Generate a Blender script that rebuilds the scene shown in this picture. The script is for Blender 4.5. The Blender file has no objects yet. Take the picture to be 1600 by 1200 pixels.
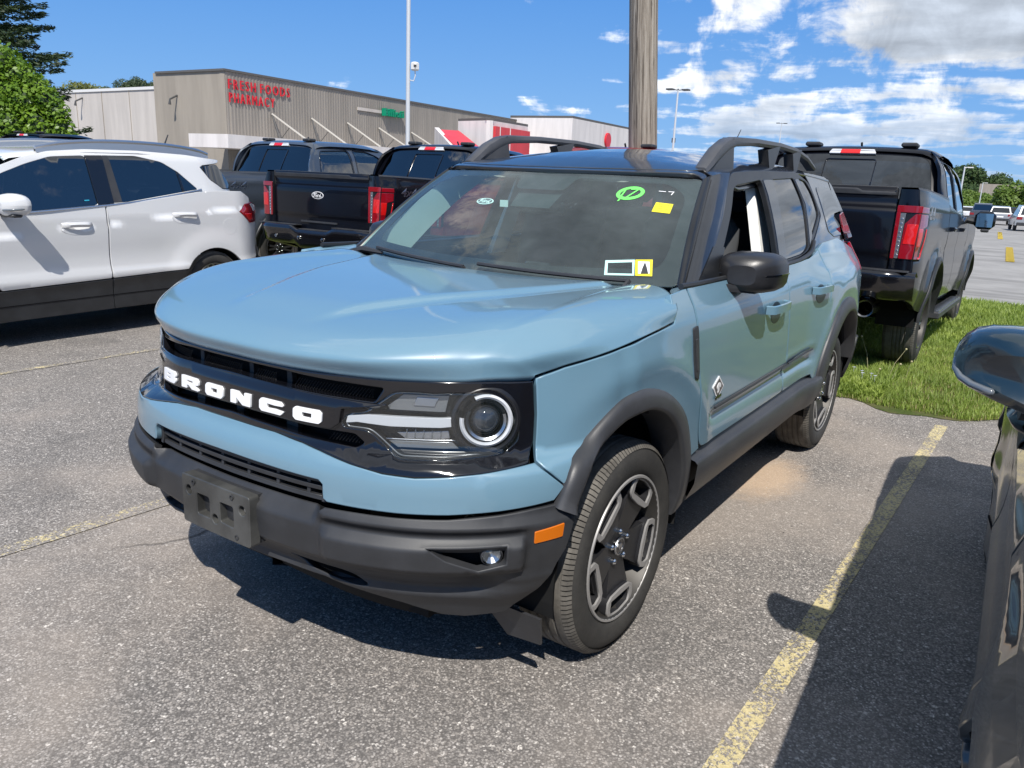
import bpy, math, random
import numpy as np
from mathutils import Vector, Matrix, noise
from mathutils.geometry import delaunay_2d_cdt
sc = bpy.context.scene
COL = sc.collection
pi = math.pi

# ------------------------------------------------------------------ camera
PITCH, YAW, ROLL = 0.257914695, 3.73294206, 0.0412409599
CAM = Vector((2.19881335, 1.89669431, 1.53183042))
fw = Vector((math.cos(PITCH)*math.cos(YAW), math.cos(PITCH)*math.sin(YAW), -math.sin(PITCH)))
rt = fw.cross(Vector((0, 0, 1))).normalized()
up = rt.cross(fw)
rt2 = rt*math.cos(ROLL)+up*math.sin(ROLL)
up2 = up*math.cos(ROLL)-rt*math.sin(ROLL)
cam = bpy.data.objects.new('camera', bpy.data.cameras.new('camera'))
COL.objects.link(cam)
cam.matrix_world = Matrix(((rt2.x, up2.x, -fw.x, CAM.x), (rt2.y, up2.y, -fw.y, CAM.y), (rt2.z, up2.z, -fw.z, CAM.z), (0, 0, 0, 1)))
cam.data.sensor_width = 36
cam.data.lens = 1231.817/1600*36
cam.data.clip_start = 0.05
cam.data.clip_end = 5000
sc.camera = cam

# ------------------------------------------------------------------ sun and sky
SUN_AZ, SUN_EL = math.radians(34), math.radians(51.5)
SDIR = Vector((math.cos(SUN_EL)*math.cos(SUN_AZ), math.cos(SUN_EL)*math.sin(SUN_AZ), math.sin(SUN_EL)))
sun = bpy.data.objects.new('sun', bpy.data.lights.new('sun', 'SUN'))
COL.objects.link(sun)
sun.data.energy = 4.6
sun.data.angle = math.radians(0.53)
sun.data.color = (1.0, 0.955, 0.89)
sun.rotation_euler = SDIR.to_track_quat('Z', 'Y').to_euler()

sc.view_settings.view_transform = 'Standard'
sc.view_settings.look = 'None'
sc.view_settings.exposure = 0.30
sc.view_settings.gamma = 1
sc.view_settings.use_curve_mapping = False
sc.cycles.max_bounces = 8
sc.cycles.transparent_max_bounces = 24
sc.cycles.caustics_reflective = False
sc.cycles.caustics_refractive = False
sc.cycles.sample_clamp_indirect = 4.0

world = bpy.data.worlds.new("World")
sc.world = world
world.use_nodes = True
wt = world.node_tree
wt.nodes.clear()


class NB:
    """tiny helper to wire shader nodes"""
    def __init__(s, tree): s.t = tree
    def n(s, typ, **kw):
        nd = s.t.nodes.new(typ)
        for k, v in kw.items():
            if k == 'ins':
                for i, val in v.items():
                    if isinstance(val, bpy.types.NodeSocket): s.t.links.new(val, nd.inputs[i])
                    else: nd.inputs[i].default_value = val
            else: setattr(nd, k, v)
        return nd
    def math(s, op, a, b=0.0, c=0.0, clamp=False):
        nd = s.n('ShaderNodeMath', operation=op, use_clamp=clamp)
        for i, v in enumerate((a, b, c)):
            if isinstance(v, bpy.types.NodeSocket): s.t.links.new(v, nd.inputs[i])
            else: nd.inputs[i].default_value = v
        return nd.outputs[0]
    def vmath(s, op, a, b=(0, 0, 0)):
        nd = s.n('ShaderNodeVectorMath', operation=op)
        for i, v in enumerate((a, b)):
            if isinstance(v, bpy.types.NodeSocket): s.t.links.new(v, nd.inputs[i])
            else: nd.inputs[i].default_value = v
        return nd.outputs[0]
    def mix(s, f, a, b, blend='MIX'):
        nd = s.n('ShaderNodeMix', data_type='RGBA', blend_type=blend)
        for i, v in ((0, f), (6, a), (7, b)):
            if isinstance(v, bpy.types.NodeSocket): s.t.links.new(v, nd.inputs[i])
            else: nd.inputs[i].default_value = v if not isinstance(v, tuple) or len(v) == 4 else (*v, 1)
        return nd.outputs[2]
    def noise(s, vec, scale, detail=4, rough=.5, dist=0.0, dim='3D'):
        nd = s.n('ShaderNodeTexNoise', noise_dimensions=dim, ins={'Scale': scale, 'Detail': detail, 'Roughness': rough, 'Distortion': dist})
        if vec is not None: s.t.links.new(vec, nd.inputs['Vector'])
        return nd.outputs['Fac']
    def ramp(s, f, stops, interp='LINEAR'):
        nd = s.n('ShaderNodeValToRGB')
        s.t.links.new(f, nd.inputs[0])
        cr = nd.color_ramp
        cr.interpolation = interp
        while len(cr.elements) < len(stops): cr.elements.new(.5)
        for e, (p_, c_) in zip(cr.elements, stops):
            e.position = p_
            e.color = (*c_, 1) if isinstance(c_, tuple) else (c_, c_, c_, 1)
        return nd.outputs[0]
    def sstep(s, v, a, b):
        nd = s.n('ShaderNodeMapRange', interpolation_type='SMOOTHSTEP', ins={1: a, 2: b, 3: 0.0, 4: 1.0})
        s.t.links.new(v, nd.inputs[0])
        return nd.outputs[0]


# sky: physical sky for the blue, with a layer of fair-weather cumulus laid out on a plane overhead
b = NB(wt)
sky = b.n('ShaderNodeTexSky', sky_type='NISHITA')
sky.sun_disc = False
sky.sun_elevation = SUN_EL
sky.sun_rotation = math.radians(90)-SUN_AZ
sky.air_density = 1.0
sky.dust_density = 0.1
sky.ozone_density = 2.2
tc = b.n('ShaderNodeTexCoord')
d = b.vmath('NORMALIZE', tc.outputs['Generated'])
sep = b.n('ShaderNodeSeparateXYZ', ins={0: d})
dx, dy, dz = sep.outputs
zc = b.math('MAXIMUM', b.math('ADD', dz, 0.055), 0.02)
px = b.math('DIVIDE', dx, zc)
py = b.math('DIVIDE', dy, zc)
puff = b.noise(d, 17.0, 7, .62, .4)
puff2 = b.noise(d, 60.0, 4, .6)
def cloud_density(ox, oy):
    pos = b.n('ShaderNodeCombineXYZ', ins={0: b.math('ADD', px, ox), 1: b.math('ADD', py, oy), 2: 0.0}).outputs[0]
    big = b.noise(pos, 0.33, 2, .5)
    med = b.noise(pos, 1.15, 5, .55, .2)
    # cloudier towards +y and -x, clearer the other way
    side = b.math('MULTIPLY', b.math('MINIMUM', b.math('ADD', b.math('MULTIPLY', dy, .83), b.math('MULTIPLY', dx, -.56)), .43), b.math('MULTIPLY_ADD', b.sstep(dz, .28, .48), -.22, .29))
    side = b.math('ADD', side, b.math('MULTIPLY', b.sstep(dz, .60, .86), .24))
    rgt = b.sstep(b.math('ADD', b.math('MULTIPLY', dy, .83), b.math('MULTIPLY', dx, -.56)), .16, .42)
    side = b.math('ADD', side, b.math('MULTIPLY', b.math('MULTIPLY', rgt, b.sstep(dz, .075, .13)), b.math('MULTIPLY_ADD', b.sstep(dz, .25, .5), -.038, .038)))
    side = b.math('SUBTRACT', side, b.math('MULTIPLY', b.math('SUBTRACT', 1.0, b.sstep(dz, .02, .10)), .022))
    base = b.math('ADD', b.math('ADD', b.math('MULTIPLY', big, .50), b.math('MULTIPLY', med, .55)), side)
    v = b.math('ADD', base, b.math('MULTIPLY', puff, .34))
    return b.math('ADD', v, b.math('MULTIPLY', puff2, .08)), base
CX, CY = 0.7, 7.7
den, base1 = cloud_density(CX, CY)
den2, base2 = cloud_density(CX+.22, CY+.16)
mask = b.sstep(den, .80, .90)
thick = b.sstep(base1, .615, .74)
lit = b.math('MULTIPLY_ADD', b.math('SUBTRACT', base1, base2), 5.0, .5, clamp=True)
lum = b.math('MULTIPLY', b.math('MULTIPLY_ADD', lit, .40, .72), b.math('MULTIPLY_ADD', thick, -.27, 1.02))
lum = b.math('MULTIPLY', lum, b.math('MULTIPLY_ADD', puff, 1.15, .42))
ccol = b.mix(b.math('MULTIPLY', thick, .9), (7.9, 8.0, 8.15, 1), (5.6, 6.3, 7.3, 1))
ccol = b.mix(1.0, ccol, b.n('ShaderNodeCombineXYZ', ins={0: lum, 1: lum, 2: lum}).outputs[0], 'MULTIPLY')
fade = b.math('MULTIPLY', b.math('MULTIPLY_ADD', b.sstep(dz, 0.0, .12), .55, .45), b.sstep(dz, -.01, .01))
grad = b.ramp(b.math('MAXIMUM', dz, 0.0), [(0.0, (.195, .425, .750)), (.06, (.150, .365, .735)), (.22, (.072, .262, .680)), (.5, (.075, .235, .58)), (1, (.07, .20, .50))])
grad = b.mix(1.0, grad, (8.2, 8.2, 8.2, 1), 'MULTIPLY')
skyc = b.mix(.90, sky.outputs[0], grad)
col = b.mix(b.math('MULTIPLY', b.math('MULTIPLY', mask, fade), .96), skyc, ccol)
bg = b.n('ShaderNodeBackground', ins={'Strength': 0.115})
wt.links.new(col, bg.inputs[0])
wo = b.n('ShaderNodeOutputWorld')
wt.links.new(bg.outputs[0], wo.inputs[0])

# ------------------------------------------------------------------ mesh helpers
def obj(name, me, parent=None, mat=None):
    if mat is not None and not me.materials:
        me.materials.append(mat)
    o = bpy.data.objects.new(name, me)
    COL.objects.link(o)
    if parent is not None: o.parent = parent
    return o

def mesh(verts, faces, smooth=False, normals=None):
    me = bpy.data.meshes.new('m')
    me.from_pydata([tuple(map(float, v)) for v in verts], [], [tuple(map(int, f)) for f in faces])
    if smooth:
        me.shade_smooth()
        if normals is not None:
            me.normals_split_custom_set_from_vertices([tuple(map(float, n)) for n in normals])
    me.update()
    return me

def thing(name, label, cat, loc=(0, 0, 0), rot=(0, 0, 0), group=None):
    o = bpy.data.objects.new(name, None)
    COL.objects.link(o)
    o.location = loc
    o.rotation_euler = rot
    o.empty_display_size = .2
    return tag(o, label, cat, group)

def tag(o, label=None, cat=None, group=None, kind=None):
    if label: o['label'] = label
    if cat: o['category'] = cat
    if group: o['group'] = group
    if kind: o['kind'] = kind
    return o

def resample(poly, step, closed=True):
    """subdivide a polygon's edges to about step length"""
    P = np.asarray(poly, float); out = []
    n = len(P)
    for i in range(n if closed else n-1):
        a, c = P[i], P[(i+1) % n]
        k = max(1, int(math.ceil(np.linalg.norm(c-a)/step)))
        for j in range(k): out.append(a+(c-a)*j/k)
    if not closed: out.append(P[-1])
    return np.array(out)

def fillet(poly, r, seg=5):
    """round the corners of a polygon; r is one radius or one per corner"""
    P = np.asarray(poly, float); n = len(P); out = []
    rr = [r]*n if not hasattr(r, '__len__') else list(r)
    for i in range(n):
        p0, p1, p2 = P[i-1], P[i], P[(i+1) % n]
        a, c = p0-p1, p2-p1
        la, lc = np.linalg.norm(a), np.linalg.norm(c)
        if rr[i] <= 0 or la < 1e-6 or lc < 1e-6:
            out.append(p1); continue
        d_ = min(rr[i], la*.48, lc*.48)
        q0, q2 = p1+a/la*d_, p1+c/lc*d_
        for k in range(seg+1):
            t = k/seg
            out.append((1-t)**2*q0+2*t*(1-t)*p1+t*t*q2)
    return np.array(out)

def crom(P, n=8, closed=False):
    P = np.asarray(P, float)
    if closed: Q = np.vstack([P[-1:], P, P[:2]])
    else: Q = np.vstack([2*P[0]-P[1], P, 2*P[-1]-P[-2]])
    out = []
    for i in range(1, len(Q)-2):
        p0, p1, p2, p3 = Q[i-1:i+3]
        t0 = 0; t1 = max(np.linalg.norm(p1-p0), 1e-9)**.5; t2 = t1+max(np.linalg.norm(p2-p1), 1e-9)**.5; t3 = t2+max(np.linalg.norm(p3-p2), 1e-9)**.5
        for k in range(n):
            t = t1+(t2-t1)*k/n
            a1 = (t1-t)/(t1-t0)*p0+(t-t0)/(t1-t0)*p1; a2 = (t2-t)/(t2-t1)*p1+(t-t1)/(t2-t1)*p2; a3 = (t3-t)/(t3-t2)*p2+(t-t2)/(t3-t2)*p3
            b1 = (t2-t)/(t2-t0)*a1+(t-t0)/(t2-t0)*a2; b2 = (t3-t)/(t3-t1)*a2+(t-t1)/(t3-t1)*a3
            out.append((t2-t)/(t2-t1)*b1+(t-t1)/(t2-t1)*b2)
    if not closed: out.append(Q[-2])
    return np.array(out)

def inpoly(pts, poly):
    x, y = pts[:, 0], pts[:, 1]; res = np.zeros(len(pts), bool)
    n = len(poly); j = n-1
    for i in range(n):
        xi, yi = poly[i]; xj, yj = poly[j]
        c = (yi > y) != (yj > y)
        with np.errstate(divide='ignore', invalid='ignore'):
            xx = (xj-xi)*(y-yi)/((yj-yi) if abs(yj-yi) > 1e-12 else 1e-12)+xi
        res ^= c & (x < xx); j = i
    return res

def area2(P):
    return .5*np.sum(P[:, 0]*np.roll(P[:, 1], -1)-np.roll(P[:, 0], -1)*P[:, 1])

def inset(P, e):
    """offset a CCW polygon inwards by e (outwards for a hole given CW)"""
    a = P-np.roll(P, 1, 0); c = np.roll(P, -1, 0)-P
    a /= np.maximum(np.linalg.norm(a, axis=1), 1e-9)[:, None]; c /= np.maximum(np.linalg.norm(c, axis=1), 1e-9)[:, None]
    na = np.stack([-a[:, 1], a[:, 0]], 1); nc = np.stack([-c[:, 1], c[:, 0]], 1)
    m = na+nc; l = np.linalg.norm(m, axis=1); m /= np.maximum(l, 1e-9)[:, None]
    k = 1/np.maximum(np.sum(m*na, 1), .5)
    return P+m*(e*k)[:, None], -m

def fnorm(F, uv, sgn):
    e = 2e-3
    du = F(uv[:, 0]+e, uv[:, 1])-F(uv[:, 0]-e, uv[:, 1]); dv = F(uv[:, 0], uv[:, 1]+e)-F(uv[:, 0], uv[:, 1]-e)
    n = np.cross(du, dv)*sgn
    return n/np.maximum(np.linalg.norm(n, axis=1), 1e-12)[:, None]

def panel(name, outline, F, mat, parent=None, holes=(), thick=.02, edge=.004, res=.04, sgn=1, drop=.0, mirror=False, both=False):
    """A body panel: the region `outline` of a surface F(u,v)->xyz, with a rolled edge and a return flange.
    mirror builds it on the other side of y=0 as well (both=True) or only there."""
    rings = []
    O = resample(outline, res)
    if area2(O) < 0: O = O[::-1]
    edge = min(edge, .22*float((O.max(0)-O.min(0)).min()))
    rings.append(O)
    for h in holes:
        H = resample(h, res)
        if area2(H) > 0: H = H[::-1]
        rings.append(H)
    ins = [inset(r, edge) for r in rings]
    V2 = np.vstack([i[0] for i in ins]); E = []; k = 0
    for i in ins:
        n = len(i[0]); E += [(k+j, k+(j+1) % n) for j in range(n)]; k += n
    lo, hi = O.min(0), O.max(0)
    gx = np.arange(lo[0]+res*.5, hi[0], res); gy = np.arange(lo[1]+res*.5, hi[1], res)
    G = np.array([(x, y) for j, y in enumerate(gy) for x in gx+(res*.25 if j % 2 else -res*.25)]).reshape(-1, 2)
    if len(G):
        m = inpoly(G, ins[0][0])
        for i in ins[1:]: m &= ~inpoly(G, i[0])
        G = G[m]
    if len(G):
        dmin = np.full(len(G), 1e9)
        for s in range(0, len(G), 4000):
            dd = G[s:s+4000, None, :]-V2[None]
            dmin[s:s+4000] = np.sqrt((dd**2).sum(2)).min(1)
        G = G[dmin > res*.45]
    allv = np.vstack([V2, G]) if len(G) else V2
    r = delaunay_2d_cdt([Vector(v) for v in allv], E, [], 0, 1e-7)
    vs = np.array([tuple(v) for v in r[0]]); tr = np.array([f for f in r[2] if len(f) == 3], int).reshape(-1, 3)
    if not len(tr): raise RuntimeError('empty panel '+name+str(O[:6]))
    cen = vs[tr].mean(1)
    m = inpoly(cen, ins[0][0])
    for i in ins[1:]: m &= ~inpoly(cen, i[0])
    tr = tr[m]
    # orientation
    t = vs[tr]; ar = (t[:, 1, 0]-t[:, 0, 0])*(t[:, 2, 1]-t[:, 0, 1])-(t[:, 2, 0]-t[:, 0, 0])*(t[:, 1, 1]-t[:, 0, 1])
    tr[ar < 0] = tr[ar < 0][:, ::-1]
    used = np.unique(tr); rem = -np.ones(len(vs), int); rem[used] = np.arange(len(used))
    vs = vs[used]; tr = rem[tr]
    P = F(vs[:, 0], vs[:, 1]); N = fnorm(F, vs, sgn)
    verts = [P]; norms = [N]; faces = [tuple(f) if sgn > 0 else tuple(f[::-1]) for f in tr]; base = len(vs)
    for r0, (r1, outd) in zip(rings, ins):
        n = len(r0)
        # indices of ring1 verts in vs
        dd = ((r1[:, None, :]-vs[None, :, :])**2).sum(2) if len(vs)*n < 4e6 else None
        idx = dd.argmin(1) if dd is not None else np.array([((vs-q)**2).sum(1).argmin() for q in r1])
        Pn = fnorm(F, r0, sgn); P0 = F(r0[:, 0], r0[:, 1])
        T = P0-F(r1[:, 0], r1[:, 1]); T /= np.maximum(np.linalg.norm(T, axis=1), 1e-9)[:, None]
        verts += [P0-Pn*edge*.8, P0-Pn*thick, P0-Pn*edge*.8]
        nn = Pn+T*1.3; nn /= np.linalg.norm(nn, axis=1)[:, None]
        norms += [nn, T, T]
        a, bb, cc = base, base+n, base+2*n
        for j in range(n):
            q = (j+1) % n
            f1 = (idx[j], a+j, a+q, idx[q]); f2 = (cc+j, bb+j, bb+q, cc+q)
            if sgn < 0: f1 = f1[::-1]; f2 = f2[::-1]
            if idx[j] != idx[q]: faces.append(f1)
            else: faces.append(f1[:3] if sgn > 0 else f1[1:])
            faces.append(f2)
        base += 3*n
    V = np.vstack(verts); NN = np.vstack(norms)
    out = []
    if not mirror or both:
        out.append(obj(name, mesh(V, faces, True, NN), parent, mat))
    if mirror or both:
        V2_ = V*[1, -1, 1]; N2 = NN*[1, -1, 1]
        out.append(obj(name, mesh(V2_, [f[::-1] for f in faces], True, N2), parent, mat))
    return out

def grid(name, X, mat, parent=None, closed_u=False, smooth=True, flip=False):
    """X: (nu,nv,3) array of points -> quad sheet"""
    nu, nv = X.shape[:2]; f = []
    for i in range(nu if closed_u else nu-1):
        for j in range(nv-1):
            q = (i*nv+j, ((i+1) % nu)*nv+j, ((i+1) % nu)*nv+j+1, i*nv+j+1)
            f.append(q[::-1] if flip else q)
    return obj(name, mesh(X.reshape(-1, 3), f, smooth), parent, mat)

class MB:
    """collects simple solids into one mesh"""
    def __init__(s): s.v = []; s.f = []
    def add(s, V, F_):
        k = len(s.v); s.v += [tuple(map(float, v)) for v in V]; s.f += [tuple(int(i)+k for i in f) for f in F_]; return s
    def box(s, lo, hi, bev=0.0, M=None):
        x0, y0, z0 = lo; x1, y1, z1 = hi
        if x1 < x0: x0, x1 = x1, x0
        if y1 < y0: y0, y1 = y1, y0
        if z1 < z0: z0, z1 = z1, z0
        if bev <= 0:
            V = [(x0, y0, z0), (x1, y0, z0), (x1, y1, z0), (x0, y1, z0), (x0, y0, z1), (x1, y0, z1), (x1, y1, z1), (x0, y1, z1)]
            F_ = [(0, 3, 2, 1), (4, 5, 6, 7), (0, 1, 5, 4), (1, 2, 6, 5), (2, 3, 7, 6), (3, 0, 4, 7)]
        else:
            bev = min(bev, (x1-x0)*.45, (y1-y0)*.45, (z1-z0)*.45)
            V = []; idx = {}
            c = ((x0+x1)/2, (y0+y1)/2, (z0+z1)/2); h = ((x1-x0)/2, (y1-y0)/2, (z1-z0)/2)
            for sx in (-1, 1):
                for sy in (-1, 1):
                    for sz in (-1, 1):
                        s3 = (sx, sy, sz)
                        for ax in range(3):
                            p_ = [c[i]+s3[i]*(h[i]-(0 if i == ax else bev)) for i in range(3)]
                            idx[(s3, ax)] = len(V); V.append(tuple(p_))
            F_ = []
            for ax in range(3):
                o1, o2 = [i for i in range(3) if i != ax]
                for sg in (-1, 1):
                    q = []
                    for a_, b_ in ((-1, -1), (1, -1), (1, 1), (-1, 1)):
                        t = [0, 0, 0]; t[ax] = sg; t[o1] = a_; t[o2] = b_; q.append(idx[(tuple(t), ax)])
                    F_.append(q)
                for a_ in (-1, 1):
                    for b_ in (-1, 1):
                        t0 = [0, 0, 0]; t1 = [0, 0, 0]
                        t0[o1] = t1[o1] = a_; t0[o2] = t1[o2] = b_; t0[ax] = -1; t1[ax] = 1
                        F_.append([idx[(tuple(t0), o1)], idx[(tuple(t1), o1)], idx[(tuple(t1), o2)], idx[(tuple(t0), o2)]])
            for sx in (-1, 1):
                for sy in (-1, 1):
                    for sz in (-1, 1): F_.append([idx[((sx, sy, sz), a)] for a in range(3)])
            Vn = np.array(V); cc = np.array(c)
            for i, f in enumerate(F_):
                pts = Vn[list(f)]; nrm = np.cross(pts[1]-pts[0], pts[2]-pts[0])
                if np.dot(nrm, pts.mean(0)-cc) < 0: F_[i] = list(f)[::-1]
        if M is not None: V = [tuple(M @ Vector(v)) for v in V]
        return s.add(V, F_)
    def tube(s, pts, r, n=10, caps=True):
        pts = [Vector(p_) for p_ in pts]; rr = r if hasattr(r, '__len__') else [r]*len(pts)
        V = []; up_ = None
        for i, p_ in enumerate(pts):
            t = (pts[min(i+1, len(pts)-1)]-pts[max(i-1, 0)]).normalized()
            if up_ is None: up_ = t.orthogonal().normalized()
            a = (up_-t*up_.dot(t)).normalized(); up_ = a; c = t.cross(a)
            for k in range(n):
                w = 2*pi*k/n; V.append(p_+a*math.cos(w)*rr[i]+c*math.sin(w)*rr[i])
        F_ = []
        for i in range(len(pts)-1):
            for k in range(n): F_.append((i*n+k, i*n+(k+1) % n, (i+1)*n+(k+1) % n, (i+1)*n+k))
        if caps:
            F_.append(tuple(range(n))[::-1]); F_.append(tuple((len(pts)-1)*n+k for k in range(n)))
        return s.add(V, F_)
    def lathe(s, prof, n=48, axis='y', c=(0, 0, 0), a0=0, a1=2*pi):
        """prof: (r, h) along axis"""
        full = abs(a1-a0-2*pi) < 1e-6; m = n if full else n+1; V = []
        for k in range(m):
            w = a0+(a1-a0)*k/n
            for r, h in prof:
                if axis == 'y': V.append((c[0]+r*math.cos(w), c[1]+h, c[2]+r*math.sin(w)))
                elif axis == 'z': V.append((c[0]+r*math.cos(w), c[1]+r*math.sin(w), c[2]+h))
                else: V.append((c[0]+h, c[1]+r*math.cos(w), c[2]+r*math.sin(w)))
        L = len(prof); F_ = []
        for k in range(n):
            k2 = (k+1) % m
            for j in range(L-1): F_.append((k*L+j, k2*L+j, k2*L+j+1, k*L+j+1) if axis == 'y' else (k*L+j, k*L+j+1, k2*L+j+1, k2*L+j))
        return s.add(V, F_)
    def prism(s, poly, F3, h):
        """polygon in (u,v) -> F3(u,v,w) solid between w=0 and w=h"""
        P = np.asarray(poly, float)
        if area2(P) < 0: P = P[::-1]
        n = len(P); V = [F3(u, v, 0) for u, v in P]+[F3(u, v, h) for u, v in P]
        F_ = [(j, (j+1) % n, n+(j+1) % n, n+j) for j in range(n)]
        r = delaunay_2d_cdt([Vector(q) for q in P], [(j, (j+1) % n) for j in range(n)], [], 1, 1e-7)
        for f in r[2]:
            ids = [r[3][i][0] for i in f]
            F_.append(tuple(n+i for i in ids)); F_.append(tuple(ids[::-1]))
        return s.add(V, F_)
    def build(s, name, mat, parent=None, smooth=None):
        me = mesh(s.v, s.f)
        if smooth is not None:
            me.shade_smooth()
            me.set_sharp_from_angle(angle=math.radians(smooth))
        return obj(name, me, parent, mat)

def sst(x, a, c):
    t = np.clip((x-a)/(c-a), 0, 1)
    return t*t*(3-2*t)
def gau(x, c, w): return np.exp(-((x-c)/w)**2)

# ------------------------------------------------------------------ materials
def pmat(name, col=(.5, .5, .5), rough=.5, metal=0.0, coat=0.0, coat_rough=.03, spec=.5, emit=None, estr=1.0):
    m = bpy.data.materials.new(name); m.use_nodes = True
    p = m.node_tree.nodes['Principled BSDF']
    p.inputs['Base Color'].default_value = (*col, 1)
    p.inputs['Roughness'].default_value = rough
    p.inputs['Metallic'].default_value = metal
    p.inputs['Coat Weight'].default_value = coat
    p.inputs['Coat Roughness'].default_value = coat_rough
    p.inputs['Specular IOR Level'].default_value = spec
    if emit: p.inputs['Emission Color'].default_value = (*emit, 1); p.inputs['Emission Strength'].default_value = estr
    return m
def mb(m):
    return NB(m.node_tree), m.node_tree.nodes['Principled BSDF']
def objpos(b): return b.n('ShaderNodeTexCoord').outputs['Object']
def worldpos(b): return b.n('ShaderNodeNewGeometry').outputs['Position']

def paint(name, col, dust=.12, rough=.4, metal=0.0, coat=1.0, flake=0.0):
    """clear-coated car paint with a thin film of dust and faint orange peel"""
    m = pmat(name, col, rough, metal, coat, .025)
    b, p = mb(m); pos = objpos(b)
    n1 = b.noise(pos, 2.2, 6, .6); n2 = b.noise(pos, 60, 3, .6)
    low = b.n('ShaderNodeSeparateXYZ', ins={0: pos}).outputs[2]
    lowf = b.math('SUBTRACT', 1.0, b.sstep(low, .35, .95))
    dm = b.math('MULTIPLY', b.math('ADD', b.math('MULTIPLY', b.sstep(n1, .4, .8), .5), b.math('MULTIPLY', lowf, .9)), dust, clamp=True)
    dm = b.math('MULTIPLY', dm, b.math('MULTIPLY_ADD', n2, .9, .5), clamp=True)
    c = b.mix(dm, (*col, 1), (.34, .31, .27, 1))
    m.node_tree.links.new(c, p.inputs['Base Color'])
    m.node_tree.links.new(b.math('MULTIPLY_ADD', dm, 1.2, .02, clamp=True), p.inputs['Coat Roughness'])
    bp_ = b.n('ShaderNodeBump', ins={'Strength': .02, 'Distance': .002, 'Height': b.noise(pos, 350, 2, .5)})
    m.node_tree.links.new(bp_.outputs[0], p.inputs['Coat Normal'])
    return m

def plastic(name, col, rough=.55, grain=400, gs=.25, spec=.5, var=.25):
    m = pmat(name, col, rough, spec=spec)
    b, p = mb(m); pos = objpos(b)
    n1 = b.noise(pos, 5, 5, .6)
    c = b.mix(b.sstep(n1, .3, .75), tuple(x*(1-var) for x in col)+(1,), tuple(min(1, x*(1+var)) for x in col)+(1,))
    m.node_tree.links.new(c, p.inputs['Base Color'])
    m.node_tree.links.new(b.math('MULTIPLY_ADD', n1, .2, rough-.1), p.inputs['Roughness'])
    bp_ = b.n('ShaderNodeBump', ins={'Strength': gs, 'Distance': .001, 'Height': b.noise(pos, grain, 2, .5)})
    m.node_tree.links.new(bp_.outputs[0], p.inputs['Normal'])
    return m

def glassmat(name, tint, ior=1.5, rough=.0, min_refl=0.0, veil=0.0):
    """thin automotive glass: clear (tinted) pass-through plus mirror reflection by fresnel, plus a pale teal film painting in sky haze"""
    m = bpy.data.materials.new(name); m.use_nodes = True; t = m.node_tree; t.nodes.clear(); b = NB(t)
    tr = b.n('ShaderNodeBsdfTransparent', ins={0: (*tint, 1)})
    gl = b.n('ShaderNodeBsdfGlossy', ins={'Color': (1, 1, 1, 1), 'Roughness': rough})
    ge = b.n('ShaderNodeNewGeometry'); dt = b.n('ShaderNodeVectorMath', operation='DOT_PRODUCT'); t.links.new(ge.outputs['Normal'], dt.inputs[0]); t.links.new(ge.outputs['Incoming'], dt.inputs[1])
    f0 = ((ior-1)/(ior+1))**2*1.9      # both faces of the pane, same from either side
    f = b.math('ADD', b.math('MULTIPLY', b.math('POWER', b.math('SUBTRACT', 1.0, b.math('ABSOLUTE', dt.outputs['Value'])), 5.0), 1-f0), f0+min_refl, clamp=True)
    mx = b.n('ShaderNodeMixShader', ins={0: f, 1: tr.outputs[0], 2: gl.outputs[0]})
    last = mx.outputs[0]
    if veil > 0:
        pos = objpos(b)
        df = b.n('ShaderNodeBsdfDiffuse', ins={0: (.40, .50, .48, 1)})  # pale veil colour stands in for sky sheen on the pane
        k = b.math('MULTIPLY', b.math('MULTIPLY_ADD', b.sstep(b.noise(pos, 3, 6, .6), .35, .8), .7, .45), veil)
        mx2 = b.n('ShaderNodeMixShader', ins={0: k, 1: last, 2: df.outputs[0]}); last = mx2.outputs[0]
    o = b.n('ShaderNodeOutputMaterial'); t.links.new(last, o.inputs[0])
    return m

M = {}
M['blue'] = paint('blue_grey_paint', (.130, .240, .315), .10, .38)
M['white'] = paint('white_paint', (.60, .605, .61), .04, .45)
M['black'] = paint('black_paint', (.0025, .003, .006), .004, .35, coat=.6)
M['black'].node_tree.nodes['Principled BSDF'].inputs['Specular IOR Level'].default_value = .15
M['roofblack'] = paint('black_roof_paint', (.007, .008, .011), .10, .35)
M['grey'] = paint('dark_grey_paint', (.075, .090, .112), .03, .38, .5)
M['red'] = paint('red_paint', (.22, .008, .012), .05, .38, .2)
M['teal'] = paint('dark_teal_paint', (.008, .022, .032), .10, .35)
M['silver'] = paint('silver_paint', (.42, .43, .44), .05, .38, .6)
M['gloss'] = pmat('gloss_black', (.006, .006, .008), .12, coat=.6)
M['pl'] = plastic('textured_dark_plastic', (.030, .031, .034), .52)
M['pl2'] = plastic('grey_plastic', (.042, .043, .047), .46)
M['rail'] = plastic('satin_grey_rail', (.060, .061, .066), .42)
M['mirror_cap'] = plastic('black_mirror_cap', (.022, .022, .024), .36)
M['cladding'] = plastic('black_cladding', (.020, .021, .023), .45)
M['dark'] = pmat('dark_void', (.006, .006, .007), .9, spec=.1)
M['under'] = pmat('underbody', (.012, .012, .012), .85, spec=.2)
M['chrome'] = pmat('chrome', (.75, .76, .78), .09, 1.0)
M['satin'] = pmat('satin_aluminium', (.55, .56, .58), .28, 1.0)
M['disc'] = pmat('brake_disc', (.22, .20, .18), .45, 1.0)
M['seal'] = pmat('rubber_seal', (.010, .010, .011), .6)
M['wglass'] = glassmat('windshield_glass', (.70, .90, .87), 1.52, 0, .02, .085)
M['sglass'] = glassmat('clear_side_glass', (.45, .55, .55), 1.5, 0, .03, .02)
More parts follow.
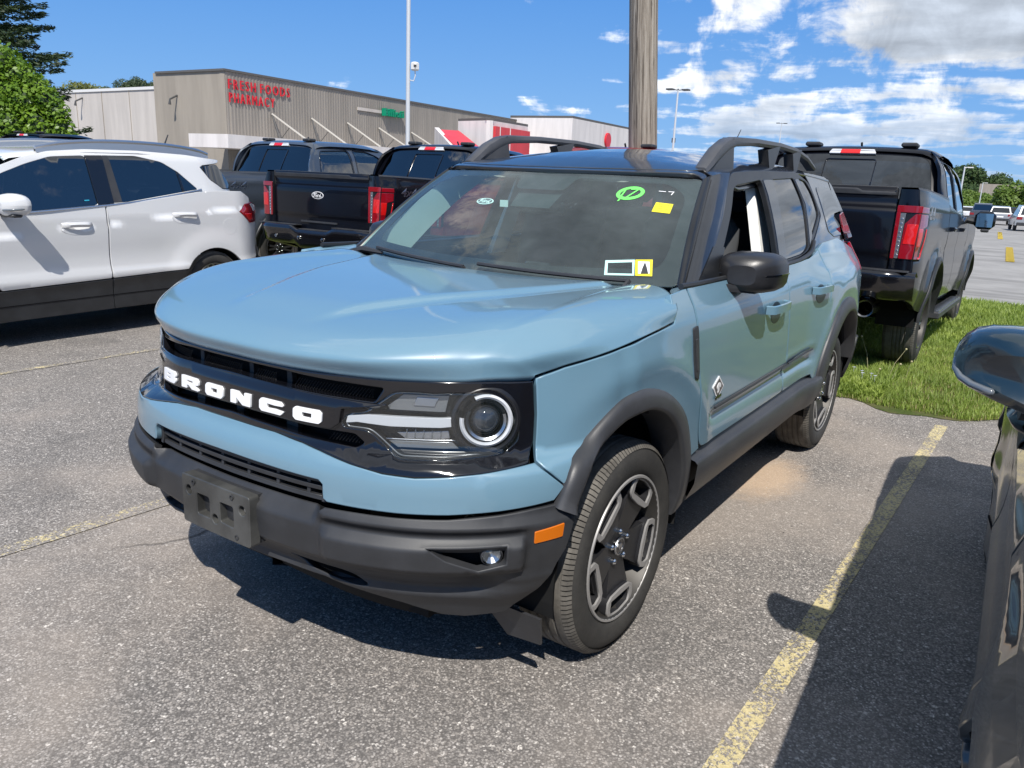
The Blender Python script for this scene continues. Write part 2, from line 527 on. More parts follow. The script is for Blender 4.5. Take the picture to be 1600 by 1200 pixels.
M['tglass'] = glassmat('tinted_glass', (.035, .045, .055), 1.55, 0, .05, .0)
M['lens'] = glassmat('clear_lens', (.93, .95, .96), 1.45, .02, .01, .015)
M['mglass'] = pmat('mirror_glass', (.34, .38, .40), .03, 1.0)
M['darkchrome'] = pmat('dark_chrome', (.22, .22, .22), .2, 1.0)
M['frit'] = pmat('ceramic_frit', (.010, .010, .012), .25, spec=.6)
M['redlens'] = pmat('red_lamp_lens', (.24, .004, .010), .12, coat=1.0)
M['redglow'] = pmat('bright_red_lamp', (.60, .010, .010), .15, coat=1.0)
M['amber'] = pmat('amber_lens', (.62, .15, .006), .22, coat=1.0)
M['lampwhite'] = pmat('lamp_light_guide', (.56, .57, .59), .22, coat=.6)
M['lampgrey'] = pmat('lamp_inner_grey', (.26, .27, .28), .22, .6)
M['frame'] = plastic('satin_black_frame', (.013, .014, .016), .36, 300, .08)
M['lampdark'] = pmat('lamp_inner_dark', (.012, .012, .014), .25)
M['letter'] = pmat('white_lettering', (.80, .80, .80), .4)
M['trim'] = pmat('interior_dark_trim', (.030, .034, .038), .7)
M['fabric'] = pmat('seat_fabric', (.045, .048, .052), .85)
M['ltrim'] = pmat('light_pillar_trim', (.80, .80, .76), .7)
M['headliner'] = pmat('headliner', (.42, .41, .38), .85)

# tyre rubber: dusty tread, darker sidewall with faint concentric rings
def tyre_mat():
    m = pmat('tyre_rubber', (.03, .03, .03), .75, spec=.3); b, p = mb(m); pos = objpos(b)
    n1 = b.noise(pos, 9, 5, .65); n2 = b.noise(pos, 120, 3, .6)
    c = b.mix(b.sstep(n1, .3, .7), (.022, .022, .022, 1), (.045, .043, .040, 1))
    c = b.mix(b.math('MULTIPLY', n2, .5), c, (.06, .057, .052, 1))
    m.node_tree.links.new(c, p.inputs['Base Color'])
    bp_ = b.n('ShaderNodeBump', ins={'Strength': .35, 'Distance': .002, 'Height': n2}); m.node_tree.links.new(bp_.outputs[0], p.inputs['Normal'])
    return m
M['tyre'] = tyre_mat()
def tread_mat():
    m = pmat('dusty_tread', (.1, .095, .085), .9, spec=.2); b, p = mb(m); pos = objpos(b)
    n1 = b.noise(pos, 14, 5, .65); n2 = b.noise(pos, 220, 3, .6)
    c = b.mix(b.sstep(n1, .25, .75), (.060, .057, .052, 1), (.155, .145, .130, 1)); c = b.mix(b.math('MULTIPLY', n2, .4), c, (.22, .20, .17, 1))
    m.node_tree.links.new(c, p.inputs['Base Color']); return m
M['tread'] = tread_mat()
M['machined'] = pmat('machined_wheel_face', (.33, .32, .31), .45, .3)
M['wheelblack'] = plastic('black_wheel_paint', (.018, .018, .020), .38, 300, .1)
M['barrel'] = pmat('wheel_barrel', (.05, .047, .043), .5, .5)

# asphalt (shared group: aggregate, tar, dust, hairline cracks)
def asphalt_group():
    g = bpy.data.node_groups.new('asphalt', 'ShaderNodeTree')
    g.interface.new_socket('Color', in_out='OUTPUT', socket_type='NodeSocketColor')
    g.interface.new_socket('Height', in_out='OUTPUT', socket_type='NodeSocketFloat')
    b = NB(g); pos = worldpos(b)
    def vor(scale, feat='F1', out='Distance', rnd=1.0):
        nd = b.n('ShaderNodeTexVoronoi', feature=feat, ins={'Scale': scale, 'Randomness': rnd}); g.links.new(pos, nd.inputs['Vector']); return nd
    v1 = vor(150); v2 = vor(88)
    wn = b.n('ShaderNodeTexWhiteNoise', noise_dimensions='3D'); g.links.new(v1.outputs['Position'], wn.inputs['Vector'])
    wn2 = b.n('ShaderNodeTexWhiteNoise', noise_dimensions='3D'); g.links.new(v2.outputs['Position'], wn2.inputs['Vector'])
    stone = b.ramp(wn.outputs['Value'], [(0, (.055, .053, .052)), (.35, (.135, .128, .121)), (.72, (.25, .235, .22)), (.93, (.36, .34, .318)), (1, (.55, .53, .50))])
    stone2 = b.ramp(wn2.outputs['Value'], [(0, (.08, .077, .074)), (.6, (.20, .188, .175)), (.93, (.33, .305, .28)), (1, (.70, .67, .62))])
    c = b.mix(b.sstep(b.noise(pos, 40, 2, .5), .45, .62), stone, stone2)
    c = b.mix(b.math('MULTIPLY', b.sstep(v1.outputs['Distance'], .42, .75), .75), c, (.040, .038, .037, 1))
    big = b.noise(pos, .55, 5, .6); mid = b.noise(pos, 2.7, 5, .65); fine = b.noise(pos, 26, 4, .6)
    c = b.mix(b.math('MULTIPLY', b.sstep(fine, .4, .75), .30), c, (.085, .081, .078, 1))
    c = b.mix(.22, c, (.20, .188, .176, 1)); c = b.mix(1.0, c, (1.29, 1.26, 1.235, 1), 'MULTIPLY')
    c = b.mix(b.math('MULTIPLY', b.sstep(big, .44, .68), .55), c, (.38, .325, .275, 1))      # brown dust
    c = b.mix(b.math('MULTIPLY', b.sstep(mid, .55, .8), .35), c, (.115, .111, .109, 1))       # darker tar
    patch = b.noise(b.vmath('ADD', pos, (13.0, 4.0, 0)), .9, 3, .55, .5)
    c = b.mix(b.math('MULTIPLY', b.sstep(patch, .58, .66), .26), c, (.075, .073, .072, 1))
    vd = b.n('ShaderNodeTexVoronoi', feature='F1', ins={'Scale': 1.7}); g.links.new(pos, vd.inputs['Vector'])
    drip = b.math('SUBTRACT', 1.0, b.sstep(b.math('ADD', vd.outputs['Distance'], b.math('MULTIPLY', fine, .06)), .045, .085))
    c = b.mix(b.math('MULTIPLY', drip, .38), c, (.03, .028, .027, 1))
    # cracks
    wp = b.vmath('ADD', pos, b.vmath('MULTIPLY', b.n('ShaderNodeTexNoise', ins={'Scale': 2.2, 'Detail': 5, 'Vector': pos}).outputs['Color'], (.5, .5, 0)))
    vc = b.n('ShaderNodeTexVoronoi', feature='DISTANCE_TO_EDGE', ins={'Scale': .55, 'Vector': wp})
    cr = b.math('SUBTRACT', 1.0, b.sstep(vc.outputs['Distance'], .0015, .008))
    crm = b.math('MULTIPLY', cr, b.sstep(b.noise(pos, .6, 3, .5), .56, .66))
    c = b.mix(b.math('MULTIPLY', crm, .75), c, (.018, .017, .016, 1))
    h = b.math('ADD', b.math('MULTIPLY', b.math('SUBTRACT', 1.0, v1.outputs['Distance']), .6), b.math('MULTIPLY', wn.outputs['Value'], .5))
    h = b.math('SUBTRACT', h, b.math('MULTIPLY', crm, 1.5))
    o = b.n('NodeGroupOutput'); g.links.new(c, o.inputs[0]); g.links.new(h, o.inputs[1])
    return g
AG = asphalt_group()
def asphalt_mat(name, line=False, tint=None):
    m = pmat(name, (.1, .1, .1), .88, spec=.25); b, p = mb(m); g = b.n('ShaderNodeGroup', node_tree=AG)
    c = g.outputs[0]; pos = worldpos(b)
    if tint: c = b.mix(.6, c, tint)
    sepp = b.n('ShaderNodeSeparateXYZ', ins={0: pos})
    # sandy patch beside the rear wheel, soft edge
    if not line:
        dpt = b.vmath('SUBTRACT', pos, (-1.94, .80, 0)); dpt = b.vmath('MULTIPLY', dpt, (1.9, 3.6, 1))
        ln = b.n('ShaderNodeVectorMath', operation='LENGTH'); m.node_tree.links.new(dpt, ln.inputs[0])
        dist = b.math('ADD', ln.outputs['Value'], b.math('MULTIPLY', b.noise(pos, 14, 4, .6), .5))
        c = b.mix(b.math('MULTIPLY', b.math('MULTIPLY', b.math('SUBTRACT', 1.0, b.sstep(dist, .5, 1.2)), b.math('MULTIPLY_ADD', b.noise(pos, 90, 4, .7), .9, .35)), .85, clamp=True), c, (.55, .40, .27, 1))
    else:
        n = b.noise(pos, 75, 4, .75); n2 = b.noise(pos, 6, 4, .6); n3 = b.noise(pos, 240, 2, .6)
        w = b.math('ADD', b.math('ADD', b.math('MULTIPLY', n, .62), b.math('MULTIPLY', n2, .30)), b.math('MULTIPLY', n3, .16))
        k = b.sstep(w, line, line+.05)
        yc = b.mix(n2, (.66, .53, .20, 1), (.74, .63, .34, 1)); yc = b.mix(.25, yc, c)
        c = b.mix(b.math('MULTIPLY', k, .92), c, yc)
    m.node_tree.links.new(c, p.inputs['Base Color'])
    bp_ = b.n('ShaderNodeBump', ins={'Strength': .55, 'Distance': .0035, 'Height': g.outputs[1]}); m.node_tree.links.new(bp_.outputs[0], p.inputs['Normal'])
    return m
M['asphalt'] = asphalt_mat('asphalt')
M['line'] = asphalt_mat('worn_yellow_line', .515)
M['line2'] = asphalt_mat('faded_yellow_line', .565)

M['mglass2'] = glassmat('smoked_glass', (.10, .13, .15), 1.55, 0, .06, .0)

# ------------------------------------------------------------------ ground
def gz(x, y):
    """height of the land: level round the parked suv, falling gently away beyond it"""
    x = np.asarray(x, float); y = np.asarray(y, float)
    return -.0125*np.clip(-4.3-x, 0, None)+0*y

def dirpx(u, v): return fw+rt2*((u-800)/1231.817)+up2*((600-v)/1231.817)
def P_at(u, v, depth): return CAM+dirpx(u, v)*depth
def P_z(u, v, z):
    d_ = dirpx(u, v); return CAM+d_*((z-CAM.z)/d_.z)
def P_ground(u, v):
    d_ = dirpx(u, v); t = -CAM.z/d_.z
    for _ in range(30):
        P = CAM+d_*t; t += (float(gz(P.x, P.y))-P.z)/d_.z
    return CAM+d_*t
def strip(name, xs, y0, y1, mat, lift, kind='structure'):
    """ground-hugging strip; y0,y1 arrays along xs"""
    xs = np.asarray(xs, float); X = np.stack([np.stack([xs, np.broadcast_to(y, xs.shape), gz(xs, 0*xs)+lift], 1) for y in (y0, y1)], 1)
    return tag(grid(name, X, mat, None, smooth=False, flip=xs[0] < xs[-1]), kind=kind)
XS = [-1500, -300, -100, -40, -12.4, -4.3, 0, 10, 60, 300]; YS = np.linspace(-900, 900, 7)
xx, yy = np.meshgrid(XS, YS, indexing='ij')
tag(grid('parking_lot', np.stack([xx, yy, gz(xx, yy)], -1), M['asphalt'], None, smooth=False), kind='structure')
# the paler, older pavement beyond the grass
M['oldlot'] = asphalt_mat('bleached_asphalt', False)
def oldlot():
    m = pmat('old_pavement', (.26, .25, .24), .9, spec=.2); b, p = mb(m); pos = worldpos(b)
    mp = b.vmath('MULTIPLY', pos, (1.0, .07, 1)); n = b.noise(mp, .55, 4, .55, .4); n2 = b.noise(pos, 1.2, 5, .6); n3 = b.noise(pos, 18, 3, .6)
    c = b.mix(b.sstep(n2, .3, .7), (.25, .243, .232, 1), (.33, .32, .305, 1)); c = b.mix(b.math('MULTIPLY', b.sstep(n, .53, .60), .45), c, (.13, .125, .12, 1))
    c = b.mix(b.math('MULTIPLY', n3, .25), c, (.18, .17, .165, 1)); m.node_tree.links.new(c, p.inputs['Base Color']); return m
M['oldlot'] = oldlot()
strip('far_pavement', [-11.9, -12.4, -40, -100, -300, -900], -400, 300, M['oldlot'], .006)
# grass verge with a ragged near edge
def verge_edge(y): return -4.12+.16*np.sin(y*1.9)+.10*np.sin(y*5.3+1)+.05*np.sin(y*13)+.10*np.sin(y*.7)
def soil_mat():
    m = pmat('turf_soil', (.10, .085, .05), .95, spec=.1); b, p = mb(m); pos = worldpos(b)
    n = b.noise(pos, 3, 5, .65); n2 = b.noise(pos, 40, 4, .7)
    c = b.mix(b.sstep(n, .35, .65), (.065, .10, .022, 1), (.17, .145, .075, 1)); c = b.mix(b.math('MULTIPLY', n2, .6), c, (.06, .065, .025, 1))
    m.node_tree.links.new(c, p.inputs['Base Color'])
    bp_ = b.n('ShaderNodeBump', ins={'Strength': .8, 'Distance': .02, 'Height': n2}); m.node_tree.links.new(bp_.outputs[0], p.inputs['Normal']); return m
M['soil'] = soil_mat()
ys = np.linspace(-40, 14, 500); xe = verge_edge(ys); cols = [np.stack([xe, ys, gz(xe, ys)+.004], 1)]
for x_ in (-4.45, -6, -9, -11.6, -11.95): cols.append(np.stack([np.full(500, x_), ys, gz(np.full(500, x_), ys)+(.02 if -11.9 < x_ < -4.4 else .010)], 1))
tag(grid('verge_soil', np.stack(cols, 1), M['soil'], None, smooth=False, flip=False), kind='structure')
k_ = grid('kerb', np.stack([np.stack([np.full(60, x_), np.linspace(-60, 40, 60), gz(np.full(60, x_), 0)+z_], 1) for x_, z_ in ((-11.94, -.02), (-11.94, .05), (-12.08, .05), (-12.10, .0))], 1), pmat('kerb_concrete', (.42, .41, .39), .85), None, smooth=False, flip=False); k_['kind'] = 'structure'
# painted bay lines (worn), each one its own strip
def bay_line(p0, p1, w=.10, name='painted_line', lift=.004, mat='line2'):
    p0, p1 = Vector(p0), Vector(p1); n = 24; t = (p1-p0).normalized(); s_ = Vector((-t.y, t.x)); rows_ = []
    for i in range(n+1):
        c = p0+(p1-p0)*i/n; rows_.append([(c.x+s_.x*q, c.y+s_.y*q, float(gz(c.x, 0))+lift) for q in (-w/2, w/2)])
    return tag(grid(name, np.array(rows_), M[mat], None, smooth=False, flip=True), kind='structure')
bay_line((2.6, 1.352), (-3.72, 1.462), .076, mat='line')
bay_line((2.6, -1.46), (-1.2, -1.22), .09)
bay_line((1.8, -4.30), (-3.9, -4.12), .065)
bay_line((2.4, -7.15), (-3.9, -7.0), .08)
def lane_mark(x0, x1, y):
    xs_ = np.linspace(x0, x1, 8); o = strip('lane_marking', xs_, y-.07, y+.07, pmat('lane_yellow', (.62, .48, .08), .8), .012); return o

# ================================================================== the blue-grey SUV in the middle
PLAN = crom([(.845,0),(.84,.15),(.825,.32),(.79,.48),(.73,.62),(.65,.73),(.55,.82),(.42,.885),(.25,.918),(0,.93),(-.5,.935),(-1.2,.935),(-2.0,.93),(-2.6,.92),(-3.0,.90),(-3.25,.86),(-3.42,.76),(-3.5,.6),(-3.53,.3),(-3.54,0)], 24)
PLAN[0, 1] = 0
PS = np.concatenate([[0], np.cumsum(np.linalg.norm(np.diff(PLAN, axis=0), axis=1))])
SIDE0 = 1.478
FZ = np.array([[.24,-.12],[.30,-.085],[.36,-.055],[.43,.0],[.47,.03],[.56,.042],[.635,.045],[.650,.032],[.665,.027],[.70,.028],[.74,.025],[.785,.010],[.80,.0],[.9,-.006],[1.02,-.016],[1.1,-.02]])
SZ = np.array([[.25,-.07],[.35,-.05],[.45,-.015],[.56,.0],[.8,.006],[.95,.004],[1.03,.0],[1.08,-.008],[1.12,-.02],[1.17,-.045],[1.25,-.078],[1.3,-.1]])
WS_ = np.array([0, .1, .2, .4, .55, .7, .8, .9, .95, 1.05, 1.2, 1.45]); WD = np.array([0, -.010, -.013, -.017, -.019, -.004, .008, .024, .032, .039, .025, 0]); WZ = np.array([-.004, -.005, -.005, -.009, -.0145, -.016, -.016, -.018, -.018, -.016, -.008, 0])
def wall(s, z, extra=0.0):
    s = np.asarray(s, float); z = np.asarray(z, float); a = np.abs(s)
    # the nose above the bumper cover sits further back towards its corners
    wu = sst(z, .77, .83); da = (np.interp(a, WS_, WD)+np.interp(a-.03, WS_, WD)+np.interp(a+.03, WS_, WD))/3*np.clip(a/.04, 0, 1)
    a = np.maximum(a+da*wu, 0); z = z+np.interp(a, WS_, WZ)*wu
    extra = extra+(-.012-.043*sst(a, .25, .65)*(1-sst(a, .95, 1.30)))*wu*(1-sst(a, 1.3, 1.4))
    x = np.interp(a, PS, PLAN[:, 0]); y = np.interp(a, PS, PLAN[:, 1]); e = .012
    tx = np.interp(a+e, PS, PLAN[:, 0])-np.interp(np.maximum(a-e, -e*0), PS, PLAN[:, 0])
    ty = np.interp(a+e, PS, PLAN[:, 1])-np.interp(np.maximum(a-e, 0), PS, PLAN[:, 1])
    l = np.hypot(tx, ty); nx, ny = ty/l, -tx/l
    w = sst(a, 1.0, 1.4)
    def sm(T, h): return (np.interp(z-h, T[:, 0], T[:, 1])+np.interp(z, T[:, 0], T[:, 1])*2+np.interp(z+h, T[:, 0], T[:, 1]))/4
    off = (1-w)*sm(FZ, .008)+w*sm(SZ, .03)
    # haunch over the rear wheel, lip over both arches, scalloped door bottoms
    off = off+.030*sst(a, 3.3, 3.75)*(1-sst(z, 1.0, 1.2))
    r1 = np.hypot(a-1.45, z-.36); off = off+.010*gau(r1, .63, .05)*w*sst(z, .5, .7)
    r2 = np.hypot(a-4.14, z-.36); off = off+.008*gau(r2, .64, .05)*sst(a, 3.3, 3.6)
    dd = sst(a, 1.99, 2.10)*(1-sst(a, 3.42, 3.56))
    off = off+dd*(-.020*gau(z, .685, .030)+.006*gau(z, .74, .02))+extra
    return np.stack([x+nx*off, np.where(s >= 0, 1, -1)*(y+ny*off), z+0*x], -1)
def W(extra=0.0): return lambda s, z: wall(s, z, extra)
def ghouse(extra=0.0):
    def F(x, z):
        y = .865-.38*(z-1.15)+.012*np.sin(np.clip((z-1.15)/.45, 0, 1)*pi)-.03*sst(-x, 2.2, 3.3)+extra
        return np.stack([x+0*z, y, z+0*x], -1)
    return F

bronco = thing('parked_suv', 'blue-grey suv with black roof, BRONCO lettered across its black grille', 'suv')
B = bronco
bm_, bl = M['blue'], M['gloss']

# hood: control net, rows front to rear, columns centre line to side shut line
Ls = [0, .25, .48, .68, .80, .88, .925, .953]
lz = [1.018, 1.019, 1.022, 1.026, 1.028, 1.030, 1.031, 1.031]
r0 = [wall(s, z, .004) for s, z in zip(Ls, lz)]
rows = [r0,
 [(.832,0,1.046),(.820,.25,1.048),(.782,.475,1.052),(.700,.650,1.058),(.630,.728,1.060),(.575,.785,1.057),(.535,.82,1.048),(.495,.852,1.036)],
 [(.770,0,1.084),(.757,.25,1.086),(.712,.465,1.092),(.635,.62,1.098),(.560,.705,1.098),(.505,.77,1.086),(.470,.815,1.068),(.425,.882,1.052)],
 [(.62,0,1.119),(.605,.25,1.121),(.56,.47,1.127),(.50,.62,1.134),(.435,.72,1.134),(.385,.79,1.117),(.355,.848,1.086),(.33,.906,1.060)],
 [(.40,0,1.142),(.39,.25,1.143),(.36,.48,1.148),(.33,.63,1.156),(.29,.74,1.157),(.25,.818,1.140),(.225,.870,1.103),(.205,.918,1.069)],
 [(.16,0,1.153),(.155,.25,1.154),(.14,.48,1.157),(.12,.64,1.165),(.10,.76,1.169),(.08,.84,1.155),(.065,.893,1.118),(.05,.931,1.081)],
 [(-.08,0,1.157),(-.08,.25,1.157),(-.08,.48,1.160),(-.08,.65,1.170),(-.08,.775,1.176),(-.07,.855,1.163),(-.07,.905,1.127),(-.07,.934,1.089)],
 [(-.31,0,1.154),(-.315,.25,1.154),(-.335,.48,1.160),(-.355,.65,1.171),(-.335,.785,1.180),(-.27,.865,1.168),(-.215,.913,1.135),(-.183,.935,1.098)]]
sl = [(.985,1.036),(1.055,1.050),(1.155,1.059),(1.277,1.069),(1.43,1.081),(1.548,1.089),(1.66,1.098)]
for i_, (s_, z_) in enumerate(sl):
    rows[i_+1] = list(rows[i_+1]); rows[i_+1][-1] = tuple(wall(s_, z_, 0))
    if i_ < 2:
        for j_ in range(2, 7): x_, y_, zz_ = rows[i_+1][j_]; k_ = (.050 if i_ == 0 else .014)*(.5 if j_ == 2 else 1); nn_ = np.array([.62, .78])*k_; rows[i_+1][j_] = (x_-nn_[0], y_-nn_[1], zz_)
N0 = np.array([[tuple(q) for q in r] for r in rows])
def net(N_, nu, nv):
    A = np.array([crom(N_[:, j], nu) for j in range(N_.shape[1])]).transpose(1, 0, 2)
    return np.array([crom(A[i], nv) for i in range(A.shape[0])])
full = np.concatenate([N0[:, :0:-1]*[1, -1, 1], N0], 1)
H = net(full, 20, 16)
x_, y_ = H[..., 0], np.abs(H[..., 1])
ya = np.interp(x_, [-.4, .1, .5, .75], [.60, .43, .24, .16]); yb = np.interp(x_, [-.4, .3, .6], [.66, .74, .70])
fadef = (1-sst(x_, .50, .72))
H[..., 2] += fadef*(.013*(1-sst(y_-ya, -.026, .026))+.006*sst(y_-yb, -.030, .022)*(1-sst(y_, .72, .86)))
H[..., 2] -= .003*gau(y_-ya, .035, .03)*fadef
# rolled skirt all round
def ring(Hh, dz, ins_):
    c = np.array([.2, 0, 0]); out = Hh.copy(); v = Hh-c; v[..., 2] = 0
    out -= v/np.maximum(np.linalg.norm(v, axis=-1), 1e-6)[..., None]*ins_; out[..., 2] -= dz
    return out
top = np.concatenate([ring(H[:1], .028, .03), ring(H[:1], .006, .002), H, ring(H[-1:], .03, .01)], 0)
L = ring(top[:, :1], .004, .012); Rr = ring(top[:, -1:], .004, .012)
hood = grid('hood', np.concatenate([L, top, Rr], 1), bm_, B, flip=False)
# cowl under the hood's rear edge
cw = MB(); cw.box((-.62, -.78, 1.05), (-.30, .78, 1.125)); cw.build('cowl', M['pl'], B)

# fenders, doors, quarter panels
ARCH_F = [(1.010,.665),(1.064,.767),(1.152,.842),(1.286,.909),(1.423,.922),(1.616,.871),(1.775,.759),(1.856,.621),(1.890,.52)]
ARCH_R = [(3.60,.50),(3.62,.60),(3.68,.72),(3.78,.83),(3.92,.905),(4.10,.935),(4.28,.91),(4.45,.82),(4.56,.69),(4.62,.55)]
af = crom(ARCH_F, 5); ar = crom(ARCH_R, 5)
def shrink(P, c, k): P = np.asarray(P); return P+(np.array(c)-P)*k
af_in = shrink(af, (1.45, .45), .05)
fender = [(.958,.800),(.962,.86),(.964,.923),(.960,1.022)]+[(s_, z_-.0075) for s_, z_ in sl]+[(1.664,1.0915),(1.672,1.10),(1.690,1.178),(1.825,1.187),(1.838,1.126),(1.846,.992),(1.876,.85),(1.935,.65),(1.965,.585),(1.90,.575)]+[tuple(q) for q in af_in[::-1]]+[(1.044,.722)]
FEN = panel('fender', fender, W(0), bm_, B, res=.03, both=True)
df_ = fillet([(1.835,1.187),(1.848,1.126),(1.856,.992),(1.886,.85),(1.945,.65),(1.975,.588),(3.025,.586),(3.018,.70),(2.995,.846),(2.955,1.06),(2.950,1.183)], [.01,.01,.02,.1,.1,.03,.03,.06,.1,.06,.01])
FD = panel('front_door', df_, W(0), bm_, B, res=.035, both=True)
ardoor = [(3.66,1.215),(3.69,1.10),(3.66,.98)]+[tuple(q) for q in shrink(ar, (4.14, .4), -.02)[:18][::-1] if q[0] < 3.75]+[(3.52,.586)]
rd_ = [(2.958,1.183),(2.963,1.06),(3.003,.846),(3.026,.70),(3.033,.586),(3.50,.586)]+ardoor[::-1][1:-1]+[(3.655,1.22),(3.55,1.20),(3.45,1.19)]
RD = panel('rear_door', rd_, W(0), bm_, B, res=.035, both=True)
qp = [(3.668,1.225),(3.70,1.10),(3.675,.98)]+[tuple(q) for q in shrink(ar, (4.14, .4), .03) if q[0] > 3.69]+[(4.62,.55),(5.15,.55),(5.15,.98),(4.62,1.02),(4.62,1.18),(4.2,1.26),(3.8,1.25)]
QP = panel('quarter_panel', qp, W(0), bm_, B, res=.04, both=True)
# black belt moulding, mid-door strip
for sd in (1, -1):
    k = MB(); pts = [(1.80,1.193),(1.95,1.190),(2.5,1.188),(3.0,1.186),(3.35,1.195),(3.55,1.222),(3.64,1.262)]
    P = np.array(pts); C3 = wall(P[:, 0]*1.0, P[:, 1], -.006); C3[:, 1] *= sd
    k.tube([Vector(q) for q in crom(C3, 5)], .011, 8); k.build('belt_moulding', M['cladding'], B, 40)
    for (s0, s1, prt) in ((2.07, 3.006, FD), (3.026, 3.44, RD)):
        k = MB(); ss = np.linspace(s0, s1, 16); zz = .7205+.006*(ss-2)**2; a = wall(ss, zz, .006); a[:, 1] *= sd
        k.tube([Vector(q) for q in a], .0055, 6); k.build('door_strip', M['pl'], prt[0 if sd > 0 else 1], 40)

# front bumper cover (painted), wraps the nose between lamps and plastic bumper
bc = [(-.37,.664),(-.385,.715),(-.365,.724)]
lowc = [(1.008,.684),(.956,.680),(.853,.673),(.724,.666),(.595,.664),(.491,.664),(.395,.664)]
upc = [(.0,.8165),(.19,.8155),(.30,.807),(.357,.798),(.458,.779),(.55,.765),(.637,.762),(.721,.768),(.805,.777),(.891,.789),(.937,.7945),(.953,.7955),(1.040,.7185)]
mir = lambda L: [(-a, c) for a, c in L][::-1]
cover = lowc+[(.382,.672),(.381,.712),(.368,.722),(0,.728),(-.368,.722),(-.381,.712),(-.382,.672)]+mir(lowc)+mir(upc)+upc[1:]
panel('bumper_cover', cover, W(.0), bm_, B, res=.028)

# dark plastic bumper
up_b = [(1.078,.662),(1.03,.672),(.956,.670),(.853,.663),(.724,.656),(.595,.654),(.491,.653),(.392,.651),(.374,.640)]
lo_b = [(.0,.405),(.20,.41),(.347,.408),(.473,.380),(.587,.352),(.712,.312),(.783,.308),(.91,.332),(.985,.43),(1.05,.534),(1.072,.62)]
bump = up_b+[(0,.640)]+mir(up_b)+mir(lo_b)[1:]+lo_b[1:]
fogH = [(.675,.588),(.868,.590),(.868,.535),(.80,.520),(.72,.552)]
fogL = [(-a, c) for a, c in fogH]
scoop = fillet([(.22,.455),(.42,.445),(.50,.415),(.46,.405),(.30,.425)], .02)
def bumper_off(s, z):
    a = np.abs(s)
    o = .0+.024*sst(a, .37, .41)*(1-sst(z, .583, .608))*sst(z, .498, .512)*(1-sst(a, .905, .93))   # stepped pods
    o = o-.040*(1-sst(a, .345, .385))*sst(z, .595, .640)
    o = o-.006*sst(z, .607, .612)*(1-sst(z, .616, .624))*sst(a, .36, .41)*(1-sst(a, .90, .95))
    o = o-.030*(1-sst(z, .47, .505))*sst(z, .40, .44)*(1-sst(a, .80, .92))
    o = o+.028*gau(a, .93, .13)*(1-sst(z, .42, .46))
    o = o+.012*sst(a, .80, .98)*gau(z, .455, .02)
    return o
def FB(s, z): return wall(s, z, bumper_off(s, z))
panel('front_bumper', bump, FB, M['pl'], B, holes=[fogH, fogL, scoop, [(-a, c) for a, c in scoop]], res=.016, thick=.03)
panel('valance', [(-.95,.34),(-.7,.31),(0,.395),(.7,.31),(.95,.34),(.93,.26),(.6,.24),(0,.30),(-.6,.24),(-.93,.26)], W(-.07), M['under'], B, res=.06)
# lower grille: recess, two bars, uprights
panel('lower_grille_recess', [(-.48,.54),(.48,.54),(.48,.76),(-.48,.76)], W(-.085), M['dark'], B, res=.08)
for zc_, hh in ((.712, .006), (.690, .0065), (.662, .006)):
    panel('lower_grille_bar', [(-.372,zc_-hh),(.372,zc_-hh),(.372,zc_+hh),(-.372,zc_+hh)], W(-.022), M['pl'], B, res=.05, thick=.02, edge=.002)
for s_ in (-.27, -.155, -.04, .08, .20, .315):
    panel('lower_grille_upright', [(s_-.006,.655),(s_+.006,.655),(s_+.006,.72),(s_-.006,.72)], W(-.028), M['pl'], B, res=.05, thick=.03, edge=.002)
for sd in (1, -1):
    # return faces of the opening
    panel('grille_opening_lip', [(sd*.368,.655),(sd*.383,.655),(sd*.383,.722),(sd*.368,.722)], W(-.018), M['pl'], B, res=.03, thick=.05, edge=.002)
    # fog lamp pocket
    fr = fogH if sd > 0 else fogL
    panel('fog_lamp_pocket', [(sd*.66,.50),(sd*.89,.50),(sd*.89,.60),(sd*.66,.60)], W(-.035), M['under'], B, res=.06)
    fc = wall(sd*.835, .556, -.005); fn_ = fnorm(W(0), np.array([[sd*.835, .556]]), 1)[0]
    fogM = Matrix.Translation(Vector(fc)) @ Vector(fn_).to_track_quat('Z', 'Y').to_matrix().to_4x4()
    k = MB(); k.lathe([(.030,-.02),(.030,.008),(.026,.012)], 24, 'z'); k.v = [tuple(fogM @ Vector(v)) for v in k.v]
    fo = k.build('fog_lamp', M['pl2'], B, 30)
    k = MB(); k.lathe([(.0255,.009),(.018,.014),(.0,.016)], 24, 'z'); k.v = [tuple(fogM @ Vector(v)) for v in k.v]; k.build('lens', M['lens'], fo, 60)
    k = MB(); k.lathe([(.025,.006),(.012,-.004),(.004,-.008),(0,-.008)], 12, 'z'); k.v = [tuple(fogM @ Vector(v)) for v in k.v]; k.build('reflector', M['satin'], fo)
    panel('marker_lamp', fillet([(sd*.944,.577),(sd*1.029,.581),(sd*1.032,.621),(sd*.944,.612)], .004), W(.004), M['amber'], B, res=.02, thick=.012, edge=.002)

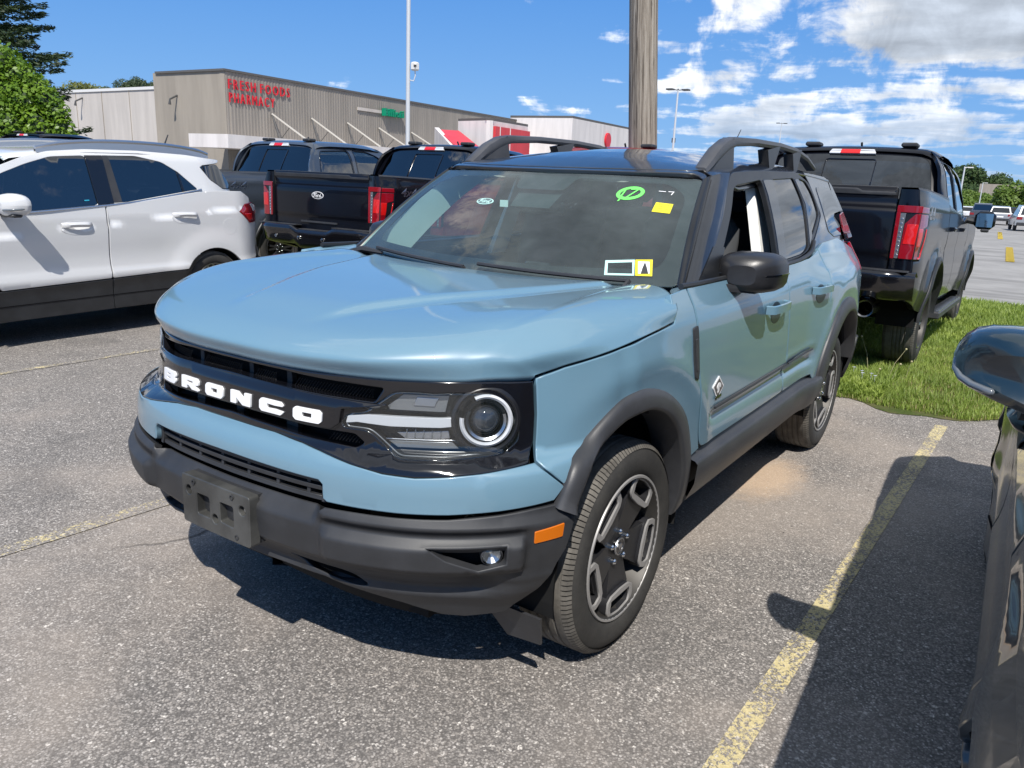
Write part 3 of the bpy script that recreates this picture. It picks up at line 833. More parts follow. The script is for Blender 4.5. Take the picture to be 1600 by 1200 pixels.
# ---- black nose panel with the lettering bar and the headlamps
hs_ = [(.421,.885),(.437,.911),(.49,.921),(.571,.985),(.64,.988),(.684,.986),(.717,.990),(.831,.990),(.884,.960),(.912,.912),(.912,.856),(.868,.821),(.72,.808),(.586,.804),(.533,.848),(.50,.872),(.427,.872)]
HL = fillet(hs_, .018, 3); HLm = HL*[-1, 1]
upn = [(0,1.006),(.3,1.008),(.6,1.016),(.85,1.020),(.950,1.016),(.956,.923),(.953,.85),(.934,.797)]
nose = upn+[(a, c+.001) for a, c in upc[:-2]][::-1][1:]+[(-a, c+.001) for a, c in upc[:-2]][1:]+mir(upn)[:-1]
slotU = fillet([(-.52,.950),(.0,.957),(.52,.950),(.545,.990),(.25,.997),(-.25,.997),(-.545,.990)], .01)
slotL = fillet([(-.47,.822),(0,.840),(.47,.822),(.495,.835),(.465,.857),(0,.862),(-.465,.857),(-.495,.835)], .01)
panel('grille_surround', nose, W(.0), bl, B, holes=[shrink(HL, HL.mean(0), .02), shrink(HLm, HLm.mean(0), .02), slotU, slotL], res=.03, thick=.05)
panel('grille_recess', [(-.60,.78),(.60,.78),(.60,1.01),(-.60,1.01)], W(-.075), M['under'], B, res=.08)
# lettering bar, raised, with a sloping top ledge
def barF(s, z): return wall(s, z, .004+.010*(1-sst(z, .933, .955)))
panel('lettering_bar', fillet([(-.40,.866),(0,.872),(.40,.866),(.425,.885),(.43,.925),(.56,.949),(0,.958),(-.56,.949),(-.43,.925),(-.425,.885)], .004, 2), barF, bl, B, res=.022, thick=.04, edge=.003)
# mesh inserts in the slots: a fine wire lattice
def lattice(s0, s1, z0, z1, off, parent, name='mesh_insert', pit=.010):
    k = MB()
    n = int((s1-s0)/pit)
    for i in range(n):
        a = s0+(i+.5)*pit
        for dz_ in (1, -1):
            zA, zB = (z0, z1) if dz_ > 0 else (z1, z0); sh = (z1-z0)*.8
            pA = wall(a, zA, off); pB = wall(min(max(a+sh, s0), s1), zB, off)
            nn_ = wall(a, zA, off+.002)-pA; w_ = np.array([0, 0, .0011])
            k.add([pA-w_, pB-w_, pB+w_+nn_, pA+w_+nn_], [(0, 1, 2, 3)])
    o = k.build(name, M['pl2'], parent); return o
for s0, s1 in ((-.50,-.28),(-.21,.0),(.06,.16),(.23,.50)): lattice(s0, s1, .951, .976, -.035, B)
for s0, s1 in ((-.49,-.37),(.37,.475)): lattice(s0, s1, .826, .846, -.022, B)
for s_ in (-.24, .03, .20): panel('grille_rib', [(s_-.008,.945),(s_+.012,.945),(s_+.008,.985),(s_-.012,.985)], W(-.045), M['pl'], B, res=.04, thick=.02, edge=.002)
for s_ in (-.24, -.02, .22): panel('grille_rib', [(s_-.03,.825),(s_+.02,.825),(s_+.012,.862),(s_-.02,.862)], W(-.045), M['pl'], B, res=.04, thick=.02, edge=.002)
# the six letters, slab shaped, drawn on a 10 x 4 cell
GL = {'B': ([(0,0),(9,0),(10,.8),(10,1.7),(9.3,2.1),(10,2.4),(10,3.2),(9,4),(0,4)], [[(3.2,2.45),(6.2,2.45),(6.2,2.85),(3.2,2.85)],[(3.2,1.2),(6.2,1.2),(6.2,1.6),(3.2,1.6)]]),
 'R': ([(0,0),(3.2,0),(3.2,1.1),(4.2,1.1),(6.2,0),(10,0),(10,.5),(7.9,1.5),(10,1.9),(10,3.2),(9,4),(0,4)], [[(3.3,2.1),(6.6,2.1),(6.6,2.7),(3.3,2.7)]]),
 'O': ([(1,0),(9,0),(10,.8),(10,3.2),(9,4),(1,4),(0,3.2),(0,.8)], [[(3.4,1.35),(6.6,1.35),(6.6,2.65),(3.4,2.65)]]),
 'N': ([(0,0),(3,0),(3,1.9),(6.2,0),(10,0),(10,4),(7,4),(7,2.1),(3.8,4),(0,4)], []),
 'C': ([(1,0),(9,0),(10,.8),(10,1.3),(6.6,1.5),(3.4,1.35),(3.4,2.65),(6.6,2.5),(10,2.7),(10,3.2),(9,4),(1,4),(0,3.2),(0,.8)], [])}
for i, ch in enumerate('BRONCO'):
    s0 = -.377+i*(.0945+.0374)
    ol, hl = GL[ch]; cv = lambda P: [(s0+x*.00945, .8765+y*.0094) for x, y in P]
    panel('letter', fillet(cv(ol), .0022, 2), lambda s, z: barF(s, z)+0*1 if False else wall(s, z, .004+.010*(1-sst(z, .933, .955))+.006), M['letter'], B, holes=[cv(h) for h in hl], res=.012, thick=.007, edge=.0008)

# ---- headlamps
for sd in (1, -1):
    O_ = HL if sd > 0 else HLm
    hb = panel('headlamp', shrink(O_, O_.mean(0), .0), W(-.045), M['lampdark'], B, res=.03, thick=.02)[0]
    def at(s, z, o=0.0, sd=sd): return Vector(wall(sd*s, z, o))
    # side walls of the housing
    rr = resample(O_, .03); a = wall(rr[:, 0], rr[:, 1], -.045); c = wall(rr[:, 0], rr[:, 1], -.006)
    grid('housing_wall', np.stack([a, c], 1), M['lampdark'], hb, closed_u=True)
    # bezel steps and reflectors
    def strip(name, poly, off, mat, th=.012, sd=sd, res=.02):
        panel(name, [(sd*x, z) for x, z in poly], W(off), mat, hb, res=res, thick=th, edge=.0015)
    strip('light_guide', fillet([(.435,.884),(.468,.890),(.56,.888),(.70,.893),(.733,.897),(.733,.922),(.70,.919),(.56,.916),(.50,.914),(.44,.904)], .004), -.003, M['lampwhite'], .016)
    strip('upper_reflector', [(.535,.928),(.590,.972),(.72,.975),(.71,.930)], -.025, M['lampgrey'])
    strip('upper_reflector', [(.62,.945),(.63,.968),(.69,.968),(.68,.945)], -.020, M['satin'], .006)
    strip('lower_reflector', [(.575,.868),(.72,.880),(.725,.858),(.60,.852)], -.022, M['satin'], .01)
    for j in range(5): strip('lamp_rib', [(.600+.024*j,.855),(.604+.024*j,.855),(.606+.024*j,.880),(.602+.024*j,.880)], -.019, M['lampgrey'], .004)
    strip('lower_bezel', [(.555,.845),(.73,.850),(.75,.832),(.58,.828)], -.018, M['lampgrey'], .02)
    strip('lower_bezel', [(.585,.824),(.80,.826),(.80,.816),(.60,.814)], -.018, M['lampdark'], .02)
    strip('lamp_blade', [(.545,.846),(.74,.852),(.74,.8555),(.545,.850)], -.020, M['satin'], .006)
    # round projector with ring
    c0 = at(.818, .914, -.016); nn_ = Vector(fnorm(W(0), np.array([[sd*.80, .914]]), 1)[0])
    Mx = Matrix.Translation(c0) @ nn_.to_track_quat('Z', 'Y').to_matrix().to_4x4()
    def L3(prof, name, mat, n=40, a0=0, a1=2*pi, sm=40):
        k = MB(); k.lathe(prof, n, 'z', a0=a0, a1=a1); k.v = [tuple(Mx @ Vector(v)) for v in k.v]; return k.build(name, mat, hb, sm)
    L3([(.094,-.03),(.094,.012),(.086,.016),(.080,.010),(.080,-.02)], 'outer_bezel', M['lampdark'])
    gap = math.radians(50)
    tq = nn_.to_track_quat('Z', 'Y').to_matrix(); outw = Vector((tq.inverted() @ Vector((0, 0, 1))))
    upa = math.atan2(outw.y, outw.x)
    L3([(.071,.000),(.072,.016),(.066,.021),(.060,.016),(.059,.0)], 'light_ring', M['lampwhite'], 48, upa+sd*math.radians(82), upa+sd*math.radians(82)+math.radians(305))
    L3([(.059,-.01),(.057,.012),(.049,.006),(.044,-.02)], 'inner_bezel', M['lampdark'], 40)
    L3([(.0555,.010),(.0545,.016),(.0475,.012),(.0455,-.005)], 'crescent_reflector', M['satin'], 32, upa+sd*math.radians(60), upa+sd*math.radians(60)+math.radians(230))
    L3([(.044,-.02),(.040,-.012),(.040,.002),(.036,.006)], 'projector_barrel', M['lampdark'])
    L3([(.037,.002),(.030,.012),(.018,.019),(.0,.021)], 'projector_lens', pmat('projector_glass', (.03, .035, .045), .03, coat=1), 32, sm=80)
    for j in range(7): strip('lamp_rib', [(.893,.884+.009*j),(.904,.884+.009*j),(.904,.887+.009*j),(.893,.887+.009*j)], -.03, M['lampgrey'], .004)
    panel('lens_cover', shrink(O_, O_.mean(0), .012), W(.005), M['lens'], hb, res=.03, thick=.004, edge=.004)
    # thin bright line round the lens
    k = MB(); q = resample(shrink(O_, O_.mean(0), .05), .02); q3 = [Vector(v) for v in wall(q[:, 0], q[:, 1], -.010)]
    k.tube(q3+[q3[0]], .0022, 5, False); k.build('lens_rim', M['lampgrey'], hb, 60)

# ---- plate bracket
pb = MB()
Mp = Matrix.Translation((.905, 0, .552)) @ Matrix.Rotation(math.radians(-4), 4, 'Y')
o = panel('plate_bracket', fillet([(-.158,-.078),(.158,-.078),(.158,.078),(-.158,.078)], .012), lambda u, v: np.stack([.909+.0*u-.06*v*.2-.06*u*u, u, .553+v], -1), plastic('scuffed_bracket', (.055, .055, .052), .4, 200, .3, var=.5), B,
   holes=[fillet(h, .008) for h in ([(-.085,-.035),(-.025,-.035),(-.025,.03),(-.085,.03)], [(.025,-.03),(.085,-.035),(.085,.03),(.025,.03)])]+[[(cx+.015*math.cos(t*pi/6), cz+.015*math.sin(t*pi/6)) for t in range(12)] for cx, cz in ((-.125,.03),(.125,.03),(0,-.03))], res=.03, thick=.035)[0]
k = MB(); k.box((.845, -.15, .478), (.878, .15, .628)); k.build('bracket_backing', M['pl'], o)
for cx, cz in ((-.125,.03),(.125,.03),(0,-.03)):
    k = MB(); k.lathe([(.009,0),(.009,.006),(.004,.008),(0,.008)], 12, 'x', (.888, cx, .553+cz)); k.build('screw', M['satin'], o)
for cy, cz in ((-.095,.062),(.085,.062),(.10,-.058)):
    k = MB(); k.lathe([(.008,0),(.008,.003),(.005,.003),(.005,.0)], 12, 'x', (.9085, cy, .553+cz)); k.build('moulded_ring', M['pl'], o)

# ---- wheel-arch flares, sills, mud flaps
INF = crom([(1.062,.640),(1.085,.70),(1.130,.765),(1.215,.825),(1.31,.853),(1.43,.857),(1.57,.815),(1.69,.72),(1.765,.58),(1.80,.44)], 5)
INR = crom([(3.69,.40),(3.72,.55),(3.79,.68),(3.89,.78),(4.02,.835),(4.15,.85),(4.29,.83),(4.42,.76),(4.51,.64),(4.55,.5)], 5)
def flare(outer, inner, cx):
    no, ni = len(outer), len(inner); t = np.linspace(0, 1, 50)
    f = lambda P: np.stack([np.interp(t*(len(P)-1), np.arange(len(P)), P[:, i]) for i in (0, 1)], 1)
    O2, I2 = f(outer), f(inner); secs = []
    for k_, o_ in ((0, -.01), (.0, .004), (.06, .013), (.35, .021), (.8, .027), (.97, .025), (1.0, .015), (1.0, -.03), (1.02, -.09)):
        P = O2+(I2-O2)*k_; secs.append(wall(P[:, 0], P[:, 1], o_))
    return np.stack(secs, 1)
for sd in (1, -1):
    for X in (flare(np.vstack([af, [[1.915,.44],[1.94,.385]]]), np.vstack([INF, [[1.80,.37]]]), 1.45), flare(ar, INR, 4.14)):
        X = X*[1, sd, 1]; grid('fender_flare', X, M['pl2'], B, flip=(sd > 0))
    # sill
    zz = np.array([.600, .585, .575, .566, .556, .545, .47, .40, .375, .35]); oo = np.array([-.03, -.012, -.016, -.02, .018, .030, .034, .026, .0, -.06])
    ss = np.linspace(1.90, 3.64, 40); X = np.stack([wall(ss, np.full(40, z_), o_) for z_, o_ in zip(zz, oo)], 1)*[1, sd, 1]
    X[..., 2] += (.02*(1-sst(ss, 1.9, 2.1)))[:, None]*0
    grid('sill_moulding', X, M['pl2'], B, flip=(sd > 0))
    k = MB(); Y = .80*sd
    k.add([(.46,Y-.16,.30),(.46,Y+.06,.30),(.40,Y+.03,.175),(.40,Y-.09,.165),(.45,Y-.16,.30),(.45,Y+.06,.30),(.39,Y+.03,.175),(.39,Y-.09,.165)], [(0,1,2,3),(7,6,5,4),(0,3,7,4),(1,5,6,2),(3,2,6,7),(0,4,5,1)])
    k.build('mud_flap', M['pl2'], B)
    # liners
    for cx, x0 in ((0, 0), (-2.67, 0)):
        k = MB(); k.lathe([(.43, -.26), (.43, .02), (.44,.03)], 30, 'y', (cx, sd*.86 if sd > 0 else -.86+.24, .38), math.radians(-12), math.radians(192)); k.build('wheel_arch_liner', M['under'], B)
        k = MB(); k.box((cx-.45, sd*.58-.01, .25), (cx+.45, sd*.58+.01, .85)); k.build('wheel_arch_liner', M['under'], B)

# ---- fender vent, side badge, door handles
for sd in (1, -1):
    fo = FEN[0 if sd > 0 else 1]
    panel('side_vent', fillet([(sd*1.800,1.058),(sd*1.842,1.064),(sd*1.862,.90),(sd*1.848,.872),(sd*1.815,.885)], .006), W(.006), M['pl'], fo, res=.03, thick=.012, edge=.003)
    panel('vent_inset', fillet([(sd*1.812,1.02),(sd*1.834,1.02),(sd*1.845,.91),(sd*1.826,.905)], .004), W(.009), M['pl2'], fo, res=.03, thick=.004, edge=.002)
    dr = FD[0 if sd > 0 else 1]
    bg_ = panel('diamond_badge', [(sd*2.083,.842),(sd*2.142,.795),(sd*2.08,.752),(sd*2.025,.808)], W(.004), M['letter'], dr, res=.02, thick=.005, edge=.001)[0]
    panel('badge_field', [(sd*2.083,.833),(sd*2.130,.795),(sd*2.08,.761),(sd*2.036,.807)], W(.0055), M['gloss'], bg_, res=.02, thick=.002, edge=.0005)
    panel('badge_figure', crom([(sd*2.060,.800),(sd*2.075,.817),(sd*2.098,.811),(sd*2.10,.795),(sd*2.085,.802),(sd*2.088,.785),(sd*2.072,.778),(sd*2.07,.79)], 3, True), W(.007), M['letter'], bg_, res=.01, thick=.002, edge=.0003)
    panel('badge_strip', [(sd*2.058,.7665),(sd*2.118,.7695),(sd*2.116,.7595),(sd*2.056,.7565)], W(.0060), M['gloss'], bg_, res=.02, thick=.003, edge=.0005)
    for s0, s1, z0, drr in ((2.60, 2.86, 1.030, FD), (3.36, 3.60, 1.040, RD)):
        drr = drr[0 if sd > 0 else 1]; sm_ = (s0+s1)/2
        cup = [(sm_+.075*math.cos(t*pi/10)+.02, z0-.028+.048*math.sin(t*pi/10)) for t in range(20)]
        def cupF(s, z, s_m=sm_, z_=z0): 
            r = np.clip(np.hypot((np.abs(s)-s_m-.02)/.075, (z-z_+.028)/.048), 0, 1); return wall(s, z, .0022-.018*(1-r**2)*0+.0)
        panel('handle_cup_shade', [(sd*a_, b_) for a_, b_ in cup], W(.0015), pmat('handle_recess_shade', (.02, .03, .038), .35), drr, res=.02, thick=.002, edge=.001)  # flat darkened disc, shade of the cup painted onto the door
        k = MB(); pts = [(s0,z0,.002),(s0+.012,z0,.028),(s0+.05,z0+.002,.040),(s1-.05,z0+.002,.040),(s1-.012,z0,.028),(s1,z0,.002)]
        P3 = [wall(a_, c_, o_)*[1, sd, 1] for a_, c_, o_ in pts]; P3 = crom(P3, 4)
        V = []; nP = len(P3)
        for i_, q in enumerate(P3):
            t = P3[min(i_+1, nP-1)]-P3[max(i_-1, 0)]; t /= np.linalg.norm(t); n_ = np.cross(t, [0, 0, 1])*(-sd); n_ /= np.linalg.norm(n_)
            for u_, w_ in ((-.018,-.007),(-.020,0),(-.014,.008),(.012,.008),(.018,0),(.015,-.007)): V.append(q+np.array([0,0,u_])+n_*w_*(1 if sd > 0 else 1))
        F_ = [(i_*6+j, i_*6+(j+1) % 6, (i_+1)*6+(j+1) % 6, (i_+1)*6+j) for i_ in range(nP-1) for j in range(6)]+[tuple(range(6))[::-1], tuple((nP-1)*6+j for j in range(6))]
        k.add(V, F_); k.build('door_handle', bm_, drr, 50)

# ---- greenhouse: side frames, glass, pillars
frame_out = fillet([(-.52,1.180),(-.762,1.315),(-1.028,1.500),(-1.16,1.585),(-1.55,1.603),(-2.20,1.612),(-2.40,1.56),(-2.47,1.40),(-2.18,1.268),(-2.03,1.215),(-1.75,1.186)], [.02,.2,.12,.06,.1,.05,.06,.1,.06,.08,.2], 4)
fwin = fillet([(-.70,1.188),(-.83,1.285),(-1.045,1.437),(-1.15,1.528),(-1.55,1.560),(-1.555,1.50),(-1.50,1.196)], [.02,.1,.1,.05,.05,.03,.02], 4)
rwin = fillet([(-1.64,1.200),(-1.715,1.50),(-1.73,1.565),(-2.10,1.578),(-2.16,1.45),(-2.06,1.235),(-1.95,1.21)], [.02,.05,.02,.02,.1,.04,.05], 4)
dwin = fillet([(-2.17,1.29),(-2.235,1.45),(-2.20,1.580),(-2.33,1.565),(-2.40,1.50),(-2.42,1.40)], [.02,.05,.02,.02,.03,.03], 4)
for sd in (1, -1):
    fr = panel('window_frame', frame_out, ghouse(.004), M['frame'], B, holes=[fwin, rwin, dwin], res=.035, thick=.025, sgn=-1, mirror=(sd < 0))[0]
    panel('rear_window', shrink(rwin, rwin.mean(0), -.01), ghouse(-.004), M['tglass'], B, res=.06, thick=.004, sgn=-1, mirror=(sd < 0))
    panel('rear_window', shrink(dwin, dwin.mean(0), -.01), ghouse(-.004), M['tglass'], B, res=.06, thick=.004, sgn=-1, mirror=(sd < 0))
    if sd < 0: panel('front_window', shrink(fwin, fwin.mean(0), -.01), ghouse(-.006), M['sglass'], B, res=.06, thick=.004, sgn=-1, mirror=True)
    # gloss pillar trims between the windows
    panel('pillar_trim', [(-1.515,1.20),(-1.628,1.20),(-1.715,1.50),(-1.722,1.565),(-1.567,1.562),(-1.572,1.50)], ghouse(.008), bl, fr, res=.05, thick=.006, sgn=-1, mirror=(sd < 0))
    panel('pillar_trim', [(-2.075,1.24),(-2.16,1.29),(-2.225,1.45),(-2.192,1.578),(-2.112,1.575),(-2.172,1.45)], ghouse(.007), bl, fr, res=.05, thick=.006, sgn=-1, mirror=(sd < 0))
    # rear body side above the belt (black), with rear side glass
    panel('rear_pillar', fillet([(-2.04,1.20),(-2.19,1.255),(-2.48,1.39),(-2.41,1.57),(-2.36,1.615),(-2.9,1.60),(-3.02,1.56),(-3.25,1.24),(-2.75,1.235)], .02), ghouse(0), M['roofblack'], B, res=.05, sgn=-1, mirror=(sd < 0))
    panel('rear_quarter_glass', fillet([(-2.56,1.30),(-2.53,1.54),(-2.92,1.54),(-3.14,1.27),(-2.7,1.262)], .03), ghouse(.004), M['tglass'], B, res=.08, thick=.004, sgn=-1, mirror=(sd < 0))
# windshield: bowed sheet between cowl and header
def ws(u, v):
    # u across -1..1, v 0 bottom .. 1 top
    a = np.abs(u)
    xb = -.375-.10*a**2.2; yb = .80*u; zb = 1.150+.020*a**2
    xt = -.870-.10*a**2.4; yt = .665*u; zt = 1.5535-.005*a**2
    bow = .022*np.sin(np.clip(v, 0, 1)*pi)
    return np.stack([xb+(xt-xb)*v+bow*.63, yb+(yt-yb)*v, zb+(zt-zb)*v+bow*.78], -1)
def ws2(o=0.0):  # param in metres so the panel routine meshes evenly
    def F(u, v):
        P = ws(u/.73, v/.62)
        if o:
            e = .01; n = np.cross(ws((u+e)/.73, v/.62)-ws((u-e)/.73, v/.62), ws(u/.73, (v+e)/.62)-ws(u/.73, (v-e)/.62)); n /= np.linalg.norm(n, axis=-1)[..., None]
            P = P+n*o
        return P
    return F
wso = fillet([(-.73,0),(.73,0),(.73,.62),(-.73,.62)], .03)
glass = panel('windshield', wso, ws2(0), M['wglass'], B, res=.05, thick=.004, edge=.002)[0]
clear = fillet([(-.655,.085),(-.3,.070),(.3,.070),(.655,.085),(.675,.16),(.685,.50),(.60,.585),(.16,.597),(.13,.50),(-.13,.50),(-.16,.597),(-.60,.585),(-.685,.50),(-.675,.16)], [.05,.1,.1,.05,.1,.09,.06,.02,.03,.03,.02,.06,.09,.1], 4)
panel('windshield_border', fillet([(-.728,.002),(.728,.002),(.728,.618),(-.728,.618)], .03), ws2(-.006), M['frit'], glass, holes=[clear], res=.04, thick=.001, edge=.0005)
for sd in (1, -1):
    # seal and A pillar skin between windshield and door frame
    t = np.linspace(0, 1, 24); E1 = ws(np.full(24, .995*sd), t); 
    Bz = np.interp(t, [0, .3, .6, .85, 1], [1.183, 1.297, 1.415, 1.515, 1.580]); Bx = np.interp(t, [0, .3, .6, .85, 1], [-.545, -.74, -.925, -1.055, -1.15])
    E2 = ghouse(.003)(Bx, Bz)*[1, sd, 1]
    cols = []
    for k_, o_ in ((0, -.02), (0, .004), (.10, .012), (.25, .013), (.26, .004), (.32, .004), (.34, .014), (.7, .016), (1, .003)):
        P = E1+(E2-E1)*k_; nv = np.array([.55, .55*sd, .55]); cols.append(P+nv*o_)
    X = np.stack(cols, 1)
    grid('windshield_trim', X[:, :5], M['frame'], B, flip=(sd < 0)); grid('a_pillar', X[:, 4:], M['roofblack'], B, flip=(sd < 0))
    # triangle at mirror base, fender top behind the hood
    k = MB(); P = [ghouse(.006)(np.array(x), np.array(z))*[1, sd, 1] for x, z in ((-.50,1.178),(-.72,1.186),(-.85,1.295),(-.735,1.305))]
    k.add(P, [(0, 1, 2, 3), (3, 2, 1, 0)]); k.build('mirror_sail', M['frame'], B)
    a = np.array([wall(s, z, 0)*[1, sd, 1] for s, z in ((1.672,1.100),(1.680,1.14),(1.688,1.188),(1.76,1.19),(1.83,1.19))])
    k = MB(); tp = [(-.22,.913,1.135),(-.275,.862,1.170),(-.36,.81,1.172),(-.47,.80,1.168),(-.56,.845,1.186)]
    tp = np.array(tp)*[1, sd, 1]; top_ = wall(np.array([1.69,1.72,1.76,1.80,1.86,1.99]), np.array([1.175,1.176,1.178,1.18,1.183,1.186]), .0)*[1, sd, 1]
    inn = np.array([(-.262,.868,1.164),(-.31,.845,1.168),(-.36,.82,1.168),(-.42,.80,1.168),(-.48,.81,1.174),(-.58,.85,1.184)])*[1, sd, 1]
    mid = (top_+inn)/2; mid[:, 2] += .004
    grid('fender_top', np.stack([top_, mid, inn], 1), bm_, FEN[0 if sd > 0 else 1], flip=(sd < 0))

# ---- roof
def roofz(x, y):
    zc_ = np.interp(x, [-3.3,-3.15,-2.9,-2.5,-2.0,-1.6,-1.3,-1.1,-.95,-.85], [1.60,1.635,1.665,1.69,1.70,1.690,1.664,1.632,1.592,1.560])
    zc2 = np.interp(x-.05, [-3.3,-3.15,-2.9,-2.5,-2.0,-1.6,-1.3,-1.1,-.95,-.85], [1.60,1.635,1.665,1.69,1.70,1.690,1.664,1.632,1.592,1.560])
    zc3 = np.interp(x+.05, [-3.3,-3.15,-2.9,-2.5,-2.0,-1.6,-1.3,-1.1,-.95,-.85], [1.60,1.635,1.665,1.69,1.70,1.690,1.664,1.632,1.592,1.560])
    zc_ = (zc_*2+zc2+zc3)/4
    a = np.abs(y)
    return zc_-.035*(a/.6)**2*sst(-x, .9, 1.5)-.02*(a/.6)**2-.09*np.clip((a-.61)/.09, 0, 1.3)**2
def RF(x, y): return np.stack([x+0*y, y+0*x, roofz(x, y)], -1)
hdr = [(-.868,0),(-.878,.2),(-.905,.40),(-.955,.60),(-.985,.665)]
panel('roof', fillet([(-1.30,-.70),(-3.02,-.675),(-3.2,-.60),(-3.22,0),(-3.2,.60),(-3.02,.675),(-1.30,.70),(-1.05,.655)], .03)[::1].tolist()[:-0 or None]+[(-1.0,.60),(-.945,.40),(-.918,.2),(-.908,0),(-.918,-.2),(-.945,-.40),(-1.0,-.60),(-1.05,-.655)], RF, M['roofblack'], B, res=.05, sgn=1)
panel('roof_header', [(a, -c) for a, c in hdr[::-1]]+hdr[1:]+[(-1.035,.655),(-.99,.60),(-.935,.40),(-.908,.2),(-.898,0),(-.908,-.2),(-.935,-.40),(-.99,-.60),(-1.035,-.655)], RF, M['roofblack'], B, res=.03, sgn=1)
for sd in (1, -1):
    # cant rail between roof and door frame
    xs = np.linspace(-1.0, -2.95, 30); a = np.stack([xs, np.full(30, .672), roofz(xs, np.full(30, .672))], 1)
    zb = np.interp(xs, [-2.95,-2.4,-2.2,-1.55,-1.16,-1.0], [1.585,1.60,1.607,1.598,1.575,1.46]); bq = ghouse(.004)(xs, zb)
    m1 = a*.5+bq*.5; m1[:, 1] += .012; m1[:, 2] += .006
    grid('cant_rail', np.stack([a, m1, bq], 1)*[1, sd, 1], M['roofblack'], B, flip=(sd < 0))
    # roof rail: raised bar with a bluff front foot
    st = [(-1.06,1.592,.050,.022),(-1.12,1.625,.056,.03),(-1.20,1.672,.055,.034),(-1.30,1.712,.052,.032),(-1.40,1.731,.048,.026),(-1.7,1.745,.044,.021),(-2.1,1.748,.043,.020),(-2.4,1.737,.043,.020),(-2.62,1.708,.044,.020),(-2.80,1.658,.046,.020)]
    V = []; nS = len(st); CS = [(-.5,-1),(.5,-1),(.62,-.2),(.5,.75),(.3,1),(-.3,1),(-.5,.75),(-.62,-.2)]
    for x, z, w_, h_ in st:
        for u_, v_ in CS: V.append((x, sd*(.610)+u_*w_, z+v_*h_*.8-.012))
    F_ = [(i*8+j, i*8+(j+1) % 8, (i+1)*8+(j+1) % 8, (i+1)*8+j) for i in range(nS-1) for j in range(8)]+[tuple(range(8))[::-1], tuple((nS-1)*8+j for j in range(8))]
    k = MB(); k.add(V, [f[::-1] for f in F_]); rail = k.build('roof_rail', M['rail'], B, 35)
    for x0, x1, x2, x3 in ((-1.05,-1.40,-1.20,-1.36),(-1.92,-1.98,-1.86,-2.06),(-2.36,-2.41,-2.30,-2.47)):
        k = MB(); zt = 1.735; 
        for yy in (0,): 
            y0, y1 = sd*.61-.026, sd*.61+.026; zb0 = float(roofz(np.array(x0), np.array(.63)))-.02
            k.add([(x0,y0,zb0),(x1,y0,zb0),(x1,y1,zb0),(x0,y1,zb0),(x2,y0,zt-(.07 if x0 > -1.1 else .03)),(x3,y0,zt),(x3,y1,zt),(x2,y1,zt-(.07 if x0 > -1.1 else .03))], [(0,3,2,1),(4,5,6,7),(0,1,5,4),(1,2,6,5),(2,3,7,6),(3,0,4,7)])
        k.build('rail_foot', M['rail'], rail)
k = MB(); k.tube([(-2.75,.10,1.665),(-2.79,.10,1.70),(-2.98,.10,1.875)], [.010,.005,.0025], 6); k.build('antenna', M['pl'], B, 40)
k = MB(); k.tube([(-2.66,.10,1.68),(-2.74,.10,1.690),(-2.80,.10,1.675)], [.02,.03,.01], 8); k.build('antenna_base', M['pl'], B, 40)
# spoiler and tail
panel('spoiler', fillet([(-3.0,-.66),(-3.28,-.62),(-3.30,0),(-3.28,.62),(-3.0,.66)], .04), lambda x, y: RF(x, y)+np.array([0, 0, .012]), M['roofblack'], B, res=.06)
tail = [(z, y) for z, y in ()]
def rear(u, v): return np.stack([-3.50+.22*sst(v, 1.0, 1.6)*(v-1.0)/.6-.0*u+.10*(np.abs(u)/.85)**3*0, u+0*v, v+0*u], -1)
panel('tailgate', fillet([(-.72,.62),(.72,.62),(.74,1.1),(.60,1.58),(-.60,1.58),(-.74,1.1)], .05), rear, bm_, B, holes=[fillet([(-.62,1.18),(.62,1.18),(.55,1.54),(-.55,1.54)], .04)], res=.08, sgn=-1)
panel('rear_glass', fillet([(-.62,1.18),(.62,1.18),(.55,1.54),(-.55,1.54)], .04), rear, M['tglass'], B, res=.1, sgn=-1)
panel('rear_bumper_corner', [(4.66,.34),(5.45,.34),(5.45,.62),(4.63,.62)], W(.03), M['pl'], B, res=.08, both=True)
panel('rear_bumper', [(-.5,.34),(.5,.34),(.5,.62),(-.5,.62)], lambda u, v: np.stack([-3.57+0*u, u+0*v, v+0*u], -1), M['pl'], B, res=.1, sgn=-1)
for sd in (1, -1):
    panel('tail_lamp', fillet([(sd*4.70,1.04),(sd*5.02,1.02),(sd*5.02,1.20),(sd*4.74,1.215)], .02), W(.004), M['redlens'], B, res=.05, thick=.02)
    # black upper corner behind the quarter glass
    xs = np.linspace(-2.95, -3.42, 8); lo = wall(np.linspace(4.42, 4.86, 8), np.full(8, 1.235), 0); 
    hi = np.stack([np.linspace(-2.95, -3.24, 8), np.linspace(.675, .60, 8), np.linspace(1.60, 1.585, 8)], 1)
    grid('rear_corner', np.stack([lo, (lo+hi)/2, hi], 1)*[1, sd, 1], M['gloss'], B, flip=(sd < 0))

for sd in (1, -1): panel('tail_lamp', fillet([(-3.00,1.275),(-3.17,1.27),(-3.10,1.40),(-2.985,1.385)], .012), ghouse(.008), M['redlens'], B, res=.05, thick=.006, sgn=-1, mirror=sd < 0)
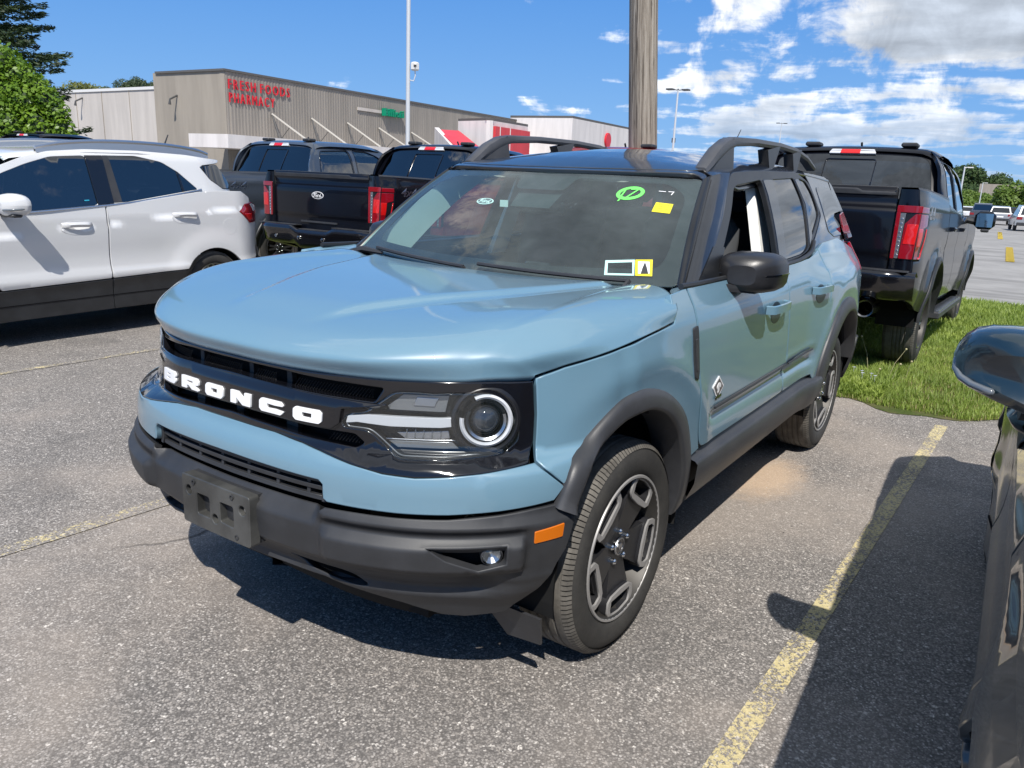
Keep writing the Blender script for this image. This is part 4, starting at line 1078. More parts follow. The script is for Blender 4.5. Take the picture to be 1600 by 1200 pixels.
# ---- door mirrors
def door_mirror(sd):
    def Rw(a, hw, hh, zc_, n=20, e=3.2):
        out = []
        for i in range(n):
            t = 2*pi*i/n; c, s = math.cos(t), math.sin(t)
            out.append((math.copysign(abs(c)**(2/e), c)*hw, math.copysign(abs(s)**(2/e), s)*hh+zc_))
        return out
    secs = []
    yc = .938*sd
    for x, hw, hh, dz_ in ((-.535,.05,.035,-.004),(-.545,.082,.056,-.002),(-.57,.104,.066,0),(-.61,.114,.072,0),(-.66,.117,.074,0),(-.70,.116,.073,0),(-.712,.110,.068,0),(-.700,.104,.062,0)):
        secs.append([(x-.20, yc+u*1.03, 1.209+dz_+w_*1.05) for u, w_ in Rw(0, hw, hh, 0)])
    X = np.array(secs)
    # outboard edge swept rearwards
    X[..., 0] -= .045*np.clip((X[..., 1]*sd-.87)/.18, 0, 1)**2
    o = grid('door_mirror', np.concatenate([X, X[:, :1]], 1), M['mirror_cap'], B, flip=(sd < 0))
    k = MB(); n = 20; c = X[0].mean(0); V = [c]+list(X[0]); k.add(V, [(0, i+1, (i+1) % n+1) if sd < 0 else (0, (i+1) % n+1, i+1) for i in range(n)]); k.build('mirror_nose', M['mirror_cap'], o, 60)
    k = MB(); V = [X[-1].mean(0)]+list(X[-1]); k.add(V, [(0, (i+1) % n+1, i+1) if sd < 0 else (0, i+1, (i+1) % n+1) for i in range(n)]); k.build('mirror_glass', M['mglass'], o)
    # lower arm and foot on the door
    k = MB(); k.add([(-.655,sd*.82,1.178),(-.79,sd*.98,1.158),(-.875,sd*.98,1.158),(-.86,sd*.82,1.180),(-.66,sd*.825,1.148),(-.795,sd*.98,1.134),(-.87,sd*.98,1.134),(-.85,sd*.825,1.150)],
        [(0,1,2,3),(7,6,5,4),(0,4,5,1),(1,5,6,2),(2,6,7,3),(3,7,4,0)] if sd < 0 else [(3,2,1,0),(4,5,6,7),(1,5,4,0),(2,6,5,1),(3,7,6,2),(0,4,7,3)])
    k.build('mirror_arm', M['pl'], o)
    k = MB(); k.add([(-.74,sd*.825,1.18),(-.80,sd*.86,1.19),(-.86,sd*.85,1.25),(-.82,sd*.835,1.26),(-.84,sd*.80,1.18)], [(0,1,2,3),(0,3,4),(1,4,2),(2,4,3)]); k.build('mirror_stalk', M['pl2'], o)
    # seam across the cap
    k = MB(); P = []
    for i_ in range(1, 7):
        row = X[i_]; j_ = [j for j in range(len(row)) if row[j][1]*sd > .938 and row[j][2] < 1.2]; 
    r_ = X[3]; P = [Vector(X[i_][int(np.argmin(np.abs(X[i_][:, 2]-1.195)+9*(X[i_][:, 1]*sd > .938)))]) for i_ in range(6, 0, -1)]+[Vector(X[i_][int(np.argmin(np.abs(X[i_][:, 2]-1.195)+9*(X[i_][:, 1]*sd < .938)))]) for i_ in range(1, 7)]
    k.tube(P, .0035, 5); k.build('mirror_seam', M['gloss'], o)
    return o
for sd in (1, -1): door_mirror(sd)

# ---- wipers
for y0, y1 in ((.62, -.02), (-.08, -.62)):
    k = MB(); P = ws(np.linspace(y0, y1, 8)/.78, np.linspace(.0, .035, 8)); P[:, 0] += .02; P[:, 2] += .018
    k.tube([Vector(q) for q in P], .008, 6); k.tube([Vector(P[0]), Vector((-.36, y0, 1.13))], .010, 6); k.build('wiper', M['pl'], B, 40)
k = MB(); k.tube([(-.40,-.775,1.165),(-.41,-.70,1.185),(-.43,-.60,1.175)], [.014,.016,.008], 6); k.build('wiper_end', M['pl'], B, 40)

# ---- wheels
def tyre_bm(R=.362, r=.247, w=.226):
    hw = w/2
    prof = [(r-.004,-hw+.03),(r+.004,-hw+.012),(r+.02,-hw+.004),(r+.05,-hw-.002),(r+.08,-hw+.006),(R-.014,-hw+.026),(R-.006,-hw+.034)]
    zz = np.linspace(-hw+.038, hw-.038, 40); tread = []
    for z in zz:
        g = 0.0
        for gz in (-.045, -.015, .015, .045):
            if abs(z-gz) < .0035: g = .007
        tread.append((R-g-.004*(z/hw)**2, z))
    return prof+tread+[(a, -c) for a, c in prof[::-1]]
def make_wheel(parent, R=.362, r=.247, w=.226, style='bronco', matr=None, spokes=5, th0=52, simple=False):
    """a wheel in its own frame: axle along y, outer face towards +y, centre at origin"""
    root = bpy.data.objects.new('wheel', None); COL.objects.link(root); root.parent = parent; root.empty_display_size = .1
    pr = tyre_bm(R, r, w)
    k = MB(); k.lathe(pr, 64 if not simple else 28, 'y'); ty = k.build('tyre', M['tread'], root, 50)
    ty.data.materials.append(M['tyre']); 
    for pl_ in ty.data.polygons:
        if abs(pl_.center.y) > w/2-.034: pl_.material_index = 1
    if not simple:
        # shoulder blocks: raised lugs round the outer shoulder, joined with the tyre as relief
        k = MB(); hw = w/2; n = 132
        for sgn_ in (1, -1):
            for i in range(n):
                a = 2*pi*i/n; da = 2*pi/n*.40
                V = []
                for rr_, yy in ((R-.004, hw-.040), (R-.0012, hw-.036), (R-.0095, hw-.021), (R-.024, hw-.0095)):
                    for s_ in (-1, 1): V.append((rr_*math.cos(a+s_*da), sgn_*yy, rr_*math.sin(a+s_*da)))
                k.add(V, [(0,1,3,2),(2,3,5,4),(4,5,7,6)] if sgn_ > 0 else [(1,0,2,3),(3,2,4,5),(5,4,6,7)])
        k.build('tread_lugs', M['tread'], root)['kind'] = 'stuff'
    k = MB(); hw = w/2
    k.lathe([(r+.002,hw-.012),(r-.001,hw-.008),(r-.008,hw-.008),(r-.012,hw-.014),(r-.016,hw-.04),(r-.05,0),(r-.055,-hw+.02),(r-.02,-hw+.01)][::-1], 56 if not simple else 24, 'y')
    rim = k.build('rim', M['barrel'], root, 40)
    k = MB(); k.lathe([(r+.002,hw-.0115),(r-.0005,hw-.0065),(r-.0075,hw-.0065),(r-.010,hw-.012)][::-1], 64 if not simple else 24, 'y'); k.build('rim_lip', M['machined'] if style == 'bronco' else (matr or M['machined']), rim, 40)
    def prism(poly, y0, y1, name, mat, bev=.0):
        k = MB(); k.prism(poly, lambda u, v, w_: (u, y0+w_, v), y1-y0); return k.build(name, mat, rim, 30)
    rot = lambda P, a: [(x*math.cos(a)-z*math.sin(a), x*math.sin(a)+z*math.cos(a)) for x, z in P]
    yo = hw-.022
    if style == 'bronco':
        for i in range(5):
            a = math.radians(th0+72*i)
            arm = [(.03,-.042),(.10,-.056),(.155,-.072),(.170,-.070),(.186,-.040),(.186,.040),(.170,.070),(.155,.072),(.10,.056),(.03,.042)]
            arm = rot(arm, a)
            k = MB(); P = np.array(arm); n = len(P)
            if area2(P) < 0: P = P[::-1]
            k.prism(P, lambda u, v, w_: (u, yo-.045+w_*1.0-(.018*(1-min(1, math.hypot(u, v)/.16)) if w_ > 0 else 0), v), .035); k.build('spoke', M['wheelblack'], rim, 30)
            # machined fork with a window at the rim
            fk = [(.163,-.073),(.178,-.080),(.200,-.075),(.2395,-.050),(.2395,-.030),(.200,-.052),(.183,-.050),(.183,.050),(.200,.052),(.2395,.030),(.2395,.050),(.200,.075),(.178,.080),(.163,.073),(.160,.04),(.160,-.04)]
            outer = [(.156,-.062),(.170,-.084),(.205,-.088),(.2265,-.082),(.2365,-.048),(.241,0),(.2365,.048),(.2265,.082),(.205,.088),(.170,.084),(.156,.062),(.152,0)]
            inner = [(.174,-.063),(.203,-.069),(.2255,-.060),(.2335,.0),(.2255,.060),(.203,.069),(.174,.063)]
            Po = np.array(rot(outer, a)); Pi = np.array(rot(inner, a))
            panel('machined_fork', Po, lambda u, v: np.stack([u+0*v, yo+.006+0*u, v+0*u], -1), M['machined'], rim, holes=[Pi], res=.03, thick=.007, edge=.0015, sgn=-1)
            panel('fork_body', Po, lambda u, v: np.stack([u+0*v, yo-.002+0*u, v+0*u], -1), M['wheelblack'], rim, holes=[shrink(Pi, Pi.mean(0), .04)], res=.03, thick=.035, edge=.0015, sgn=-1)
            # inner blade
            b2 = rot([(.05,-.012),(.22,-.012),(.22,.012),(.05,.012)], a+math.radians(36))
            k = MB(); k.prism(b2, lambda u, v, w_: (u, yo-.075+w_, v), .02); k.build('spoke_web', M['barrel'], rim)
    elif style == 'multi':
        for i in range(spokes):
            a = 2*pi*i/spokes+math.radians(th0)
            for d_ in ((-.18, .18) if spokes <= 7 else (0,)):
                arm = rot([(.03,-.016),(r-.012,-.012),(r-.012,.012),(.03,.016)], a+d_*.9)
                prism(arm, yo-.05, yo-.012, 'spoke', matr or M['wheelblack'])
    k = MB(); k.lathe([(.075,yo-.06),(.072,yo-.022),(.05,yo-.018),(.0,yo-.018)][::-1], 24, 'y'); k.build('hub', matr if style != 'bronco' and matr else M['wheelblack'], rim, 30)
    k = MB(); k.lathe([(.031,yo-.03),(.031,yo-.012),(.027,yo-.009),(.0,yo-.009)][::-1], 24, 'y'); cp = k.build('centre_cap', M['gloss'], root, 30)
    k = MB(); k.lathe([(.0315,yo-.011),(.030,yo-.007),(.026,yo-.0075),(.026,yo-.0085)][::-1], 24, 'y'); k.build('cap_ring', M['satin'], cp)
    k = MB(); k.prism([(-.014,-.012),(-.006,-.004),(.004,-.012),(.008,-.002),(.016,.004),(.010,.012),(.002,.008),(-.008,.010),(-.016,.002)], lambda u, v, w_: (u, yo-.009+w_, v), .002); k.build('cap_emblem', M['satin'], cp)
    for i in range(5 if style == 'bronco' else 6):
        a = math.radians(th0+36)+2*pi*i/(5 if style == 'bronco' else 6)
        k = MB(); k.lathe([(.0,yo-.002),(.006,yo-.004),(.0095,yo-.009),(.0105,yo-.03)], 10, 'y', (.054*math.cos(a), 0, .054*math.sin(a))); k.build('lug_nut', M['chrome'], rim, 30)
    k = MB(); k.lathe([(.16,-.03),(.16,-.012),(.0,-.012)][::-1], 32, 'y'); k.build('brake_disc', M['disc'], root, 30)
    return root
def copy_tree(o, parent=None, depth=0):
    c = o.copy(); COL.objects.link(c); c.parent = parent
    for ch in o.children: copy_tree(ch, c)
    return c
w0 = make_wheel(B); w0.location = (0, .795, .360); w0.rotation_euler = (0, 0, math.radians(-1))
for x, sd in ((-2.67, 1), (0, -1), (-2.67, -1)):
    c = copy_tree(w0, B); c.location = (x, sd*.795, .360); c.rotation_euler = (0, math.radians(15 if x else 0), 0 if sd > 0 else pi)

# ---- underbody and interior
k = MB(); k.box((-3.42, -.56, .26), (.60, .56, .62)); k.box((-2.25, -.80, .30), (-.42, .80, .56)); k.box((-.40, -.57, .55), (.62, .57, 1.0)); k.box((-3.45, -.82, .50), (-3.10, .82, .95)); k.build('underbody', M['under'], B)
k = MB(); k.box((-2.6, -.80, .56), (-.42, .80, .60)); k.build('cabin_floor', M['trim'], B)
for sd in (1, -1):
    k = MB(); k.box((-2.45, sd*.80, .60), (-.50, sd*.84, 1.15)); k.build('door_card', M['trim'], B)
    k = MB(); k.add([(-1.50,sd*.80,1.10),(-1.64,sd*.80,1.10),(-1.74,sd*.665,1.57),(-1.60,sd*.665,1.57),(-1.49,sd*.76,1.10),(-1.63,sd*.76,1.10),(-1.70,sd*.63,1.57),(-1.56,sd*.63,1.57)], [(0,1,2,3),(7,6,5,4),(0,3,7,4),(1,5,6,2)]); k.build('pillar_lining', M['ltrim'], B)
    k = MB(); P = ws(np.full(10, .935*sd), np.linspace(.02, 1, 10)); P = P+np.array([-.012, 0, -.010]); Q = P+np.array([-.25, -.03*sd, -.01])
    grid('pillar_lining', np.stack([P, Q], 1), M['ltrim'], B)
dash = MB(); dash.box((-.78, -.78, .60), (-.36, .78, 1.02)); dash.build('dashboard_base', M['trim'], B)
y = np.linspace(-.79, .79, 30); secs = []
for x, z in ((-.36,1.09),(-.45,1.128),(-.58,1.125),(-.74,1.105),(-.86,1.075),(-.90,1.02),(-.88,.80)):
    secs.append(np.stack([np.full(30, x), y, z+.035*gau(y, .38, .20)*(1 if x < -.5 else .3)], 1))
grid('dashboard', np.stack(secs, 0), M['trim'], B, flip=False)
k = MB(); k.box((-.87, -.10, 1.03), (-.83, .12, 1.16), .01); k.build('centre_screen', M['gloss'], B)
k = MB(); Ms = Matrix.Translation((-1.02, .38, 1.02)) @ Matrix.Rotation(math.radians(-68), 4, 'Y')
T = []; 
for i in range(33): a = 2*pi*i/32; T.append(Ms @ Vector((.185*math.cos(a), .185*math.sin(a), 0)))
k.tube(T, .016, 8, False); k.tube([Ms @ Vector((0, -.17, 0)), Ms @ Vector((0, .17, 0))], .02, 6); k.tube([Ms @ Vector((0, 0, 0)), Ms @ Vector((.17, 0, 0))], .02, 6); k.tube([Ms @ Vector((0, 0, 0)), Ms @ Vector((0, 0, -.2))], .03, 8); k.build('steering_wheel', M['pl'], B, 40)
def seat(x, y, w_=.50, rear_=False):
    k = MB(); k.box((x-.50, y-w_/2, .62), (x+.02, y+w_/2, .80), .05)
    Mb = Matrix.Translation((x-.47, y, .78)) @ Matrix.Rotation(math.radians(-14), 4, 'Y'); k.box((-.10, -w_/2, 0), (.03, w_/2, .62), .05, Mb); s = k.build('seat', M['fabric'], B, 60)
    for yy in ((0,) if not rear_ else (-w_*.33, w_*.33)):
        k = MB(); Mh = Mb @ Matrix.Translation((-.01, yy, .65)); k.box((-.07, -.125, 0), (.03, .125, .17), .04, Mh)
        k.tube([Mb @ Vector((-.02, yy-.05, .58)), Mh @ Vector((-.02, -.05, .03))], .007, 6); k.tube([Mb @ Vector((-.02, yy+.05, .58)), Mh @ Vector((-.02, .05, .03))], .007, 6); k.build('headrest', M['fabric'], s, 60)
seat(-.98, .37); seat(-.98, -.37); seat(-1.92, 0, 1.25, True)
k = MB(); k.box((-3.05, -.62, 1.525), (-.96, .62, 1.540)); k.build('headliner', M['headliner'], B)
k = MB(); k.box((-3.35, -.78, .60), (-2.55, .78, .95)); k.build('cargo_floor', M['trim'], B)
k = MB(); k.box((-.835, -.11, 1.375), (-.795, .11, 1.435), .012); k.build('rear_view_mirror', M['gloss'], B)
k = MB(); k.add([(-.70,-.10,1.405),(-.70,.10,1.405),(-.86,.12,1.515),(-.86,-.12,1.515),(-.78,-.09,1.39),(-.78,.09,1.39),(-.90,.11,1.50),(-.90,-.11,1.50)], [(0,1,2,3),(7,6,5,4),(0,4,5,1),(1,5,6,2),(2,6,7,3),(3,7,4,0)]); k.build('camera_cover', M['trim'], B)
# sun visor tags seen under the header
for y0 in (-.20, -.09):
    k = MB(); k.box((-.80, y0-.022, 1.395), (-.797, y0+.022, 1.425)); k.build('visor_label', M['ltrim'], B)

# ---- stickers and markings on the glass (flat print lying on the outer face)
M['grnpen'] = pmat('green_paint_pen', (.16, .72, .13), .5); M['yel'] = pmat('yellow_sticker', (.78, .66, .03), .5)
M['ink'] = pmat('ink', (.03, .03, .03), .6); M['palegrn'] = pmat('pale_green_print', (.48, .74, .68), .5); M['ovalblk'] = pmat('sticker_field', (.10, .15, .15), .4)
_du = {}
def ray_uv(px_, py_):
    """point of the windshield sheet met by a photograph pixel, used once to place the stickers"""
    d_ = fw+rt2*((px_-800)/1231.817)+up2*((600-py_)/1231.817); u, v = 0.0, .3
    for _ in range(30):
        P = Vector(ws2()(np.array(u), np.array(v))); e = 1e-3
        Pu = (Vector(ws2()(np.array(u+e), np.array(v)))-P)/e; Pv = (Vector(ws2()(np.array(u), np.array(v+e)))-P)/e
        A_ = Matrix((Pu, Pv, -d_)).transposed(); s_ = A_.inverted() @ (CAM-P); u += s_.x; v += s_.y
    return u, v
def onglass(name, poly_uv, mat, lift=.0015, holes=(), parent=None):
    return panel(name, poly_uv, ws2(lift), mat, parent or glass, holes=holes, res=.03, thick=.0006, edge=.0003)[0]
def ell(cx, cy, a, c, n=28, tilt=0): return [(cx+a*math.cos(2*pi*i/n)*math.cos(tilt)-c*math.sin(2*pi*i/n)*math.sin(tilt), cy+a*math.cos(2*pi*i/n)*math.sin(tilt)+c*math.sin(2*pi*i/n)*math.cos(tilt)) for i in range(n)]
def glyph_strokes(name, strokes, F, mat, parent, wd):
    k = MB()
    for S_ in strokes:
        for (a, c), (d_, e_) in zip(S_[:-1], S_[1:]):
            t = np.array([d_-a, e_-c]); t /= max(np.linalg.norm(t), 1e-9); n_ = np.array([-t[1], t[0]])*wd/2; t = t*wd*.3
            q = [np.array([a, c])-t+n_, np.array([a, c])-t-n_, np.array([d_, e_])+t-n_, np.array([d_, e_])+t+n_]
            k.add([tuple(F(np.array(x), np.array(y))) for x, y in q], [(0, 1, 2, 3)])
    return k.build(name, mat, parent)
FORD = [  # looping script F o r d, drawn in a 10 x 4 box
 [(.3,1.3),(.1,.8),(.7,.5),(1.5,1.2),(2.1,2.6),(2.7,3.5),(2.2,3.8),(1.2,3.6),(1.0,3.1),(1.6,3.0),(2.6,3.4),(3.8,3.9),(4.6,3.6)],[(1.3,2.3),(2.3,2.2),(3.2,2.5)],
 [(4.2,2.2),(3.6,1.9),(3.4,1.2),(3.8,.8),(4.5,1.1),(4.7,1.8),(4.3,2.3),(4.9,2.1),(5.5,2.3)],[(5.6,2.5),(5.4,1.6),(5.2,.8)],[(5.5,1.8),(6.1,2.5),(6.6,2.4)],
 [(8.2,2.2),(7.4,2.2),(6.8,1.5),(7.0,.9),(7.7,1.0),(8.3,2.0),(8.8,3.2),(9.1,3.9),(8.6,2.4),(8.3,1.2),(8.7,.8),(9.5,1.2)]]
def oval_badge(F, cu, cv, a, c, parent, ring_m, field_m, script_m, name='oval_badge', lift=(0, .0006, .0012), wd=.06, sgn=1):
    """an oval emblem: rim, field and script"""
    bo = panel(name, ell(cu, cv, a, c), F(lift[0]), ring_m, parent, res=.02, thick=.003, edge=.0006, sgn=sgn)[0]
    panel('badge_field', ell(cu, cv, a*.90, c*.84), F(lift[1]), field_m, bo, res=.02, thick=.001, edge=.0003, sgn=sgn)
    S_ = [[(cu+(x-5)*a*.155, cv+(y-2.2)*c*.36) for x, y in st] for st in FORD]
    glyph_strokes('badge_script', S_, F(lift[2]), script_m, bo, a*wd)
    return bo
u_, v_ = ray_uv(758, 314.5); oval_badge(lambda o: ws2(.0015+o), u_, v_, .047, .021, glass, M['palegrn'], M['ovalblk'], M['palegrn'], 'oval_sticker', wd=.07)
u_, v_ = ray_uv(985, 302)
ga = onglass('painted_number', ell(u_, v_, .060, .046, 28, .25), M['grnpen'], holes=[ell(u_, v_+.001, .043, .028, 28, .25)])
glyph_strokes('painted_strokes', [[(u_-.026,v_+.024),(u_-.033,v_-.028)],[(u_-.002,v_+.026),(u_+.030,v_+.030),(u_-.008,v_-.030)],[(u_-.03,v_-.03),(u_-.035,v_-.055)]], ws2(.0018), M['grnpen'], ga, .008)
u_, v_ = ray_uv(1034, 325)
ys = onglass('yellow_sticker', [(u_-.034,v_-.026),(u_+.038,v_-.034),(u_+.040,v_+.026),(u_-.030,v_+.034)], M['yel'])
rs = random.Random(3)
glyph_strokes('scribble', [[(u_-.026+.0065*i, v_+.022-.0125*j-.0008*i+rs.uniform(-.002,.002)) for i in range(9)] for j in range(4)], ws2(.0018), M['ink'], ys, .0018)
glyph_strokes('white_mark', [[(a_, c_) for a_, c_ in (ray_uv(1030, 299), ray_uv(1040, 300))], [ray_uv(1045, 300), ray_uv(1053, 300.5), ray_uv(1049, 305)]], ws2(.0015), M['letter'], glass, .004)
q = [ray_uv(*p_) for p_ in ((944,430),(991,431),(992,406),(946,407))]; qi = [ray_uv(*p_) for p_ in ((949,427),(988,428),(988,410),(950,411))]
onglass('white_sticker', q, M['palegrn'], holes=[qi])
q = [ray_uv(*p_) for p_ in ((992.5,431),(1019,432),(1020,406),(993,406))]; ys = onglass('registration_sticker', q, M['yel'])
onglass('sticker_field', [ray_uv(*p_) for p_ in ((997,428),(1015,428),(1015,409.5),(997,409))], M['letter'], .0022, parent=ys)
onglass('sticker_print', [ray_uv(*p_) for p_ in ((1001,428.5),(1013,428.5),(1011,419),(1008,410),(1004,419))], M['ink'], .0028, parent=ys)

# ------------------------------------------------------------------ buildings across the lot
H1 = P_at(350, 107, 60).z
C0 = P_z(350, 107, H1); C1 = P_z(808, 187, H1); CL = P_z(245, 112, H1)
def metal_mat(name, c0, rough=.55):
    m = pmat(name, c0, rough, .0); b, p = mb(m); pos = worldpos(b)
    mp = b.vmath('MULTIPLY', pos, (1, 1, .12)); n = b.noise(mp, .9, 5, .6); n2 = b.noise(mp, 3.5, 4, .6)
    c = b.mix(b.sstep(n, .3, .7), tuple(x*.88 for x in c0)+(1,), tuple(x*1.08 for x in c0)+(1,)); c = b.mix(b.math('MULTIPLY', b.sstep(n2, .5, .8), .25), c, tuple(x*.7 for x in c0)+(1,))
    m.node_tree.links.new(c, p.inputs['Base Color']); return m
M['ribmetal'] = metal_mat('ribbed_metal', (.25, .225, .195)); M['conc'] = metal_mat('tan_concrete', (.30, .265, .22), .85); M['conc2'] = metal_mat('pale_concrete', (.50, .46, .42), .85)
M['wblock'] = metal_mat('white_block', (.66, .62, .60), .8); M['coping'] = pmat('roof_coping', (.10, .095, .09), .6); M['signred'] = pmat('red_sign', (.60, .012, .028), .4); M['redroof'] = metal_mat('red_roof', (.62, .045, .055), .5)
M['signgreen'] = pmat('green_sign', (.0, .22, .12), .4); M['wtrim'] = pmat('white_trim', (.68, .67, .65), .6); M['strut'] = pmat('pale_strut', (.45, .43, .39), .6); M['fixture'] = pmat('dark_fixture', (.06, .06, .06), .5)
ZB = -3.0
def flat(v): return Vector((v.x, v.y, 0))
def wallbox(name, a, c, zt, mat, parent, th=.4, zb=ZB, back=None):
    """a wall slab from a to c (plan), thickness away from the camera"""
    a, c = flat(a), flat(c); t = (c-a).normalized(); n = Vector((t.y, -t.x, 0))
    if (a+n-flat(CAM)).length < (a-flat(CAM)).length: n = -n
    k = MB(); P = [a, c, c+n*th, a+n*th]; V = [(q.x, q.y, zb) for q in P]+[(q.x, q.y, zt) for q in P]
    k.add(V, [(0,1,2,3),(7,6,5,4),(0,4,5,1),(1,5,6,2),(2,6,7,3),(3,7,4,0)])
    bm2 = k.build(name, mat, parent); return bm2, t, n
store = thing('supermarket_building', 'tan ribbed-metal store with red FRESH FOODS PHARMACY letters', 'store building')
_, tF, nF = wallbox('wall', C0, C1, H1-.1, M['conc'], store, .5)
outF = -nF
# corrugated face: trapezoid ribs standing proud of the wall
k = MB(); Lf = (flat(C1)-flat(C0)).length; pitch = .34; x = 0.0; prof = []
while x < Lf: prof += [(x, .02), (x+.08, .02), (x+.13, .045), (x+.24, .045), (x+.29, .02)]; x += pitch
V = []; F_ = []
for i, (u, o) in enumerate(prof):
    q = flat(C0)+tF*u+outF*o; V += [(q.x, q.y, ZB), (q.x, q.y, H1-.12)]
for i in range(len(prof)-1): F_.append((2*i, 2*i+2, 2*i+3, 2*i+1))
k.add(V, F_); k.build('ribbed_cladding', M['ribmetal'], store)
wallbox('wall', CL, C0, H1-.1, M['conc'], store, .5)
sD = flat(CL)-flat(C0); wallbox('wall', flat(C1), flat(C1)+sD, H1-.1, M['conc'], store, .5); wallbox('wall', flat(CL), flat(C1)+sD, H1-.1, M['conc'], store, .5)
k = MB(); P = [flat(CL), flat(C0), flat(C1), flat(C1)+sD]; k.add([(q.x, q.y, H1-.5) for q in P], [(0,1,2,3)]); k.build('roof', M['coping'], store)
for a, c in ((CL, C0), (C0, C1)):
    a, c = flat(a), flat(c); t = (c-a).normalized(); n = Vector((t.y, -t.x, 0)); 
    if (a+n-flat(CAM)).length > (a-flat(CAM)).length: n = -n
    k = MB(); V = []
    for q in (a-t*.1, c+t*.1):
        for o, z in ((.14, H1-.16), (.14, H1), (-.55, H1), (-.55, H1-.16)): w_ = q+n*o; V.append((w_.x, w_.y, z))
    k.add(V, [(0,1,2,3),(7,6,5,4),(0,4,5,1),(1,5,6,2),(2,6,7,3),(3,7,4,0)]); k.build('coping', M['coping'], store)
# block courses on the concrete corner
def onwall(u, v, off=0.0):
    """where a photograph pixel meets the long facade, as (along, height)"""
    d_ = dirpx(u, v); o = flat(C0)+outF*off; t = ((o-CAM).dot(Vector((nF.x, nF.y, 0))))/(d_.dot(Vector((nF.x, nF.y, 0)))); P = CAM+d_*t
    return (P-o).dot(tF), P.z
def FW(off): return lambda u, v, w_: tuple(flat(C0)+tF*float(u)+outF*(off+w_)+Vector((0, 0, float(v))))
def text_letters(txt, u0, z0, u1, h, off, depth, mat, parent, name='letter', slope=0.0, bold=.0, font_w=None):
    """solid letters along the facade from u0 to u1; every letter is its own part"""
    items = []; x = 0.0
    for ch in txt:
        if ch == ' ': x += .34; continue
        cu = bpy.data.curves.new('t', 'FONT'); cu.body = ch; cu.size = 1; cu.resolution_u = 2; cu.offset = bold
        ob = bpy.data.objects.new('t', cu); COL.objects.link(ob); me = ob.to_mesh()
        V = np.array([v.co[:] for v in me.vertices]); F_ = [tuple(p_.vertices) for p_ in me.polygons]
        # outline edges for the sides
        from collections import Counter
        ec = Counter(); ed = {}
        for f in F_:
            for i in range(len(f)):
                e = (f[i], f[(i+1) % len(f)]); ec[tuple(sorted(e))] += 1; ed[tuple(sorted(e))] = e
        be = [ed[e] for e, n in ec.items() if n == 1]
        ob.to_mesh_clear(); bpy.data.objects.remove(ob); bpy.data.curves.remove(cu)
        w_ = V[:, 0].max()-V[:, 0].min(); V[:, 0] -= V[:, 0].min(); items.append((x, V, F_, be)); x += w_+.27
    tot = x-.27; sx = (u1-u0)/tot; sy = h/.72; res_ = []
    for xo, V, F_, be in items:
        n = len(V); P = []
        for w_ in (depth, 0.0):
            for vx, vy, _ in V:
                u = u0+(xo+vx)*sx; P.append(FW(off)(u, z0+vy*sy+slope*(u-u0), w_))
        faces = [tuple(f) for f in F_]+[(a, a+n, c+n, c) for a, c in be]
        k = MB(); k.add(P, faces); res_.append(k.build(name, mat, parent))
    return res_
a0, z0 = onwall(355.5, 140.5); a1, z1 = onwall(451, 150.5); h0 = onwall(355.5, 124.5)[1]-z0
text_letters('FRESH FOODS', a0, (z0+z1)/2, a1, h0, .08, .08, M['signred'], store, bold=.0)
b0, y0_ = onwall(357, 160.5); b1, y1_ = onwall(427.5, 165.5)
text_letters('PHARMACY', b0, (y0_+y1_)/2-.05, b1, h0, .08, .08, M['signred'], store, bold=.0)
g0, gz0 = onwall(595, 180.5); g1, gz1 = onwall(624, 184)
text_letters('Billioni', g0, (gz0+gz1)/2, g1, onwall(595, 169)[1]-gz0, .12, .5, M['signgreen'], store, bold=.03)
# pale conduit patch left of the green sign
c0_, cz0 = onwall(557, 169.5); c1_, cz1 = onwall(594, 176)
k = MB(); k.prism([(c0_, cz0-.14), (c1_, cz0-.14), (c1_, cz0+.14), (c0_, cz0+.14)], FW(.09), .08); k.build('conduit_cover', M['conc2'], store)
# canopy and its hangers
cu0, cz = onwall(357, 231, 4.0); _, ct = onwall(357, 209.5, 4.0); cu1, _ = onwall(1000, 230, 4.0)
ct2 = onwall(608, 228, 4.0)[1]
k = MB(); k.prism([(cu0, cz), (cu1, cz), (cu1, ct), (cu0, ct)], FW(0.0), 4.0); k.build('canopy', M['wblock'], store)
for (ua, va) in ((425, 178), (487, 185), (543, 192), (592, 200), (643, 207), (690, 214)):
    u, z = onwall(ua, va, .1); k = MB(); A_ = Vector(FW(.1)(u, z, 0)); B_ = Vector(FW(3.8)(u+.1, ct, 0)); Cc = Vector(FW(.9)(u, ct, 0))
    k.tube([A_, B_], .075, 5); k.build('canopy_strut', M['strut'], store); k = MB(); k.tube([A_, Cc], .06, 5); k.tube([Cc, A_+(B_-A_)*.5], .03, 4); k.build('strut_brace', M['fixture'], store)
# wall lamp on the concrete corner
def wall_lamp(px_, py_, a, c, parent):
    a, c = flat(a), flat(c); t = (c-a).normalized(); n = Vector((t.y, -t.x, 0)); 
    if (a+n-flat(CAM)).length > (a-flat(CAM)).length: n = -n
    d_ = dirpx(px_, py_); tt = (a-CAM).dot(n)/d_.dot(n); P = CAM+d_*tt
    k = MB(); k.tube([P, P+n*.7-Vector((0, 0, .35)), P+n*.75-Vector((0, 0, .75))], [.07, .07, .13], 6); k.build('wall_lamp', M['fixture'], parent)
wall_lamp(277, 149, CL, C0, store)
low = thing('low_concrete_building', 'low pale concrete wing beside the vine-covered tree', 'building')
HL2 = P_at(247, 139, 68).z; L0 = P_z(247, 139, HL2); L1 = P_z(88, 145.5, HL2); L1 = flat(L0)+(flat(L1)-flat(L0))*2.2
wallbox('wall', L1, L0, HL2, M['conc2'], low, .5); wall_lamp(129, 153, L1, L0, low)
